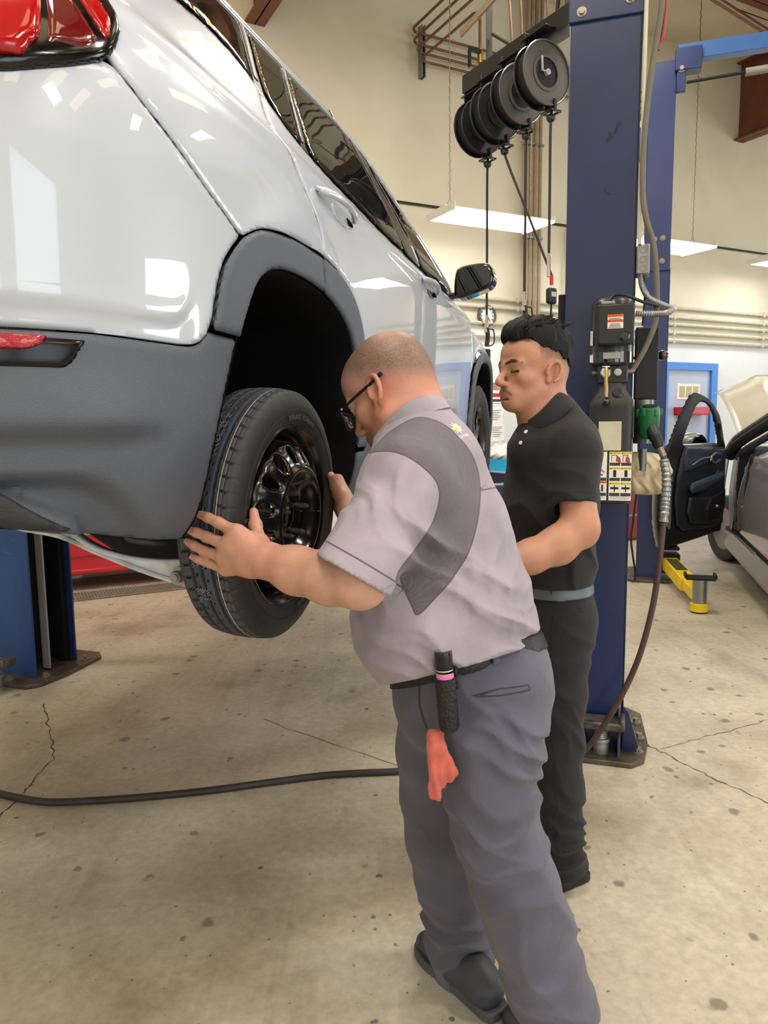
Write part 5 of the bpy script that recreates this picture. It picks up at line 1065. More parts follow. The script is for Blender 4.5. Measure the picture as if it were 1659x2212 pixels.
# ------------------------------------------------------------------ hanging fluorescent lamps
mat('lamp_white', srgb(226, 224, 214), .4, noise=.03); mat('lamp_glow', (1, 1, 1), .5, emit=(1.0, .98, .94), estr=14.0)
def lamp(t0, m0, z, label, up_z=CEIL, cut=False):
    l = thing('hanging_lamp', rm(t0, m0, z), label, 'lamp', 'fluorescent lamps hung on chains'); C_ = lambda t, m, zz: rm(t0 + t, m0 + m, z + zz)
    MB().box(C_(0, 0, .05), (1.22, .20, .045), DD, MM).build('ballast_box', 'lamp_white', l, bev=.006)
    b = MB()
    for s in (-1, 1):
        b.prism([(-.61, .0), (.61, .0), (.61, .01), (-.61, .01)], C_(0, s * .09, .045), DD, nrm(MM * s + UPZ * -.18), -.006 * s if False else .006)
        b.box(C_(0, s * .18, .028), (1.22, .20, .008), DD, nrm(MM * s - UPZ * .2))
    b.build('reflector', 'lamp_white', l)
    for s in (-1, 1): MB().box(C_(s * .61, 0, .02), (.012, .53, .07), DD, MM).build('end_plate', 'lamp_white', l, bev=.004)
    MB().box(C_(0, 0, .0), (1.16, .46, .012), DD, MM).build('lit_diffuser', 'lamp_glow', l, smooth=False)
    for s in (-1, 1):
        MB().tube([C_(s * .5 - .05, 0, .07), C_(s * .5, 0, .16), C_(s * .5 + .05, 0, .07)], .004, 6).build('hook', 'galv', l)
        n = 30; ch = MB(); zt = up_z - z
        path = [C_(s * .5 + .003 * (-1) ** k, .003 * (-1) ** (k // 2), .16 + (zt - .16) * k / (4 * n)) for k in range(4 * n + 1)]
        ch.tube(path, .0055, 5); ch.build('chain', 'bolt_steel', l)
    return l
lamp(-4.2, .9, 3.43, 'hanging strip lamp left of near column, hung behind hose reels')
lamp(-1.68, .84, 3.43, 'hanging strip lamp just right of the far column')
lamp(.78, .84, 3.43, 'hanging strip lamp cut by the right edge of the picture')
# ------------------------------------------------------------------ silver car with its door and bonnet open
mat('paint_silver', srgb(150, 150, 148), .3, metal=.35, coat=.8, coat_rough=.04, noise=.04); mat('door_seal', srgb(18, 18, 20), .6, noise=.2); mat('trim_dark', srgb(34, 38, 46), .5, noise=.12, bump=.15, bscale=200); mat('trim_blue', srgb(52, 62, 78), .45, noise=.1, bump=.1, bscale=200); mat('sill_silver', srgb(128, 126, 120), .35, metal=.3, coat=.5, noise=.05); mat('bonnet_reflect_tan', srgb(206, 198, 176), .25, metal=.2, coat=.8, coat_rough=.08, noise=.03); mat('clear_glass', srgb(220, 235, 235), .02, trans=.95, ior=1.05, alpha=.35)
QO = V3(3.33, 7.33, 0)
def c2(u, v, w): return QO + AXI * u - NNI * v + UPZ * w
sv = thing('parked_car', c2(-1.2, -.9, 0), 'silver car at the right edge with driver door and bonnet open', 'car')
def side2(u, w, o=0.0):
    u = np.asarray(u, float); w = np.asarray(w, float); v = -.02 + .03 * np.sin(np.clip((w - .3) / .75, 0, 1) * math.pi) - .35 * np.clip(w - 1.1, 0, 9) + np.asarray(o)
    return QO + u[..., None] * AXI - v[..., None] * NNI + np.broadcast_to(w, u.shape)[..., None] * UPZ
RDp = [(-1.56, 1.13), (-1.47, 1.03), (-1.36, .92), (-1.27, .78), (-1.225, .62), (-1.27, .52), (-1.4, .46), (-3.9, .46), (-3.9, 1.28), (-2.45, 1.22), (-2.1, 1.17), (-1.8, 1.12)]
panel('rear_door', RDp, side2, 'paint_silver', sv, .03, roll=.02, drop=.012, flip=True, relief=lambda u, w: .012 * np.exp(-((w - 1.02) / .03) ** 2))
panel('sill', [(-.35, .20), (-.35, .36), (-1.2, .42), (-3.9, .44), (-3.9, .24)], side2, 'sill_silver', sv, .03, flip=True)
panel('sill_trim', [(-.45, .37), (-.5, .47), (-1.2, .50), (-1.25, .43)], side2, 'door_seal', sv, .02, off=-.06, flip=True)
arc_o = catmull([(-.50, 1.10), (-.62, 1.215), (-1.0, 1.30), (-1.4, 1.37), (-1.9, 1.455), (-2.4, 1.53), (-3.0, 1.57)], 6)
b = MB(); pa = [side2(u, w) - UPZ * .045 for u, w in arc_o]; b.tube(pa, .048, 10); b.build('roof_pillar', 'door_seal', sv)
b = MB(); b.tube([side2(u, w, .035) - UPZ * .0 for u, w in arc_o], .02, 8); b.build('pillar_skin', 'paint_silver', sv)
b = MB(); b.tube([side2(u, w, -.03) - UPZ * .13 for u, w in arc_o[4:]], .03, 8); b.build('pillar_trim', 'trim_blue', sv)
panel('hinge_pillar', [(-.40, .36), (-.52, .36), (-.66, .5), (-.70, .8), (-.62, 1.12), (-.40, 1.16)], side2, 'sill_silver', sv, .02, off=-.05, flip=True)
panel('front_wing', [(-.40, .36), (-.38, .55), (-.30, .68), (-.12, .74), (.12, .74), (.32, .66), (.40, .5), (.75, .5), (.75, .85), (-.1, .98), (-.40, 1.1)], side2, 'paint_silver', sv, .03, flip=True)
b = MB(); b.box(c2(-1.5, -.55, .62), (2.2, .06, .75), AXI, NNI); b.box(c2(-1.5, -.3, .34), (2.6, .5, .06), AXI, NNI); b.box(c2(-.42, -.75, .75), (.1, 1.3, .75), AXI, NNI); b.build('cabin_lining', 'door_seal', sv)
b = MB(); b.tube([c2(-1.72, -.04, 1.12), c2(-1.62, -.03, .9), c2(-1.42, -.03, .5)], .04, 8); b.build('centre_pillar', 'door_seal', sv); b = MB(); b.box(c2(-.75, -.4, 1.1), (.25, .5, .12), AXI, NNI); b.build('dashboard', 'trim_dark', sv, bev=.03)
b = MB(); b.box(c2(-1.2, -.85, .27), (3.9, 1.5, .1), AXI, NNI); b.build('floor_pan', 'underbody', sv)
b = MB(); b.box(c2(-1.5, -1.72, .75), (4.6, .04, .8), AXI, NNI); b.build('body_side', 'paint_silver', sv)
# bonnet propped up
P = np.array([[c2(-.55 + 1.9 * t + .10 * math.sin(math.pi * s), -.06 - 1.58 * s - .05 * (1 - t) * (1 if s < .5 else -1), 1.16 + .55 * t + .16 * math.sin(math.pi * s) * (.35 + .65 * t) + .10 * math.sin(math.pi * t * .9) + .03 * math.exp(-((s - .28) / .05) ** 2) * t) - UPZ * .16 * max(0, t - .75) ** 1.3 * 2 * (1 - math.sin(math.pi * s)) for s in np.linspace(0, 1, 30)] for t in np.linspace(0, 1, 18)])
grid_part('bonnet', 'bonnet_reflect_tan', P, sv)  # tan puts the beige wall's reflection into the silver bonnet's colour
# front wheel seen below the door
b = MB(); fwc = c2(-.02, -.13, .325); axd = nrm(-NNI + AXI * -.35); tyre_rings(b, fwc, axd, .325, .22, .21, 48); fw2 = b.build('front_tyre', 'rubber', sv)
b = MB(); b.lathe([(-.05, .205), (.02, .2), (.09, .21), (.1, .0)], fwc, axd, 32, cap=False); b.build('rim', 'satin_steel', fw2)
# open door: inner side faces the camera
HG = V3(3.155, 6.774, 0); HD = nrm(V3(-.799, -.602, 0)); HN = V3(-HD[1], HD[0], 0)
if HN[1] > 0: HN = -HN
def dpl(t, z, o=0.0):
    t = np.asarray(t, float); z = np.asarray(z, float); o = np.asarray(o) - .30 * np.clip(z - 1.08, 0, 9) * -.35; return HG + t[..., None] * HD + np.asarray(o)[..., None] * HN + np.broadcast_to(z, t.shape)[..., None] * UPZ
OUTL = [tuple(x) for x in catmull([(.02, .40), (.0, .75), (.005, 1.05), (.02, 1.161), (.055, 1.211), (.148, 1.38), (.223, 1.464), (.341, 1.546), (.453, 1.591), (.605, 1.626), (.68, 1.620), (.71, 1.59), (.762, 1.51), (.853, 1.359), (.913, 1.204), (.96, 1.12), (1.01, .95), (1.02, .66), (1.0, .50), (.95, .36), (.915, .315), (.80, .315), (.4, .345), (.1, .375)], 3, True)]
WIN = [tuple(x) for x in catmull([(.14, 1.18), (.178, 1.261), (.215, 1.33), (.28, 1.42), (.35, 1.49), (.42, 1.53), (.504, 1.55), (.557, 1.54), (.611, 1.49), (.67, 1.37), (.715, 1.26), (.72, 1.19), (.5, 1.165), (.3, 1.165)], 3, True)]
dr_ = panel('front_door', OUTL, dpl, 'door_seal', sv, .016, holes=[WIN], gap=0, roll=.012, drop=.008, off=-.03, thick=.035, flip=True)
panel('outer_skin', [((t - .5) * 1.04 + .5, min((z - .95) * 1.02 + .95, 1.19)) for t, z in OUTL], dpl, 'paint_silver', dr_, .018, gap=0, roll=.02, drop=.012, off=-.08, thick=.02, flip=True)
panel('latch_face', [(.885, .46), (.93, .50), (.955, .66), (.94, .86), (.915, .95), (.865, .95), (.88, .75), (.87, .55)], dpl, 'sill_silver', dr_, .012, off=-.012, thick=.012, flip=True)
panel('door_card', [(.03, .45), (.03, 1.13), (.1, 1.155), (.72, 1.17), (.75, 1.1), (.81, .9), (.83, .7), (.79, .5), (.7, .44), (.2, .42)], dpl, 'trim_dark', dr_, .016, off=-.0, roll=.03, drop=.02, thick=.03, flip=True)
panel('upper_card', [(.04, 1.04), (.04, 1.13), (.72, 1.168), (.745, 1.08), (.72, .95), (.5, .98), (.3, 1.03)], dpl, 'trim_blue', dr_, .014, off=.012, roll=.015, drop=.01, thick=.015, flip=True)
panel('arm_rest', [(.15, .905), (.18, .94), (.45, .90), (.68, .86), (.70, .80), (.66, .765), (.5, .775), (.25, .85)], dpl, 'trim_blue', dr_, .012, off=.07, roll=.04, drop=.03, thick=.07, flip=True)
panel('map_pocket', [(.15, .72), (.42, .72), (.66, .74), (.69, .6), (.62, .5), (.3, .47), (.18, .5)], dpl, 'trim_dark', dr_, .014, off=.035, roll=.03, drop=.02, thick=.04, flip=True)
panel('speaker_panel', [(.1, .78), (.36, .72), (.42, .6), (.38, .5), (.2, .5), (.1, .6)], dpl, 'door_seal', dr_, .014, off=.05, roll=.03, drop=.02, thick=.02, flip=True)
b = MB(); b.tube(catmull([dpl(.20, 1.09, .03), dpl(.30, 1.10, .035), dpl(.36, 1.06, .035), dpl(.30, 1.02, .035), dpl(.20, 1.04, .03)], 6), .011, 8); b.tube(catmull([dpl(.36, 1.07, .03), dpl(.5, 1.06, .03), dpl(.66, 1.01, .03)], 6), .007, 8); b.build('chrome_pull', 'galv', dr_); MB().box(dpl(.34, 1.045, .03), (.06, .02, .03), HD, HN).build('inner_handle', 'chrome_knob', dr_, bev=.006)
MB().sphere(dpl(.28, .63, .06), .018).build('screw_cap', 'galv', dr_)
for z in (.94, .87): MB().cyl(dpl(.9, z, -.01), dpl(.9, z, .006), .008, n=10).build('latch_bolt', 'door_seal', dr_)
b = MB(); b.tube([dpl(.15, 1.17, -.02), dpl(.19, 1.36, -.02)], .012, 8); b.build('vent_bar', 'door_seal', dr_)
# door mirror behind the window
mv, mf = SDF().ell(HG + HD * .30 - HN * .20 + UPZ * 1.20, (.13, .08, .085)).mesh(.01); mo2 = mesh_obj('door_mirror', smooth_mesh(mv, mf, 1), mf, 'paint_silver', sv, angle=None)
panel('mirror_face', [tuple(x) for x in catmull([(.19, 1.14), (.22, 1.22), (.32, 1.265), (.42, 1.24), (.45, 1.16), (.32, 1.13)], 3, True)], lambda t, z, o=0: dpl(t, z, np.asarray(o) - .12), 'mirror_glass', mo2, .012)

# ------------------------------------------------------------------ red toolbox, mat and floor hose on the left; bin by the wall
mat('tool_red', srgb(196, 22, 32), .3, coat=.6, coat_rough=.1, noise=.05); mat('mat_grey', srgb(128, 120, 108), .85, noise=.2, nscale=30, bump=.6, bscale=120); mat('wood_tan', srgb(150, 128, 96), .8, noise=.2); mat('bin_blue', srgb(36, 176, 226), .4, noise=.06); mat('bag_white', srgb(232, 234, 228), .5, noise=.08)
tb = thing('tool_chest', rm(-7.75, .33, 0), 'red rolling tool chest against the wall behind left column', 'tool chest')
o = MB(); rbox(o, -8.9, -6.55, .06, .62, .14, 1.02); o.build('body', 'tool_red', tb, bev=.008)
for i in range(3):
    for j in range(2):
        o = MB(); rbox(o, -8.86 + j * 1.17, -7.74 + j * 1.14, .615, .635, .30 + i * .24, .52 + i * .24); dwr = o.build('drawer', 'tool_red', tb, bev=.006); o = MB(); rbox(o, -8.8 + j * 1.17, -7.8 + j * 1.14, .632, .648, .485 + i * .24, .505 + i * .24); o.build('drawer_pull', 'galv', dwr)
o = MB(); rbox(o, -8.9, -6.55, .6, .64, .16, .19); o.build('kick_rail', 'tool_red', tb, bev=.004)
for t in (-8.75, -6.7):
    for m_ in (.14, .54): MB().cyl(rm(t - .02, m_, .07), rm(t + .02, m_, .07), .068, n=20).build('caster', 'black_plastic', tb); MB().cyl(rm(t - .024, m_, .07), rm(t + .024, m_, .07), .03, n=14).build('caster_hub', 'galv', tb); o = MB(); rbox(o, t - .03, t + .03, m_ - .03, m_ + .03, .12, .15); o.build('caster_plate', 'galv', tb)
fm = MB(); rbox(fm, -9.4, -7.15, .72, 1.0, .001, .014); fmo = fm.build('floor_mat', 'mat_grey', label='ribbed grey rubber mat lying along red tool chest', cat='mat', bev=.004)
o = MB()
for i in range(90): rbox(o, -9.38 + i * .0245, -9.366 + i * .0245, .74, .98, .013, .019)
o.build('rib', 'mat_grey', fmo, smooth=False, kind='stuff')
o = MB(); rbox(o, -8.2, -7.3, .03, .05, .01, .12); o.build('wall_plank', 'wood_tan', label='tan plank lying on floor against the wall under the chest', cat='plank', smooth=False)
MB().tube(catmull([(-2.6, 3.5, .014), (-2.1, 3.05, .014), (-1.70, 2.79, .014), (-1.493, 2.70, .014), (-1.34, 2.645, .014), (-1.213, 2.631, .014), (-.944, 2.659, .014), (-.691, 2.706, .014), (-.433, 2.773, .014), (-.217, 2.824, .014), (.05, 2.845, .014), (.35, 2.88, .014), (.5, 2.92, .014)], 10), .0135, 12).build('air_hose', 'hose_floor', label='brown rubber hose lying across the floor in the foreground', cat='hose')
bn_ = thing('drum_bin', V3(1.36, 8.15, 0), 'bright blue drum with white bag between the two men', 'bin')
MB().lathe([(0, .26), (.01, .28), (.34, .28), (.36, .29), (.38, .28), (.68, .28), (.70, .29), (.72, .28), (.97, .28), (1.0, .29), (1.0, .27), (.4, .265)], V3(1.36, 8.15, .0), UPZ, 32, cap=True).build('drum', 'bin_blue', bn_)
V_, F_ = SDF().ell(V3(1.33, 8.15, 1.04), (.24, .22, .09)).ell(V3(1.28, 8.1, 1.09), (.10, .1, .06), k=.05).ell(V3(1.43, 8.1, 1.09), (.10, .1, .06), k=.03).mesh(.012)
V_ = V_ + .014 * np.sin(V_[:, [0]] * 60 + 3 * np.sin(V_[:, [2]] * 40)) * UPZ + .01 * np.sin(V_[:, [2]] * 70) * V3(1, 0, 0); mesh_obj('bag_liner', V_, F_, 'bag_white', bn_, angle=None)
MB().lathe([(0, .05), (.08, .06), (.1, .05), (.1, .0)], V3(1.50, 8.02, 1.06), nrm(V3(.2, -.5, .8)), 20).build('dark_cup', 'black_plastic', label='dark cup resting on the white bag in the blue drum', cat='cup')
rc_ = thing('red_cabinet', V3(2.84, 8.75, 0), 'dark red cabinet low down between the two right columns', 'cabinet')
MB().box(V3(2.84, 8.75, .46), (.5, .4, .88), DD, MM).build('body', mat('cab_red', srgb(150, 34, 34), .4, noise=.1), rc_, bev=.006); MB().box(V3(2.84, 8.75, .30) + MM * .21, (.46, .02, .02), DD, MM).build('pull', 'galv', rc_); MB().box(V3(2.84, 8.75, .01), (.46, .36, .02), DD, MM).build('plinth', 'black_plastic', rc_)
MB().tube(catmull([V3(2.17, 6.32, 1.35), V3(2.165, 6.3, .9), V3(2.13, 6.28, .55), V3(2.11, 6.26, .4), V3(2.13, 6.26, .25), V3(2.155, 6.27, .12), V3(2.16, 6.28, .03)], 8), .009, 8).build('ground_cable', 'black_cable', label='black cable hanging down left side of the far column', cat='cable')
# ------------------------------------------------------------------ people
def skin_mat(name, col, hair, spot=.15):
    m, nt, b = _nt(name); N = nt.nodes; L = nt.links
    def attr(a):
        n = N.new('ShaderNodeAttribute'); n.attribute_name = a; return n.outputs['Fac']
    tc = N.new('ShaderNodeTexCoord')
    n = N.new('ShaderNodeTexNoise'); n.inputs['Scale'].default_value = 28; n.inputs['Detail'].default_value = 5; L.new(tc.outputs['Object'], n.inputs['Vector'])
    r = N.new('ShaderNodeValToRGB'); r.color_ramp.elements[0].position = .3; r.color_ramp.elements[1].position = .7
    r.color_ramp.elements[0].color = (*[c * (1 - spot) for c in col], 1); r.color_ramp.elements[1].color = (*[min(1, c * (1 + spot * .5)) for c in col], 1); L.new(n.outputs['Fac'], r.inputs[0])
    def mix(f, a, c):
        x = N.new('ShaderNodeMix'); x.data_type = 'RGBA'; L.new(f, x.inputs[0]); L.new(a, x.inputs[6]); x.inputs[7].default_value = (*c, 1); return x.outputs[2]
    c = mix(attr('red'), r.outputs[0], (col[0] * .95, col[1] * .62, col[2] * .55))
    n2 = N.new('ShaderNodeTexNoise'); n2.inputs['Scale'].default_value = 650; n2.inputs['Detail'].default_value = 2; L.new(tc.outputs['Object'], n2.inputs['Vector'])
    mr = N.new('ShaderNodeMapRange'); mr.inputs['From Min'].default_value = .1; mr.inputs['From Max'].default_value = .62; L.new(n2.outputs['Fac'], mr.inputs[0])
    mu = N.new('ShaderNodeMath'); mu.operation = 'MULTIPLY'; L.new(attr('hair'), mu.inputs[0]); L.new(mr.outputs[0], mu.inputs[1])
    c = mix(mu.outputs[0], c, hair); c = mix(attr('dark'), c, (hair[0] * .35, hair[1] * .3, hair[2] * .3))
    L.new(c, b.inputs['Base Color']); b.inputs['Roughness'].default_value = .5; b.inputs['Subsurface Weight'].default_value = .12; b.inputs['Subsurface Radius'].default_value = (.012, .005, .003); b.inputs['Subsurface Scale'].default_value = .6
    n3 = N.new('ShaderNodeTexNoise'); n3.inputs['Scale'].default_value = 130; n3.inputs['Detail'].default_value = 4; L.new(tc.outputs['Object'], n3.inputs['Vector'])
    bp = N.new('ShaderNodeBump'); bp.inputs['Strength'].default_value = .25; bp.inputs['Distance'].default_value = .002; L.new(n3.outputs['Fac'], bp.inputs['Height']); L.new(bp.outputs[0], b.inputs['Normal'])
    MATS[name] = m
def cloth_mat(name, col, panel=None, seam=None, rough=.85, weave=900, var=.08, sheen=.15, bump=.25, vscale=5, wear=None):
    m, nt, b = _nt(name); N = nt.nodes; L = nt.links; tc = N.new('ShaderNodeTexCoord'); src = tc.outputs['Object']
    n = N.new('ShaderNodeTexNoise'); n.inputs['Scale'].default_value = vscale; n.inputs['Detail'].default_value = 5; L.new(src, n.inputs['Vector'])
    r = N.new('ShaderNodeValToRGB'); r.color_ramp.elements[0].position = .3; r.color_ramp.elements[1].position = .7
    r.color_ramp.elements[0].color = (*[c * (1 - var) for c in col], 1); r.color_ramp.elements[1].color = (*(wear or [c * (1 + var) for c in col]), 1); L.new(n.outputs['Fac'], r.inputs[0]); c = r.outputs[0]
    if panel:
        at = N.new('ShaderNodeAttribute'); at.attribute_name = 'panel'
        st = N.new('ShaderNodeMapRange'); st.inputs['From Min'].default_value = -.0006; st.inputs['From Max'].default_value = .0006; L.new(at.outputs['Fac'], st.inputs[0])
        v = N.new('ShaderNodeTexVoronoi'); v.inputs['Scale'].default_value = 420; v.inputs['Randomness'].default_value = .15; L.new(src, v.inputs['Vector'])
        pr = N.new('ShaderNodeValToRGB'); pr.color_ramp.elements[0].position = .25; pr.color_ramp.elements[1].position = .5; pr.color_ramp.elements[0].color = (*[x * .62 for x in panel], 1); pr.color_ramp.elements[1].color = (*panel, 1); L.new(v.outputs['Distance'], pr.inputs[0])
        x = N.new('ShaderNodeMix'); x.data_type = 'RGBA'; L.new(st.outputs[0], x.inputs[0]); L.new(c, x.inputs[6]); L.new(pr.outputs[0], x.inputs[7]); c = x.outputs[2]
    if seam:
        at = N.new('ShaderNodeAttribute'); at.attribute_name = 'seam'
        st = N.new('ShaderNodeMapRange'); st.inputs['From Min'].default_value = .0010; st.inputs['From Max'].default_value = .0022; st.inputs['To Min'].default_value = 1; st.inputs['To Max'].default_value = 0
        ab = N.new('ShaderNodeMath'); ab.operation = 'ABSOLUTE'; L.new(at.outputs['Fac'], ab.inputs[0]); L.new(ab.outputs[0], st.inputs[0])
        x = N.new('ShaderNodeMix'); x.data_type = 'RGBA'; L.new(st.outputs[0], x.inputs[0]); L.new(c, x.inputs[6]); x.inputs[7].default_value = (*seam, 1); c = x.outputs[2]
    L.new(c, b.inputs['Base Color']); b.inputs['Roughness'].default_value = rough; b.inputs['Sheen Weight'].default_value = sheen
    w = N.new('ShaderNodeTexNoise'); w.inputs['Scale'].default_value = weave; w.inputs['Detail'].default_value = 1; L.new(src, w.inputs['Vector'])
    w2 = N.new('ShaderNodeTexNoise'); w2.inputs['Scale'].default_value = 26; w2.inputs['Detail'].default_value = 4; w2.inputs['Distortion'].default_value = 1.2; L.new(src, w2.inputs['Vector'])
    ad = N.new('ShaderNodeMath'); ad.operation = 'MULTIPLY_ADD'; ad.inputs[1].default_value = 3.0; L.new(w2.outputs['Fac'], ad.inputs[0]); L.new(w.outputs['Fac'], ad.inputs[2])
    bp = N.new('ShaderNodeBump'); bp.inputs['Strength'].default_value = bump; bp.inputs['Distance'].default_value = .003; L.new(ad.outputs[0], bp.inputs['Height']); L.new(bp.outputs[0], b.inputs['Normal'])
    MATS[name] = m
skin_mat('skin_old', srgb(196, 150, 128), srgb(84, 70, 60)); skin_mat('skin_young', srgb(180, 128, 100), srgb(28, 22, 20), .08)
cloth_mat('shirt_grey', srgb(142, 133, 143), panel=srgb(102, 94, 102), seam=srgb(84, 72, 80), var=.07, vscale=7, wear=srgb(164, 153, 162))
cloth_mat('trouser_grey', srgb(78, 77, 91), seam=srgb(44, 42, 50), var=.1, vscale=6, wear=srgb(90, 90, 106), bump=.35)
cloth_mat('polo_black', srgb(22, 21, 23), seam=srgb(9, 9, 10), var=.1, bump=.3, sheen=.06); cloth_mat('trouser_black', srgb(26, 26, 29), seam=srgb(10, 10, 11), var=.12, bump=.35, sheen=.05)
cloth_mat('rag_red', srgb(200, 98, 84), var=.18, vscale=30, bump=.5); mat('belt_black', srgb(20, 21, 22), .5, noise=.2, nscale=30, bump=.3, bscale=90); mat('belt_grey', srgb(98, 108, 114), .38, noise=.15, nscale=20)
mat('hair_black', srgb(14, 12, 12), .6, spec=.25, noise=.3, nscale=60, bump=.8, bscale=70, stretch=(1, 1, .3)); mat('shoe_grey', srgb(62, 66, 74), .5, noise=.15, nscale=15); mat('shoe_sole', srgb(78, 82, 90), .6, noise=.1, nscale=10); mat('shoe_black', srgb(22, 22, 24), .5, noise=.15)
mat('frame_black', srgb(14, 14, 15), .35); mat('lens_clear', srgb(235, 240, 245), .02, trans=.9, ior=1.1, spec=.8); mat('button_white', srgb(220, 216, 205), .3); mat('eye_white', srgb(206, 200, 194), .25); mat('torch_black', srgb(26, 27, 29), .3, metal=.5, coat=.3, noise=.1); mat('pink_ring', srgb(236, 110, 190), .4); mat('leather_black', srgb(22, 22, 23), .45, bump=.6, bscale=140, noise=.2); mat('emblem_yellow', srgb(232, 196, 84), .6); mat('thread_white', srgb(236, 232, 234), .7)
def head_sdf(B, O, f, u, s=1.0, fat=0.0, k0=.02, js=1.0):
    """adds a head to the figure B: O ear level centre, f forward, u up"""
    f = nrm(f); u = nrm(u - f * (u @ f)); l = np.cross(u, f); M = np.stack([f, l, u], 1)
    P = lambda a, b, c: O + (f * a + l * b + u * (c if c > -.03 else -.03 + (c + .03) * js)) * s
    B.ell(P(-.014, 0, .034), np.array((.100, .078, .086)) * s, M, k=k0); B.ell(P(-.035, 0, -.012), np.array((.072, .068 + fat * .3, .066)) * s, M, k=.03)
    B.ell(P(.034, 0, -.036), np.array((.056, .060 + fat * .4, .082)) * s, M, k=.03); B.ell(P(.03, 0, .04), np.array((.066, .066, .055)) * s, M, k=.03)
    for q in (-1, 1):
        B.cone(P(.0, q * (.052 + fat * .6), -.066), P(.062, q * .016, -.106), (.022 + fat) * s, (.019 + fat * .5) * s, .03); B.ell(P(.056, q * .044, -.030), np.array((.024, .020, .020)) * s, M, k=.02)
        B.cone(P(.078, q * .046, .010), P(.093, q * .010, .006), .0095 * s, .0105 * s, .014)
    B.ell(P(.076, 0, -.106), np.array((.019, .022, .017)) * s, M, k=.022); B.ell(P(.080, 0, -.074), np.array((.022, .034, .022)) * s, M, k=.02)
    for q in (-1, 1):
        B.ell(P(.099, q * .033, -.010), np.array((.014, .017, .0105)) * s, M, k=.010, sub=True); B.ell(P(.0765, q * .033, -.012), np.array((.0135, .0155, .0125)) * s, M, k=.004)
        B.cone(P(.084, q * .046, -.004), P(.0905, q * .022, -.002), .0036 * s, .0036 * s, .004)
    B.cone(P(.092, 0, .0), P(.1165, 0, -.040), .0078 * s, .0108 * s, .012); B.ell(P(.114, 0, -.046), np.array((.011, .011, .009)) * s, M, k=.008)
    for q in (-1, 1): B.ell(P(.103, q * .0115, -.049), np.array((.0105, .007, .0075)) * s, M, k=.006)
    B.ell(P(.0985, 0, -.0735), np.array((.0075, .021, .0048)) * s, M, k=.005); B.ell(P(.096, 0, -.0855), np.array((.008, .019, .0058)) * s, M, k=.005)
    B.cone(P(.107, -.022, -.0795), P(.107, .022, -.0795), .0018 * s, .0018 * s, .003, sub=True); B.ell(P(.092, 0, -.0955), np.array((.006, .018, .004)) * s, M, k=.006, sub=True)
    for q in (-1, 1):                                                       # ears: rim, bowl, lobe
        ef = nrm(-f * .34 + u * .94); eb = nrm(f * .94 + u * .34)
        ec = P(-.010, q * .080, -.012)
        ring = [ec + (eb * math.cos(a) * .0175 + ef * math.sin(a) * .031) * s + l * q * (.009 - .007 * math.cos(a)) * s for a in np.linspace(-.4, math.pi * 1.35, 12)]
        B.chain(ring, [.0046 * s] * 12, k=.006); B.ell(ec - l * q * .006 * s, np.array((.014, .006, .026)) * s, np.stack([eb, l, ef], 1), k=.008); B.ell(ec + eb * .004 * s - ef * .026 * s + l * q * .001 * s, np.array((.008, .005, .010)) * s, np.stack([eb, l, ef], 1), k=.008)
        B.ell(ec + l * q * .008 * s + eb * .002 * s, np.array((.0085, .007, .014)) * s, np.stack([eb, l, ef], 1), k=.005, sub=True); B.ell(P(.006, q * .079, -.020), np.array((.005, .004, .007)) * s, M, k=.005)
    return P, M
def finger(B, pts, rs, k=.006): B.chain(pts, rs, k)
def figure(name, B, h, m, attrs, label, base):
    V, F = B.mesh(h); V = smooth_mesh(V, F, 2); o = mesh_obj(name, V, F, m, None, angle=None, origin=base, label=label, cat='person')
    for a, fn in attrs.items(): set_attr(o, a, fn(V))
    return o
def garment(name, B, h, m, par, panel=None, seams=None, it=2):
    V, F = B.mesh(h); V = smooth_mesh(V, F, it); o = mesh_obj(name, V, F, m, par, angle=None)
    if panel is not None: set_attr(o, 'panel', panel(V))
    set_attr(o, 'seam', seams(V) if seams is not None else np.full(len(V), 1.0)); return o
def capcone(a, b, ra, rb, ca=False, cb=True, flat=None, fr=1.0):
    """limb tube with flat cut ends"""
    a, b = np.asarray(a, float), np.asarray(b, float); d = nrm(b - a); S_ = SDF().cone(a, b + d * (.05 if cb else 0), ra, rb + (rb - ra) / np.linalg.norm(b - a) * .05 if cb else rb, flat=flat, fr=fr).p[0][0]
    def f(P):
        q = S_(P)
        if cb: q = np.maximum(q, (P - b) @ d)
        if ca: q = np.maximum(q, (a - P) @ d)
        return q
    return f, (a + b) / 2, np.linalg.norm(b - a) / 2 + max(ra, rb) * max(1, fr)
def folds(specs):
    """cloth folds: (centre, radius, direction across folds, wavelength, amplitude, phase)"""
    sp = [(np.asarray(c, float), R, nrm(d), 2 * math.pi / wl, a, p) for c, R, d, wl, a, p in specs]
    def f(P):
        o = np.zeros(len(P))
        w = .018 * np.sin(P @ V3(17, 11, 23)) + .012 * np.sin(P @ V3(-29, 31, 13) + 1.3)
        for c, R, d, k, a, p in sp:
            g = np.exp(-((P - c) ** 2).sum(1) / (R * R)); x = (P @ d + w) * k + p; o += a * g * (np.abs(np.sin(x * .5)) ** .8 * -2 + 1.0)
        return o
    return f
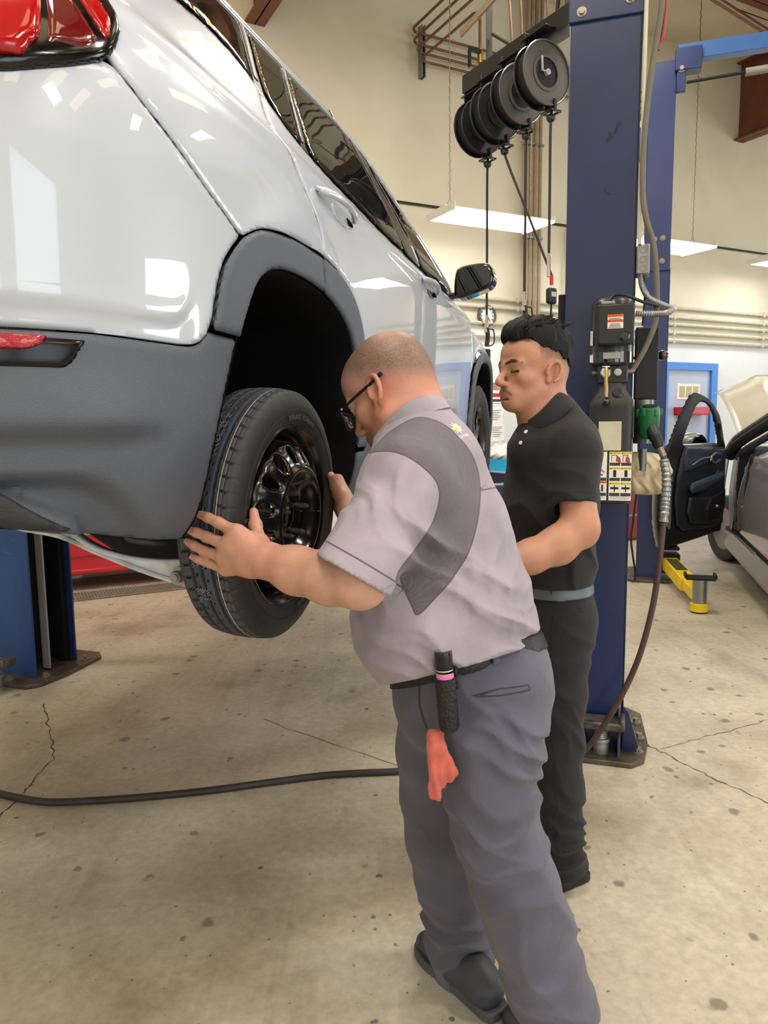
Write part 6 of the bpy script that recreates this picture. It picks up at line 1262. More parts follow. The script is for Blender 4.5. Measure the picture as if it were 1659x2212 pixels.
# ===== technician in grey, lifting the wheel
HT = nrm(V3(-.88, .475, 0)); LT = V3(-HT[1], HT[0], 0); LT = V3(-.475, -.88, 0)
hp = math.radians(31); hy = V3(-.866, .5, 0); OF = hy * math.cos(hp) - UPZ * math.sin(hp); OU = hy * math.sin(hp) + UPZ * math.cos(hp); OL = np.cross(OU, OF)
OO = V3(-0.0237, 1.6512, 1.4927) - OL * .078
B = SDF(); OP, OM = head_sdf(B, OO, OF, OU, 1.03, fat=.010)
NB = V3(0.0791, 1.6842, 1.3926)
B.cone(OP(-.033, 0, -.045), NB, .062, .076, .03); B.cone(OP(.02, 0, -.095), NB + HT * .03, .04, .06, .04); B.ell(OP(.03, 0, -.105), (.05, .05, .03), OM, k=.03)
B.cone(NB, V3(0.1178, 1.6221, 1.1739), .08, .09, .05); LS = V3(0.0480, 1.4951, 1.2887); LE = V3(-0.0496, 1.3152, 1.1359); RSH = V3(0.0899, 1.6590, 1.3103) - LT * .15 + HT * .07
B.cone(V3(0.0877, 1.6196, 1.3180), LS, .06, .05, .05); B.cone(LS, LE, .052, .046, .03); B.cone(V3(0.0899, 1.6596, 1.3155), RSH, .07, .05, .05)
B.chain([LE, V3(-0.0999, 1.3500, 1.1325), V3(-0.1695, 1.3960, 1.1380), V3(-0.2280, 1.4327, 1.1498)], [.046, .048, .043, .0355], .025); B.ell(V3(-0.0388, 1.3084, 1.1219), (.034, .036, .03), k=.03)
LW = V3(-0.2280, 1.4327, 1.1498)
K = dict(i=V3(-0.2958, 1.4721, 1.1998), m=V3(-0.3174, 1.4733, 1.1763), r=V3(-0.3273, 1.4802, 1.1505), p=V3(-0.3243, 1.4879, 1.1232))
for a, rr_ in (('i', .0165), ('m', .0165), ('r', .016), ('p', .015)): B.cone(LW, K[a], .024, rr_, .02)
B.cone(V3(-0.2632, 1.4550, 1.1666), V3(-0.3030, 1.4709, 1.1737), .022, .019, .02); B.ell(V3(-0.2659, 1.4543, 1.1367), (.026, .022, .022), k=.02)
finger(B, [K['i'], V3(-0.3358, 1.4887, 1.2196), V3(-0.3592, 1.4979, 1.2291), V3(-0.3757, 1.5046, 1.2342)], [.0135, .0112, .0102, .0088]); finger(B, [K['m'], V3(-0.3625, 1.4970, 1.1892), V3(-0.3848, 1.5041, 1.1979), V3(-0.4005, 1.5107, 1.2020)], [.0135, .0112, .0102, .0088])
finger(B, [K['r'], V3(-0.3708, 1.5025, 1.1595), V3(-0.3931, 1.5098, 1.1701), V3(-0.4055, 1.5146, 1.1763)], [.0128, .0108, .0098, .0086]); finger(B, [K['p'], V3(-0.3630, 1.5053, 1.1337), V3(-0.3835, 1.5121, 1.1395), V3(-0.3969, 1.5166, 1.1437)], [.0118, .0095, .0088, .0078])
B.chain([V3(-0.2377, 1.4483, 1.1534), V3(-0.2534, 1.4817, 1.1789), V3(-0.2700, 1.5404, 1.2058), V3(-0.2788, 1.5736, 1.2302)], [.022, .0165, .0125, .010], .012); B.cone(V3(-0.2526, 1.4758, 1.1722), K['i'], .014, .012, .02)
RW = V3(-0.0822, 2.0116, 1.1459); B.chain([RSH, V3(0.0494, 1.9881, 1.0366), RW], [.056, .05, .034], .025); RPm = V3(-0.1132, 2.0619, 1.1865)
B.cone(RW, RPm, .030, .024, .02); B.cone(RW, V3(-0.1184, 2.0696, 1.2080), .028, .02, .02); B.chain([V3(-0.1081, 2.0366, 1.1855), V3(-0.1250, 2.0312, 1.2235), V3(-0.1348, 2.0141, 1.2481), V3(-0.1413, 1.9893, 1.2766)], [.019, .0155, .0125, .0105], .012)
for j in range(4):
    kz = WC + WX * .320 + WN * .012 + WU * (-.045 + .026 * j + .03)
    B.cone(RW, kz, .024, .014, .02); B.chain([kz, WC + WX * .3145 - WN * .025 + WU * (-.045 + .026 * j + .035), WC + WX * .313 - WN * .055 + WU * (-.045 + .026 * j + .037), WC + WX * .312 - WN * .078 + WU * (-.045 + .026 * j + .038)], [.0125, .0105, .0098, .0085], .006)
def hcoord(V, O, Mx, s=1.0): return ((V - O) @ Mx) / s
def o_hair(V):
    q = hcoord(V, OO, OM, 1.03); a, b_, c = q[:, 0], np.abs(q[:, 1]), q[:, 2]
    top = sstep(-.012, .05, c - .006 - np.clip(a + .0, 0, 1) * .75 + np.clip(-a - .01, 0, 1) * .60) * (np.linalg.norm(q, axis=1) < .17)
    front = 1 - sstep(.055, .075, a - .1 * (c - .06)); bald = 1 - .75 * np.exp(-(((a + .06) / .035) ** 2 + (b_ / .045) ** 2)) * (c > .05)
    beard = .55 * sstep(-.055, -.075, c) * sstep(.03, .06, a) * (np.linalg.norm(q, axis=1) < .17)
    return np.clip(top * front * bald * 1.0 + beard, 0, 1)
def o_red(V):
    q = hcoord(V, OO, OM, 1.03); d = np.linalg.norm(V - V3(0.0539, 1.6357, 1.4491), axis=1); hands = sstep(.30, .15, np.linalg.norm(V - V3(-0.3564, 1.4826, 1.1866), axis=1)) * .35
    return np.clip(.55 * sstep(.16, .06, d) + .5 * np.exp(-((q[:, 0] + .01) ** 2 / .0006 + (np.abs(q[:, 1]) - .083) ** 2 / .0003 + (q[:, 2] + .012) ** 2 / .001)) + hands, 0, 1)
zero = lambda V: np.zeros(len(V))
OBASE = (.26, 1.62, 0.0)
old = figure('person', B, .0036, 'skin_old', dict(hair=o_hair, red=o_red, dark=zero), 'man in grey work shirt and trousers, bending to fit the wheel', OBASE)
mat('nail', srgb(214, 164, 146), .3, noise=.05)
def nail(tip, prev, view, r):
    d = nrm(tip - prev); nz_ = nrm(view - d * (view @ d)); sd = np.cross(d, nz_); mb = MB(); c = tip + nz_ * r * .80 + d * .001
    v = []; f = []
    for i in range(5):
        for j in range(5):
            a, b_ = (i / 4 - .5), (j / 4 - .5); q = max(0, 1 - (2 * a) ** 4 * .0); v.append(c + d * a * r * 1.5 + sd * b_ * r * 1.35 * (1 - .25 * max(0, a) ** 2) - nz_ * (b_ * b_ * r * .9 + max(0, a) ** 2 * r * .5))
    for i in range(4):
        for j in range(4): f.append((i * 5 + j, i * 5 + j + 1, (i + 1) * 5 + j + 1, (i + 1) * 5 + j))
    o = mesh_obj('fingernail', v, f, 'nail', old, angle=None); mod_solid(o, .0012, 0)
TOC = nrm(V3(.28, -1, .1))
for a, b_, r in ((V3(-0.3757, 1.5046, 1.2342), V3(-0.3592, 1.4979, 1.2291), .0088), (V3(-0.4005, 1.5107, 1.2020), V3(-0.3848, 1.5041, 1.1979), .0088), (V3(-0.4055, 1.5146, 1.1763), V3(-0.3931, 1.5098, 1.1701), .0086), (V3(-0.3969, 1.5166, 1.1437), V3(-0.3835, 1.5121, 1.1395), .0078), (V3(-0.1413, 1.9893, 1.2766), V3(-0.1348, 2.0141, 1.2481), .0105)): nail(a, b_, TOC, r)
# shirt
S = SDF(); S.cone(V3(0.1505, 1.5897, 0.9511), V3(0.1379, 1.5850, 0.9945), .168, .176, .05, flat=LT, fr=1.12); S.cone(V3(0.1379, 1.5850, 0.9945), V3(0.1143, 1.6159, 1.1646), .176, .148, .06, flat=LT, fr=1.22); S.cone(V3(0.1143, 1.6159, 1.1646), V3(0.0993, 1.6434, 1.3061), .148, .112, .06, flat=LT, fr=1.45); S.ell(V3(0.0726, 1.5594, 0.9919), (.125, .15, .12), k=.08)
S.cone(V3(0.0993, 1.6434, 1.3061), V3(0.0791, 1.6842, 1.3926), .112, .086, .05); S.cone(V3(0.0879, 1.6209, 1.3280), V3(0.0525, 1.5162, 1.2964), .098, .088, .05); S.cone(V3(0.0911, 1.6809, 1.3246), RSH, .098, .08, .05)
SE = V3(-0.0582, 1.3207, 1.1400); SS = V3(0.0443, 1.4992, 1.2809); ad_ = nrm(SE - SS)
L3 = V3(0.0028, 1.3411, 1.1009) - V3(-0.1160, 1.3009, 1.1836); hn = nrm(np.cross(L3, SE - V3(0, 0, 1.42))); hn = hn if hn @ ad_ > 0 else -hn; SC_ = V3(-0.0582, 1.3208, 1.1408)
_so = SDF().cone(SS, SE + ad_ * .10, .088, .076).p[0][0]; S.raw(lambda P: np.maximum(_so(P), (P - SC_) @ hn), (SS + SE) / 2, .26, k=.05); RE = RSH + nrm(V3(0.0494, 1.9881, 1.0366) - RSH) * .22; S.raw(*capcone(RSH, RE, .082, .074), k=.05)
S.cone(SE - ad_ * .035, SE + ad_ * .16, .058, .060, .003, sub=True)
bp0, bp1, bp2 = V3(0.0387, 1.5647, 0.8703), V3(0.1273, 1.3924, 0.9446), V3(0.3350, 1.6419, 0.9248); bn = nrm(np.cross(bp1 - bp0, bp2 - bp0)); bn = bn if bn[2] > 0 else -bn
S.cuts.append(lambda P: -((P - bp0) @ bn) - .006)
S.disp = folds([(V3(0.2131, 1.4583, 0.9889), .13, V3(.25, .1, 1), .075, .011, .4), (V3(0.1158, 1.4162, 0.9744), .11, V3(.5, 0, 1), .06, .008, 1.0), (V3(0.2366, 1.5258, 1.1282), .15, V3(.95, .2, -.25), .055, .0045, 0), (V3(0.2248, 1.5488, 1.2330), .09, V3(.9, .2, -.3), .028, .0022, 0), (V3(0.0091, 1.4068, 1.2257), .13, V3(.8, -.2, .5), .075, .006, 2.), (V3(0.0625, 1.4200, 1.1687), .12, V3(.6, 0, .8), .08, .008, .8), (V3(0.0187, 1.4144, 1.2872), .10, V3(.95, -.2, .3), .05, .0035, 1.), (V3(-0.0117, 1.4610, 1.0103), .12, V3(.2, 0, 1), .10, .004, 0), (V3(0.2677, 1.5604, 0.9994), .1, V3(0.1, 0, 1), .055, .006, 2.2)])
E0 = nrm(V3(.08, 1, -.13)); E1 = nrm(V3(1, 0, 0) - E0 * E0[0]); E2 = np.cross(E1, E0); hz2 = lambda V: np.stack([V @ E1, V @ E2], 1)
def to_hz(L): return np.array([[p @ E1, p @ E2] for p in L])
PAN = np.array(catmull(to_hz([V3(-0.0281, 1.5033, 1.3548), V3(-0.0233, 1.5046, 1.3659), V3(0.0082, 1.5483, 1.3937), V3(0.0368, 1.5704, 1.4094), V3(0.0701, 1.5922, 1.4226), V3(0.1029, 1.6117, 1.4173), V3(0.1347, 1.6098, 1.4020), V3(0.1614, 1.6067, 1.3769), V3(0.1831, 1.6035, 1.3508), V3(0.1996, 1.5992, 1.3159), V3(0.2039, 1.5846, 1.2790), V3(0.2012, 1.5706, 1.2466), V3(0.1915, 1.5547, 1.1991), V3(0.1730, 1.5384, 1.1484), V3(0.1404, 1.5128, 1.1045), V3(0.1029, 1.4881, 1.0675), V3(0.0693, 1.4647, 1.0409), V3(0.0573, 1.4666, 1.0560), V3(0.0321, 1.4442, 1.1201), V3(0.0607, 1.4399, 1.1671), V3(0.0929, 1.4553, 1.2105), V3(0.1108, 1.4713, 1.2585), V3(0.1080, 1.4956, 1.2927), V3(0.0770, 1.4897, 1.3262), V3(0.0437, 1.4922, 1.3470), V3(0.0168, 1.4933, 1.3556), V3(-0.0130, 1.4936, 1.3578)]), 4, True))
def minabs(*L):
    o = L[0]
    for q in L[1:]: o = np.where(np.abs(q) < np.abs(o), q, o)
    return o
YOKE = to_hz([V3(0.2050, 1.5931, 1.2662), V3(0.2746, 1.6149, 1.2795)])
def sh_panel(V):
    q = hz2(V); d = poly_sd(PAN, q[:, 0], q[:, 1]); side = (V - V3(0.1178, 1.6221, 1.1739)) @ LT; on_sl = (V - SS) @ ad_ > .03
    return np.where(side < -.06, -np.abs(d) - .01, d)
def sh_seam(V):
    q = hz2(V); d = poly_sd(PAN, q[:, 0], q[:, 1]); side = (V - V3(0.1178, 1.6221, 1.1739)) @ LT; d = np.where(side < -.06, 1.0, d)
    a, b_ = YOKE; e = (b_ - a) / np.linalg.norm(b_ - a); yk = (q - a) @ V3(-e[1], e[0], 0)[:2]; yk = np.where(((q - a) @ e > 0), yk, 1.0)
    sl = (V - SC_) @ hn + .03; r_ = np.linalg.norm(np.cross(V - SS, ad_), axis=1); sl = np.where((r_ < .12) & ((V - SC_) @ hn > -.06), sl, 1.0)
    return minabs(d, yk, sl)
sh = garment('shirt', S, .0048, 'shirt_grey', old, sh_panel, sh_seam)
cc_ = V3(0.0592, 1.6797, 1.4137); nx2 = nrm(V3(-.56, .22, .80))
cbm = MB(); prof_ = [(-.025, .094), (.0, .0935), (.016, .0885), (.019, .085), (.016, .082), (-.025, .084)]
x_, y_, z_ = frame(nx2, LT); vv_ = []; nn_ = 48
for h_, r_ in prof_:
    for i in range(nn_):
        a = 2 * math.pi * i / nn_; vv_.append(cc_ + z_ * (h_ + .004 * math.sin(3 * a)) + (x_ * math.cos(a) * 1.0 + y_ * math.sin(a) * 1.02) * r_)
cbm.add(vv_, [(k * nn_ + i, k * nn_ + (i + 1) % nn_, (k + 1) * nn_ + (i + 1) % nn_, (k + 1) * nn_ + i) for k in range(5) for i in range(nn_)])
col_ = cbm.build('collar', 'shirt_grey', sh); set_attr(col_, 'panel', np.full(len(col_.data.vertices), -1.)); set_attr(col_, 'seam', np.full(len(col_.data.vertices), 1.))
def decal(name, m, par, O, ex, ey, polys, tgt, text=None, tsize=.01):
    """stitched mark: small flat pieces pressed onto the garment surface"""
    mb = MB(); ez = np.cross(nrm(ex), nrm(ey))
    for pl in polys: mb.prism(pl, O, ex, ey, .0004)
    if text: add_text(mb, text, O, ex, ey, tsize, .0003)
    ob = mb.build(name, m, par, smooth=False); sw = ob.modifiers.new('wrap', 'SHRINKWRAP'); sw.target = tgt; sw.wrap_method = 'NEAREST_SURFACEPOINT'; sw.wrap_mode = 'ABOVE_SURFACE'; sw.offset = .001; return ob
ey_ = nrm(V3(-.5, .15, .85)); ex_ = nrm(np.cross(ey_, V3(.6, -.72, .35)))
star = [(math.cos(a) * r, math.sin(a) * r) for i, a in enumerate(np.linspace(0, 2 * math.pi, 16, endpoint=False)) for r in ((.020 if i % 2 == 0 else .009),)]
decal('emblem_rays', 'thread_white', sh, V3(0.1567, 1.5700, 1.4061), ex_, ey_, [star], sh); decal('emblem', 'emblem_yellow', sh, V3(0.1565, 1.5680, 1.4061), ex_, ey_, [[(-.018, -.004), (-.006, -.004), (-.006, -.008), (.006, -.008), (.006, -.004), (.018, -.004), (.018, .004), (.006, .004), (.006, .008), (-.006, .008), (-.006, .004), (-.018, .004)]], sh)
decal('emblem_lettering', 'thread_white', sh, V3(0.1682, 1.5674, 1.3846), ex_, ey_, [], sh, 'CERTIFIED', .0095)
# trousers
T_ = SDF(); T_.cone(V3(0.1807, 1.5853, 0.9153), V3(0.1926, 1.5808, 0.8373), .152, .157, .05, flat=LT, fr=1.12); T_.ell(V3(0.2575, 1.5838, 0.8619), (.095, .12, .11), k=.06); T_.ell(V3(0.0981, 1.5784, 0.8181), (.075, .1, .11), k=.06)
T_.chain([V3(0.2221, 1.5157, 0.8404), V3(0.2187, 1.4750, 0.7556), V3(0.2122, 1.4538, 0.6647), V3(0.2291, 1.4468, 0.5665), V3(0.2622, 1.4490, 0.4613), V3(0.2959, 1.4509, 0.3543), V3(0.3302, 1.4527, 0.2454)], [.125, .108, .093, .0895, .088, .087, .0875], .035)
T_.chain([V3(0.1511, 1.6540, 0.7775), V3(0.1326, 1.6968, 0.6339), V3(0.1341, 1.7191, 0.5283), V3(0.1434, 1.7382, 0.3963), V3(0.1591, 1.7474, 0.2660), V3(0.1737, 1.7530, 0.1477)], [.125, .105, .098, .092, .086, .083], .035)
T_.raw(*capcone(V3(0.3302, 1.4527, 0.2454), V3(0.3703, 1.4587, 0.1306), .0875, .090), k=.03); T_.raw(*capcone(V3(0.1737, 1.7530, 0.1477), V3(0.1940, 1.7634, -0.0136), .083, .084), k=.03)
T_.cuts.append(lambda P: ((P - bp0) @ bn) - .012)
T_.disp = folds([(V3(0.2662, 1.4274, 0.7370), .10, V3(.35, 0, 1), .055, .010, .5), (V3(0.2707, 1.4557, 0.8034), .09, V3(.8, .1, .6), .07, .007, 0), (V3(0.2828, 1.4057, 0.5600), .11, V3(-.3, 0, 1), .09, .008, 1.2), (V3(0.1895, 1.4104, 0.5984), .10, V3(.5, 0, .8), .08, .006, 2.), (V3(0.3265, 1.4196, 0.3456), .14, V3(.9, .1, .5), .11, .007, .2), (V3(0.3485, 1.4214, 0.1959), .10, V3(.2, 0, 1), .07, .008, 0), (V3(0.0698, 1.6913, 0.4248), .14, V3(.9, .3, .4), .10, .006, 0), (V3(0.2330, 1.7255, 0.1289), .12, V3(.2, .1, 1), .065, .010, .4), (V3(0.1283, 1.7335, 0.1116), .1, V3(.3, .1, 1), .07, .008, 2.), (V3(0.1453, 1.4367, 0.8130), .12, V3(.9, 0, .4), .09, .006, 1.)])
PKT = to_hz([V3(0.1614, 1.4143, 0.8768), V3(0.2243, 1.4361, 0.8900), V3(0.2898, 1.4960, 0.8853), V3(0.2926, 1.4948, 0.8756), V3(0.2242, 1.4345, 0.8770)]); FLY = to_hz([V3(0.0665, 1.4462, 0.8902), V3(0.0669, 1.4403, 0.8418), V3(0.0813, 1.4345, 0.7951)])
def tr_seam(V):
    q = hz2(V); side = (V - V3(0.1926, 1.5808, 0.8373)) @ LT > .0; d = np.full(len(V), 1.0)
    for a, b_ in ((FLY[0], FLY[1]), (FLY[1], FLY[2])):
        t = np.clip(((q - a) @ (b_ - a)) / ((b_ - a) @ (b_ - a)), 0, 1); d = np.minimum(d, np.linalg.norm(q - a - t[:, None] * (b_ - a), axis=1) - .0008)
    return np.where(side, minabs(poly_sd(PKT, q[:, 0], q[:, 1]), d), 1.)
tr = garment('trousers', T_, .005, 'trouser_grey', old, None, tr_seam)
Bt = SDF(); Bt.p = list(T_.p[:3])
Bt.disp = lambda P: np.full(len(P), .004); Bt.cuts = [lambda P: np.abs((P - bp0) @ bn + .006) - .019]
V_, F_ = Bt.mesh(.005); belt = mesh_obj('belt', V_, F_, 'belt_black', old, angle=50)
for c_, dv in ((V3(0.2186, 1.4201, 0.9643), V3(.3, -.95, 0)), (V3(0.3130, 1.5532, 0.9413), V3(.9, -.4, 0))): MB().box(c_, (.014, .006, .05), np.cross(dv, UPZ), dv).build('belt_loop', 'trouser_grey', tr, bev=.002); set_attr(tr.children[-1], 'seam', np.full(8, 1.))
# torch in its holster, rag
tp, tb_ = V3(0.1090, 1.3652, 0.9850), V3(0.1207, 1.3705, 0.8318); td = nrm(tb_ - tp)
tc_ = thing('flashlight', tb_, 'black flashlight with pink ring clipped to the grey belt', 'flashlight')
MB().lathe([(0, .0), (.001, .012), (.0, .016), (.004, .0172), (.032, .0172), (.034, .0155)], tp, td, 28, cap=False).build('head', 'torch_black', tc_); MB().lathe([(.034, .0178), (.037, .0178)], tp, td, 28).build('bezel', 'chrome_knob', tc_); MB().lathe([(.041, .0178), (.0435, .0178)], tp, td, 28).build('bezel', 'chrome_knob', tc_); MB().lathe([(.0435, .0172), (.053, .0172)], tp, td, 28).build('pink_band', 'pink_ring', tc_)
b = MB(); b.lathe([(.052, .0195)] + [(.055 + i * .005, .0195 + .0009 * (i % 2)) for i in range(20)] + [(.158, .018), (.16, .01)], tp, td, 28); b.build('woven_sheath', 'leather_black', tc_); MB().box(tp + td * .05 + V3(.016, .012, 0), (.02, .008, .06), HT, LT, td).build('belt_clip', 'leather_black', tc_, bev=.002)
rg = SDF(); q0 = V3(0.0931, 1.3873, 0.8041); rg.cone(q0, V3(0.0989, 1.3809, 0.7851), .012, .016, .02); rg.cone(V3(0.0924, 1.3790, 0.7860), V3(0.0940, 1.3680, 0.6963), .0155, .014, .012, flat=LT, fr=.7); rg.cone(V3(0.1052, 1.3806, 0.7823), V3(0.1195, 1.3792, 0.7380), .012, .018, .015, flat=LT, fr=.6); rg.cone(V3(0.1195, 1.3792, 0.7380), V3(0.1100, 1.3745, 0.7166), .017, .006, .012, flat=LT, fr=.6); rg.cone(V3(0.0860, 1.3906, 0.8066), V3(0.1061, 1.3911, 0.8108), .008, .006, .012)
rg.disp = lambda P: .0016 * np.sin(P @ V3(330, 60, 20) + 2 * np.sin(P @ V3(30, 0, 40)))
V_, F_ = rg.mesh(.003); mesh_obj('shop_rag', smooth_mesh(V_, F_, 1), F_, 'rag_red', None, angle=None, label='red shop rag hanging from the grey trouser pocket', cat='rag')
# glasses
gl = thing('glasses', OP(.1, 0, -.02), 'black framed glasses worn by the man in grey', 'glasses')
for q in (-1, 1):
    MB().tube(catmull([OP(.112, q * .068, .0), OP(.06, q * .079, .003), OP(.0, q * .086, .005), OP(-.022, q * .087, .006), OP(-.042, q * .086, .010)], 6), [.0034] * 18 + [.0042] * 4 + [.0052] * 2 + [.004], 8).build('temple_arm', 'frame_black', gl)
    rimp = [OP(.116 - .012 * abs(math.cos(a)) * (1 if q * math.cos(a) > 0 else 0), q * (.035 + .027 * math.copysign(abs(math.cos(a)) ** .6, math.cos(a))), -.014 + .020 * math.copysign(abs(math.sin(a)) ** .6, math.sin(a))) for a in np.linspace(0, 2 * math.pi, 28, endpoint=False)]
    MB().tube(rimp, .003, 8, closed=True).build('rim', 'frame_black', gl); mesh_obj('lens', rimp, [tuple(range(28))], 'lens_clear', gl, smooth=False)
MB().tube([OP(.117, -.009, -.004), OP(.121, 0, -.001), OP(.117, .009, -.004)], .003, 8).build('bridge', 'frame_black', gl); MB().lathe([(0, .0028), (.0006, .0028), (.0006, .0018)], OP(.088, .0775, .0015), OL, 14).build('temple_mark', 'pink_ring', gl)
# shoes
def shoe(P0, P1, label, up_m, so_m, wd=.05, ribs=True):
    P0, P1 = np.array(P0, float), np.array(P1, float); d = nrm(P1 - P0); s = V3(-d[1], d[0], 0); L = np.linalg.norm(P1 - P0); X = lambda a, b, c: P0 + d * a * L + s * b + UPZ * c
    t = thing('shoe', X(.5, 0, 0), label, 'shoe')
    M_ = np.stack([d, s, UPZ], 1); u_ = SDF(); u_.cone(X(.16, 0, .05), X(.45, .004, .055), .042, .043, .03); u_.cone(X(.45, .004, .05), X(.86, .006, .036), .044, .034, .03, flat=UPZ, fr=.8); u_.cone(X(.2, 0, .05), X(.26, 0, .075), .04, .040, .03); u_.cuts.append(lambda P: .014 - P[:, 2])
    V_, F_ = u_.mesh(.005); mesh_obj('upper', smooth_mesh(V_, F_, 2), F_, up_m, t, angle=None)
    pl = [tuple(x) for x in catmull([(0.0, .0), (.03, .034), (.25, .040), (.5, .043), (.75, .052), (.93, .038), (1.0, .0), (.95, -.036), (.75, -.047), (.5, -.040), (.25, -.040), (.03, -.034)], 4, True)]
    MB().prism([(a * L, b) for a, b in pl], P0, d, s, .026).build('sole', so_m, t, bev=.005)
    return t
shoe((.262, 1.600, .002), (.085, 1.862, .002), 'grey slip-on shoe on forward foot of man in grey', 'shoe_grey', 'shoe_sole'); shoe((.470, 1.395, .002), (.275, 1.605, .002), 'grey slip-on shoe on rear foot of man in grey, at bottom edge', 'shoe_grey', 'shoe_sole')

# ===== young man in the black polo
yp = math.radians(-2); yh = nrm(V3(-.90, -.42, 0)); YF = yh * math.cos(yp) - UPZ * math.sin(yp); YU = yh * math.sin(yp) + UPZ * math.cos(yp); YL = np.cross(YU, YF); YLT = nrm(V3(.16, -.985, 0))
YS = .93; YO = V3(0.4427, 1.9862, 1.5548) - YL * .075
Y = SDF(); YP, YM = head_sdf(Y, YO, YF, YU, YS, fat=.0, js=.92)
NY = V3(0.4560, 2.0650, 1.4165); Y.cone(YP(-.03, 0, -.05), NY, .052, .060, .03); Y.cone(YP(.0, 0, -.08), NY + yh * .02, .035, .05, .03)
CY = V3(0.4689, 2.0942, 1.2444); Y.cone(NY, CY, .07, .09, .05); YSL = V3(0.5008, 1.9477, 1.3229); YE = V3(0.5063, 1.8950, 1.1401); YW = V3(0.2953, 1.8293, 1.0559); YSR = YSL - YLT * .29 - UPZ * .015
Y.cone(V3(0.4770, 2.0568, 1.3501), YSL, .06, .05, .05); Y.chain([YSL, YE], [.05, .0465], .02); Y.chain([YE, V3(0.4448, 1.8748, 1.0982), V3(0.3693, 1.8515, 1.0733), YW], [.047, .0475, .042, .030], .022); Y.ell(V3(0.5182, 1.8973, 1.1178), (.026, .03, .026), k=.02)
Y.cone(V3(0.4667, 2.1271, 1.3480), YSR, .06, .05, .05); YER = YSR + V3(.02, .02, -.27); YWR = YER + nrm(V3(-.9, -.2, -.25)) * .24; Y.chain([YSR, YER, YWR], [.048, .044, .03], .02)
for wv, dr in ((YW, nrm(YW - V3(0.4448, 1.8748, 1.0982))), (YWR, nrm(YWR - YER))):
    sd_ = nrm(np.cross(dr, UPZ)); pm = wv + dr * .075; Y.cone(wv, pm, .026, .028, .02, flat=UPZ, fr=.7)
    for j in range(4):
        k_ = wv + dr * .085 + sd_ * (j - 1.5) * .019; e = [.07, .08, .074, .056][j]; Y.chain([k_, k_ + dr * e * .5 - UPZ * .012, k_ + dr * e * .8 - UPZ * .035], [.0105, .0092, .0078], .006)
    tb2 = wv + dr * .03 + sd_ * -.03; Y.chain([tb2, tb2 + dr * .03 - sd_ * .02 - UPZ * .01, tb2 + dr * .055 - sd_ * .018 - UPZ * .02], [.014, .011, .009], .01)
def seg_d(q, L):
    d = np.full(len(q), 9.)
    for a, b_ in zip(L[:-1], L[1:]):
        a, b_ = np.array(a), np.array(b_); t = np.clip(((q - a) @ (b_ - a)) / ((b_ - a) @ (b_ - a)), 0, 1); d = np.minimum(d, np.linalg.norm(q - a - t[:, None] * (b_ - a), axis=1))
    return d
def y_dark(V):
    q = hcoord(V, YO, YM, YS); q2 = np.stack([q[:, 0], np.abs(q[:, 1]), q[:, 2]], 1)
    brow = sstep(.0072, .0042, seg_d(q2, [(.100, .013, .010), (.094, .033, .0175), (.078, .052, .011)])); mous = .6 * sstep(.0062, .0030, seg_d(q2, [(.107, .003, -.0645), (.102, .018, -.0675), (.092, .027, -.077)]))
    lash = sstep(.0042, .0024, seg_d(q2, [(.089, .019, -.0135), (.091, .032, -.0145), (.083, .048, -.0115)])); return np.clip(brow + mous + lash, 0, 1)
def y_hair(V):
    q = hcoord(V, YO, YM, YS); a, b_, c = q[:, 0], np.abs(q[:, 1]), q[:, 2]; ins = np.linalg.norm(q, axis=1) < .17
    line = np.interp(a, [-.12, -.09, -.05, -.02, .012, .03, .036, .06, .10], [-.035, -.03, .0, .012, .012, .02, .045, .058, .062]); return np.clip(sstep(-.006, .045, c - line) * ins * .95 + .0, 0, 1)
def y_red(V):
    q = hcoord(V, YO, YM, YS); q2 = np.stack([q[:, 0], np.abs(q[:, 1]), q[:, 2]], 1)
    return np.clip(.6 * sstep(.010, .006, seg_d(q2, [(.103, .0, -.079), (.098, .016, -.079)])) + .6 * np.exp(-((q[:, 0] + .01) ** 2 / .0006 + (np.abs(q[:, 1]) - .085) ** 2 / .0003 + (q[:, 2] + .012) ** 2 / .001)), 0, 1)
young = figure('person', Y, .0036, 'skin_young', dict(hair=y_hair, red=y_red, dark=y_dark), 'young man in black polo and black trousers, looking down at the wheel', (.53, 2.14, 0))
# swept-back hair
Hh = SDF(); Hh.ell(YP(-.014, 0, .070), (.097, .074, .078), YM); Hh.ell(YP(-.055, 0, .035), (.062, .068, .072), YM, k=.03); Hh.ell(YP(.042, 0, .100), (.050, .056, .034), YM, k=.03)
def hdisp(P):
    q = hcoord(P, YO, YM, YS); x = q[:, 0] + .35 * q[:, 2]; y = q[:, 1]; s_ = np.sin(y * 210 + 3 * np.sin(x * 40) + x * 30) * .5 + np.sin(y * 120 - x * 60 + 1) * .5; t_ = np.sin(x * 95 + y * 60 + 2 * np.sin(y * 90)); return (.0042 * s_ + .0030 * t_) * sstep(.02, .09, q[:, 2])
Hh.disp = hdisp
def hcut(P):
    q = hcoord(P, YO, YM, YS); line = np.interp(q[:, 0], [-.13, -.10, -.05, -.01, .03, .036, .05, .11], [.0, .005, .034, .050, .054, .066, .076, .080]); return line - q[:, 2] + .006 * np.sin(q[:, 0] * 160 + q[:, 1] * 90)
Hh.cuts.append(hcut); V_, F_ = Hh.mesh(.003); mesh_obj('hair', smooth_mesh(V_, F_, 1), F_, 'hair_black', young, angle=None)
rs_ = random.Random(4); tuft = MB()
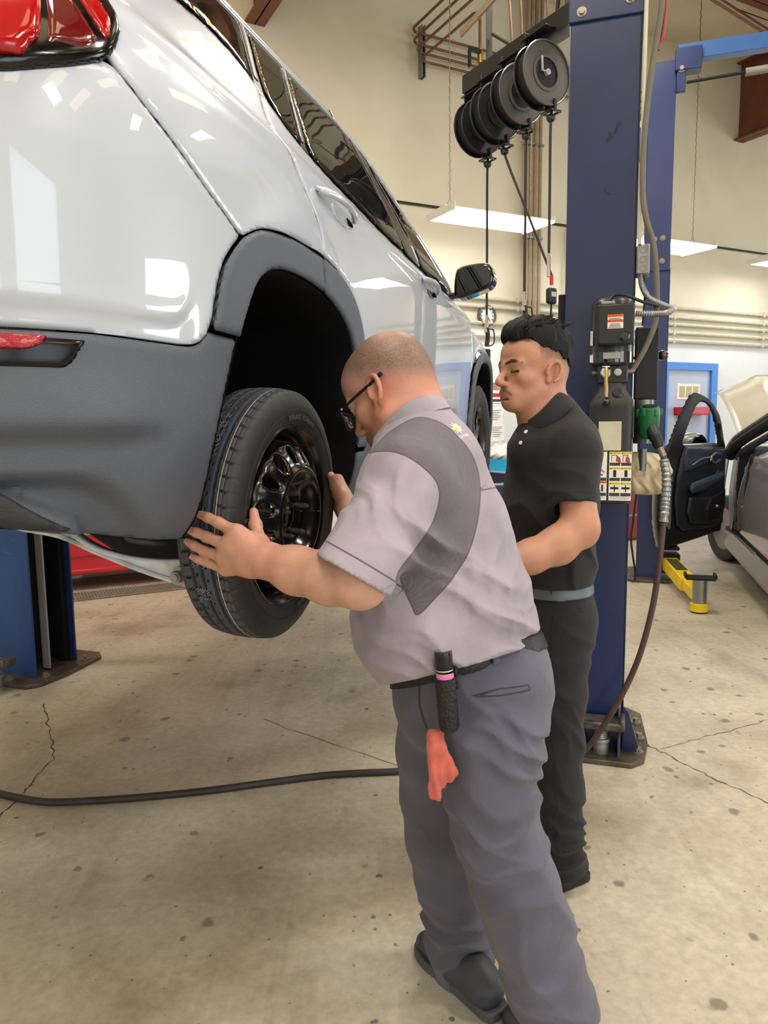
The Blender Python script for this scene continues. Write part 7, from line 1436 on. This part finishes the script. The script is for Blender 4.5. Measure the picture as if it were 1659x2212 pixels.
for i in range(150):
    a_ = rs_.uniform(-.06, .085); b_ = rs_.uniform(-.06, .065); z0_ = .146 - 3.0 * (a_ + .0) ** 2 - 5.5 * b_ ** 2; p_ = YP(a_, b_, z0_ - .006); ln = rs_.uniform(.018, .036)
    tuft.tube([p_, p_ + (YU * .55 - YF * .35) * ln * .5 + YL * rs_.uniform(-.2, .2) * ln, p_ + (YU * .62 - YF * .95) * ln + YL * rs_.uniform(-.35, .35) * ln], [.0026, .002, .0005], 5)
tuft.build('hair_tufts', 'hair_black', young, kind='stuff')
# polo
G = SDF(); G.cone(V3(0.4700, 2.0774, 1.4355), V3(0.4717, 2.0880, 1.3167), .054, .10, .04, flat=YLT, fr=1.15); G.cone(V3(0.4717, 2.0880, 1.3167), V3(0.4718, 2.0977, 1.1912), .108, .116, .05, flat=YLT, fr=1.50); G.cone(V3(0.4718, 2.0977, 1.1912), V3(0.4853, 2.1154, 1.0067), .116, .110, .05, flat=YLT, fr=1.38); G.cone(V3(0.4853, 2.1154, 1.0067), V3(0.4870, 2.1203, 0.9646), .112, .104, .04, flat=YLT, fr=1.32)
G.cone(V3(0.4802, 2.0889, 1.4470), V3(0.5130, 2.0181, 1.3634), .050, .070, .04); G.cone(V3(0.4308, 2.0543, 1.4117), V3(0.4113, 2.0356, 1.3414), .042, .070, .04); YSE = V3(0.4928, 1.9117, 1.1938); YSA = V3(0.4949, 1.9632, 1.3259); G.cone(V3(0.4849, 2.0359, 1.3443), YSA, .075, .070, .04); G.raw(*capcone(YSA, YSE, .071, .060), k=.04); yd = nrm(YSE - YSA); G.cone(YSE - yd * .03, YSE + yd * .08, .046, .048, .003, sub=True)
G.cone(V3(0.4688, 2.1062, 1.3421), YSR, .075, .068, .04); G.raw(*capcone(YSR, YSR + nrm(YER - YSR) * .17, .070, .060), k=.04)
yb = V3(0.4863, 2.1273, 0.9396); ybn = nrm(V3(-.05, .02, 1)); G.cuts.append(lambda P: -((P - yb) @ ybn) + .012)
G.disp = folds([(V3(0.5050, 2.0169, 1.0254), .10, V3(.8, 0, .5), .06, .006, 0), (V3(0.4042, 2.0006, 1.1388), .12, V3(.5, 0, .8), .10, .005, 1.), (V3(0.4825, 1.8947, 1.2604), .08, V3(.6, 0, .8), .07, .003, 0), (V3(0.4471, 2.0147, 1.0070), .1, V3(.2, 0, 1), .05, .004, .5)])
def po_seam(V):
    d = (V - YSE) @ yd + .022; r_ = np.linalg.norm(np.cross(V - YSA, yd), axis=1); d = np.where((r_ < .085) & ((V - YSE) @ yd > -.05), d, 1.); arm = np.linalg.norm(V - YSA, axis=1) - .082; return minabs(d, np.where(((V - YSA) @ YLT > -.06), arm, 1.))
po = garment('polo_shirt', G, .0048, 'polo_black', young, None, po_seam)
# polo collar: folded band open at the throat
YC = V3(0.4367, 2.0485, 1.4469); cn = nrm(V3(-.50, -.08, .84)); x_, y_, z_ = frame(cn, yh); cv = []; na = 48
for h_, r_ in ((.022, .0575), (.026, .0605), (.022, .0645), (.0, .0735), (-.022, .083), (-.025, .0805), (.0, .070)):
    for i in range(na):
        a = .18 + (2 * math.pi - .36) * i / (na - 1); fr_c = .5 + .5 * math.cos(a)
        cv.append(YC + z_ * (h_ - (.024 * fr_c ** 3 if h_ < .01 else .026 * fr_c ** 2)) + (x_ * math.cos(a) * (1 + .10 * fr_c) + y_ * math.sin(a)) * r_)
co = mesh_obj('collar', cv, [(k * na + i, k * na + i + 1, (k + 1) * na + i + 1, (k + 1) * na + i) for k in range(6) for i in range(na - 1)], 'polo_black', po, angle=None); set_attr(co, 'seam', np.full(len(cv), 1.)); mod_solid(co, .003, 0)
for c_ in (V3(0.3773, 1.9866, 1.3941), V3(0.3578, 1.9726, 1.3615)):
    bo = MB().lathe([(0, .0062), (.002, .0062), (.0024, .0045), (.0018, .003)], c_, nrm(V3(-.75, -.65, .2)), 18).build('button', 'button_white', po); sw = bo.modifiers.new('wrap', 'SHRINKWRAP'); sw.target = po; sw.wrap_method = 'NEAREST_SURFACEPOINT'; sw.wrap_mode = 'ABOVE_SURFACE'; sw.offset = .002
# trousers, belt, shoes
Q = SDF(); Q.cone(V3(0.4880, 2.1236, 0.9501), V3(0.4942, 2.1258, 0.8454), .104, .112, .04, flat=YLT, fr=1.32); Q.ell(V3(0.5334, 2.1347, 0.8355), (.075, .11, .09), k=.05)
Q.chain([V3(0.4992, 2.0673, 0.7791), V3(0.4944, 2.0591, 0.6301), V3(0.4985, 2.0667, 0.4866), V3(0.5065, 2.0786, 0.3375), V3(0.5191, 2.0870, 0.2011)], [.096, .080, .074, .072, .068], .03); Q.raw(*capcone(V3(0.5191, 2.0870, 0.2011), V3(0.5375, 2.0954, 0.0647), .067, .062), k=.02)
Q.chain([V3(0.4802, 2.2130, 0.7346), V3(0.4702, 2.2228, 0.5681), V3(0.4686, 2.2338, 0.4120), V3(0.4714, 2.2444, 0.2521), V3(0.4824, 2.2535, 0.1208)], [.096, .080, .074, .070, .066], .03); Q.raw(*capcone(V3(0.4824, 2.2535, 0.1208), V3(0.4901, 2.2544, 0.0050), .065, .06), k=.02)
Q.cuts.append(lambda P: ((P - yb) @ ybn) - .022)
Q.disp = folds([(V3(0.5088, 2.0108, 0.7293), .1, V3(.4, 0, 1), .08, .006, 0), (V3(0.4977, 2.0014, 0.4884), .13, V3(.75, 0, .5), .08, .005, 0), (V3(0.5273, 2.0598, 0.1437), .09, V3(.3, 0, 1), .045, .011, .4), (V3(0.4527, 2.0110, 0.5671), .12, V3(.9, 0, .3), .07, .005, 1.), (V3(0.5348, 2.0544, 0.2633), .10, V3(.5, 0, .9), .075, .006, 1.7)])
yhz = lambda L: np.array([[p @ yh, p[2]] for p in L]); YPK = yhz([V3(0.5201, 2.0115, 0.8994), V3(0.5645, 2.0525, 0.9045), V3(0.5670, 2.0512, 0.8940), V3(0.5251, 2.0103, 0.8891)]); YSD = yhz([V3(0.4631, 2.0076, 0.9496), V3(0.4604, 1.9687, 0.7968), V3(0.4699, 1.9855, 0.5234), V3(0.4985, 2.0191, 0.1403)]); YFP = yhz([V3(0.4245, 2.0069, 0.9437), V3(0.4212, 1.9847, 0.8448), V3(0.4503, 1.9690, 0.7994)])
def yt_seam(V):
    q = np.stack([V @ yh, V[:, 2]], 1); side = (V - V3(0.4942, 2.1258, 0.8454)) @ YLT > 0; d = minabs(poly_sd(YPK, q[:, 0], q[:, 1]), seg_d(q, YSD), seg_d(q, YFP)); return np.where(side, d, 1.)
yt = garment('trousers', Q, .005, 'trouser_black', young, None, yt_seam)
Bt = SDF(); Bt.p = list(Q.p[:1]); Bt.disp = lambda P: np.full(len(P), .006); Bt.cuts = [lambda P: np.abs((P - yb) @ ybn) - .018]; V_, F_ = Bt.mesh(.005); mesh_obj('belt', V_, F_, 'belt_grey', young, angle=50)
lp = MB().box(V3(0.4598, 1.9945, 0.9657), (.013, .008, .05), yh, YLT).build('belt_loop', 'trouser_black', yt, bev=.002); set_attr(lp, 'seam', np.full(8, 1.))
lp = MB().box(V3(0.5402, 2.0592, 0.9595), (.013, .008, .05), nrm(V3(-.4, -.9, 0)), nrm(V3(.9, -.4, 0))).build('belt_loop', 'trouser_black', yt, bev=.002); set_attr(lp, 'seam', np.full(8, 1.))
shoe((.615, 2.165, .002), (.365, 2.035, .002), 'black shoe on the near foot of the young man in the polo', 'shoe_black', 'shoe_black'); shoe((.54, 2.345, .002), (.29, 2.225, .002), 'black shoe on the far foot of the young man in the polo', 'shoe_black', 'shoe_black')
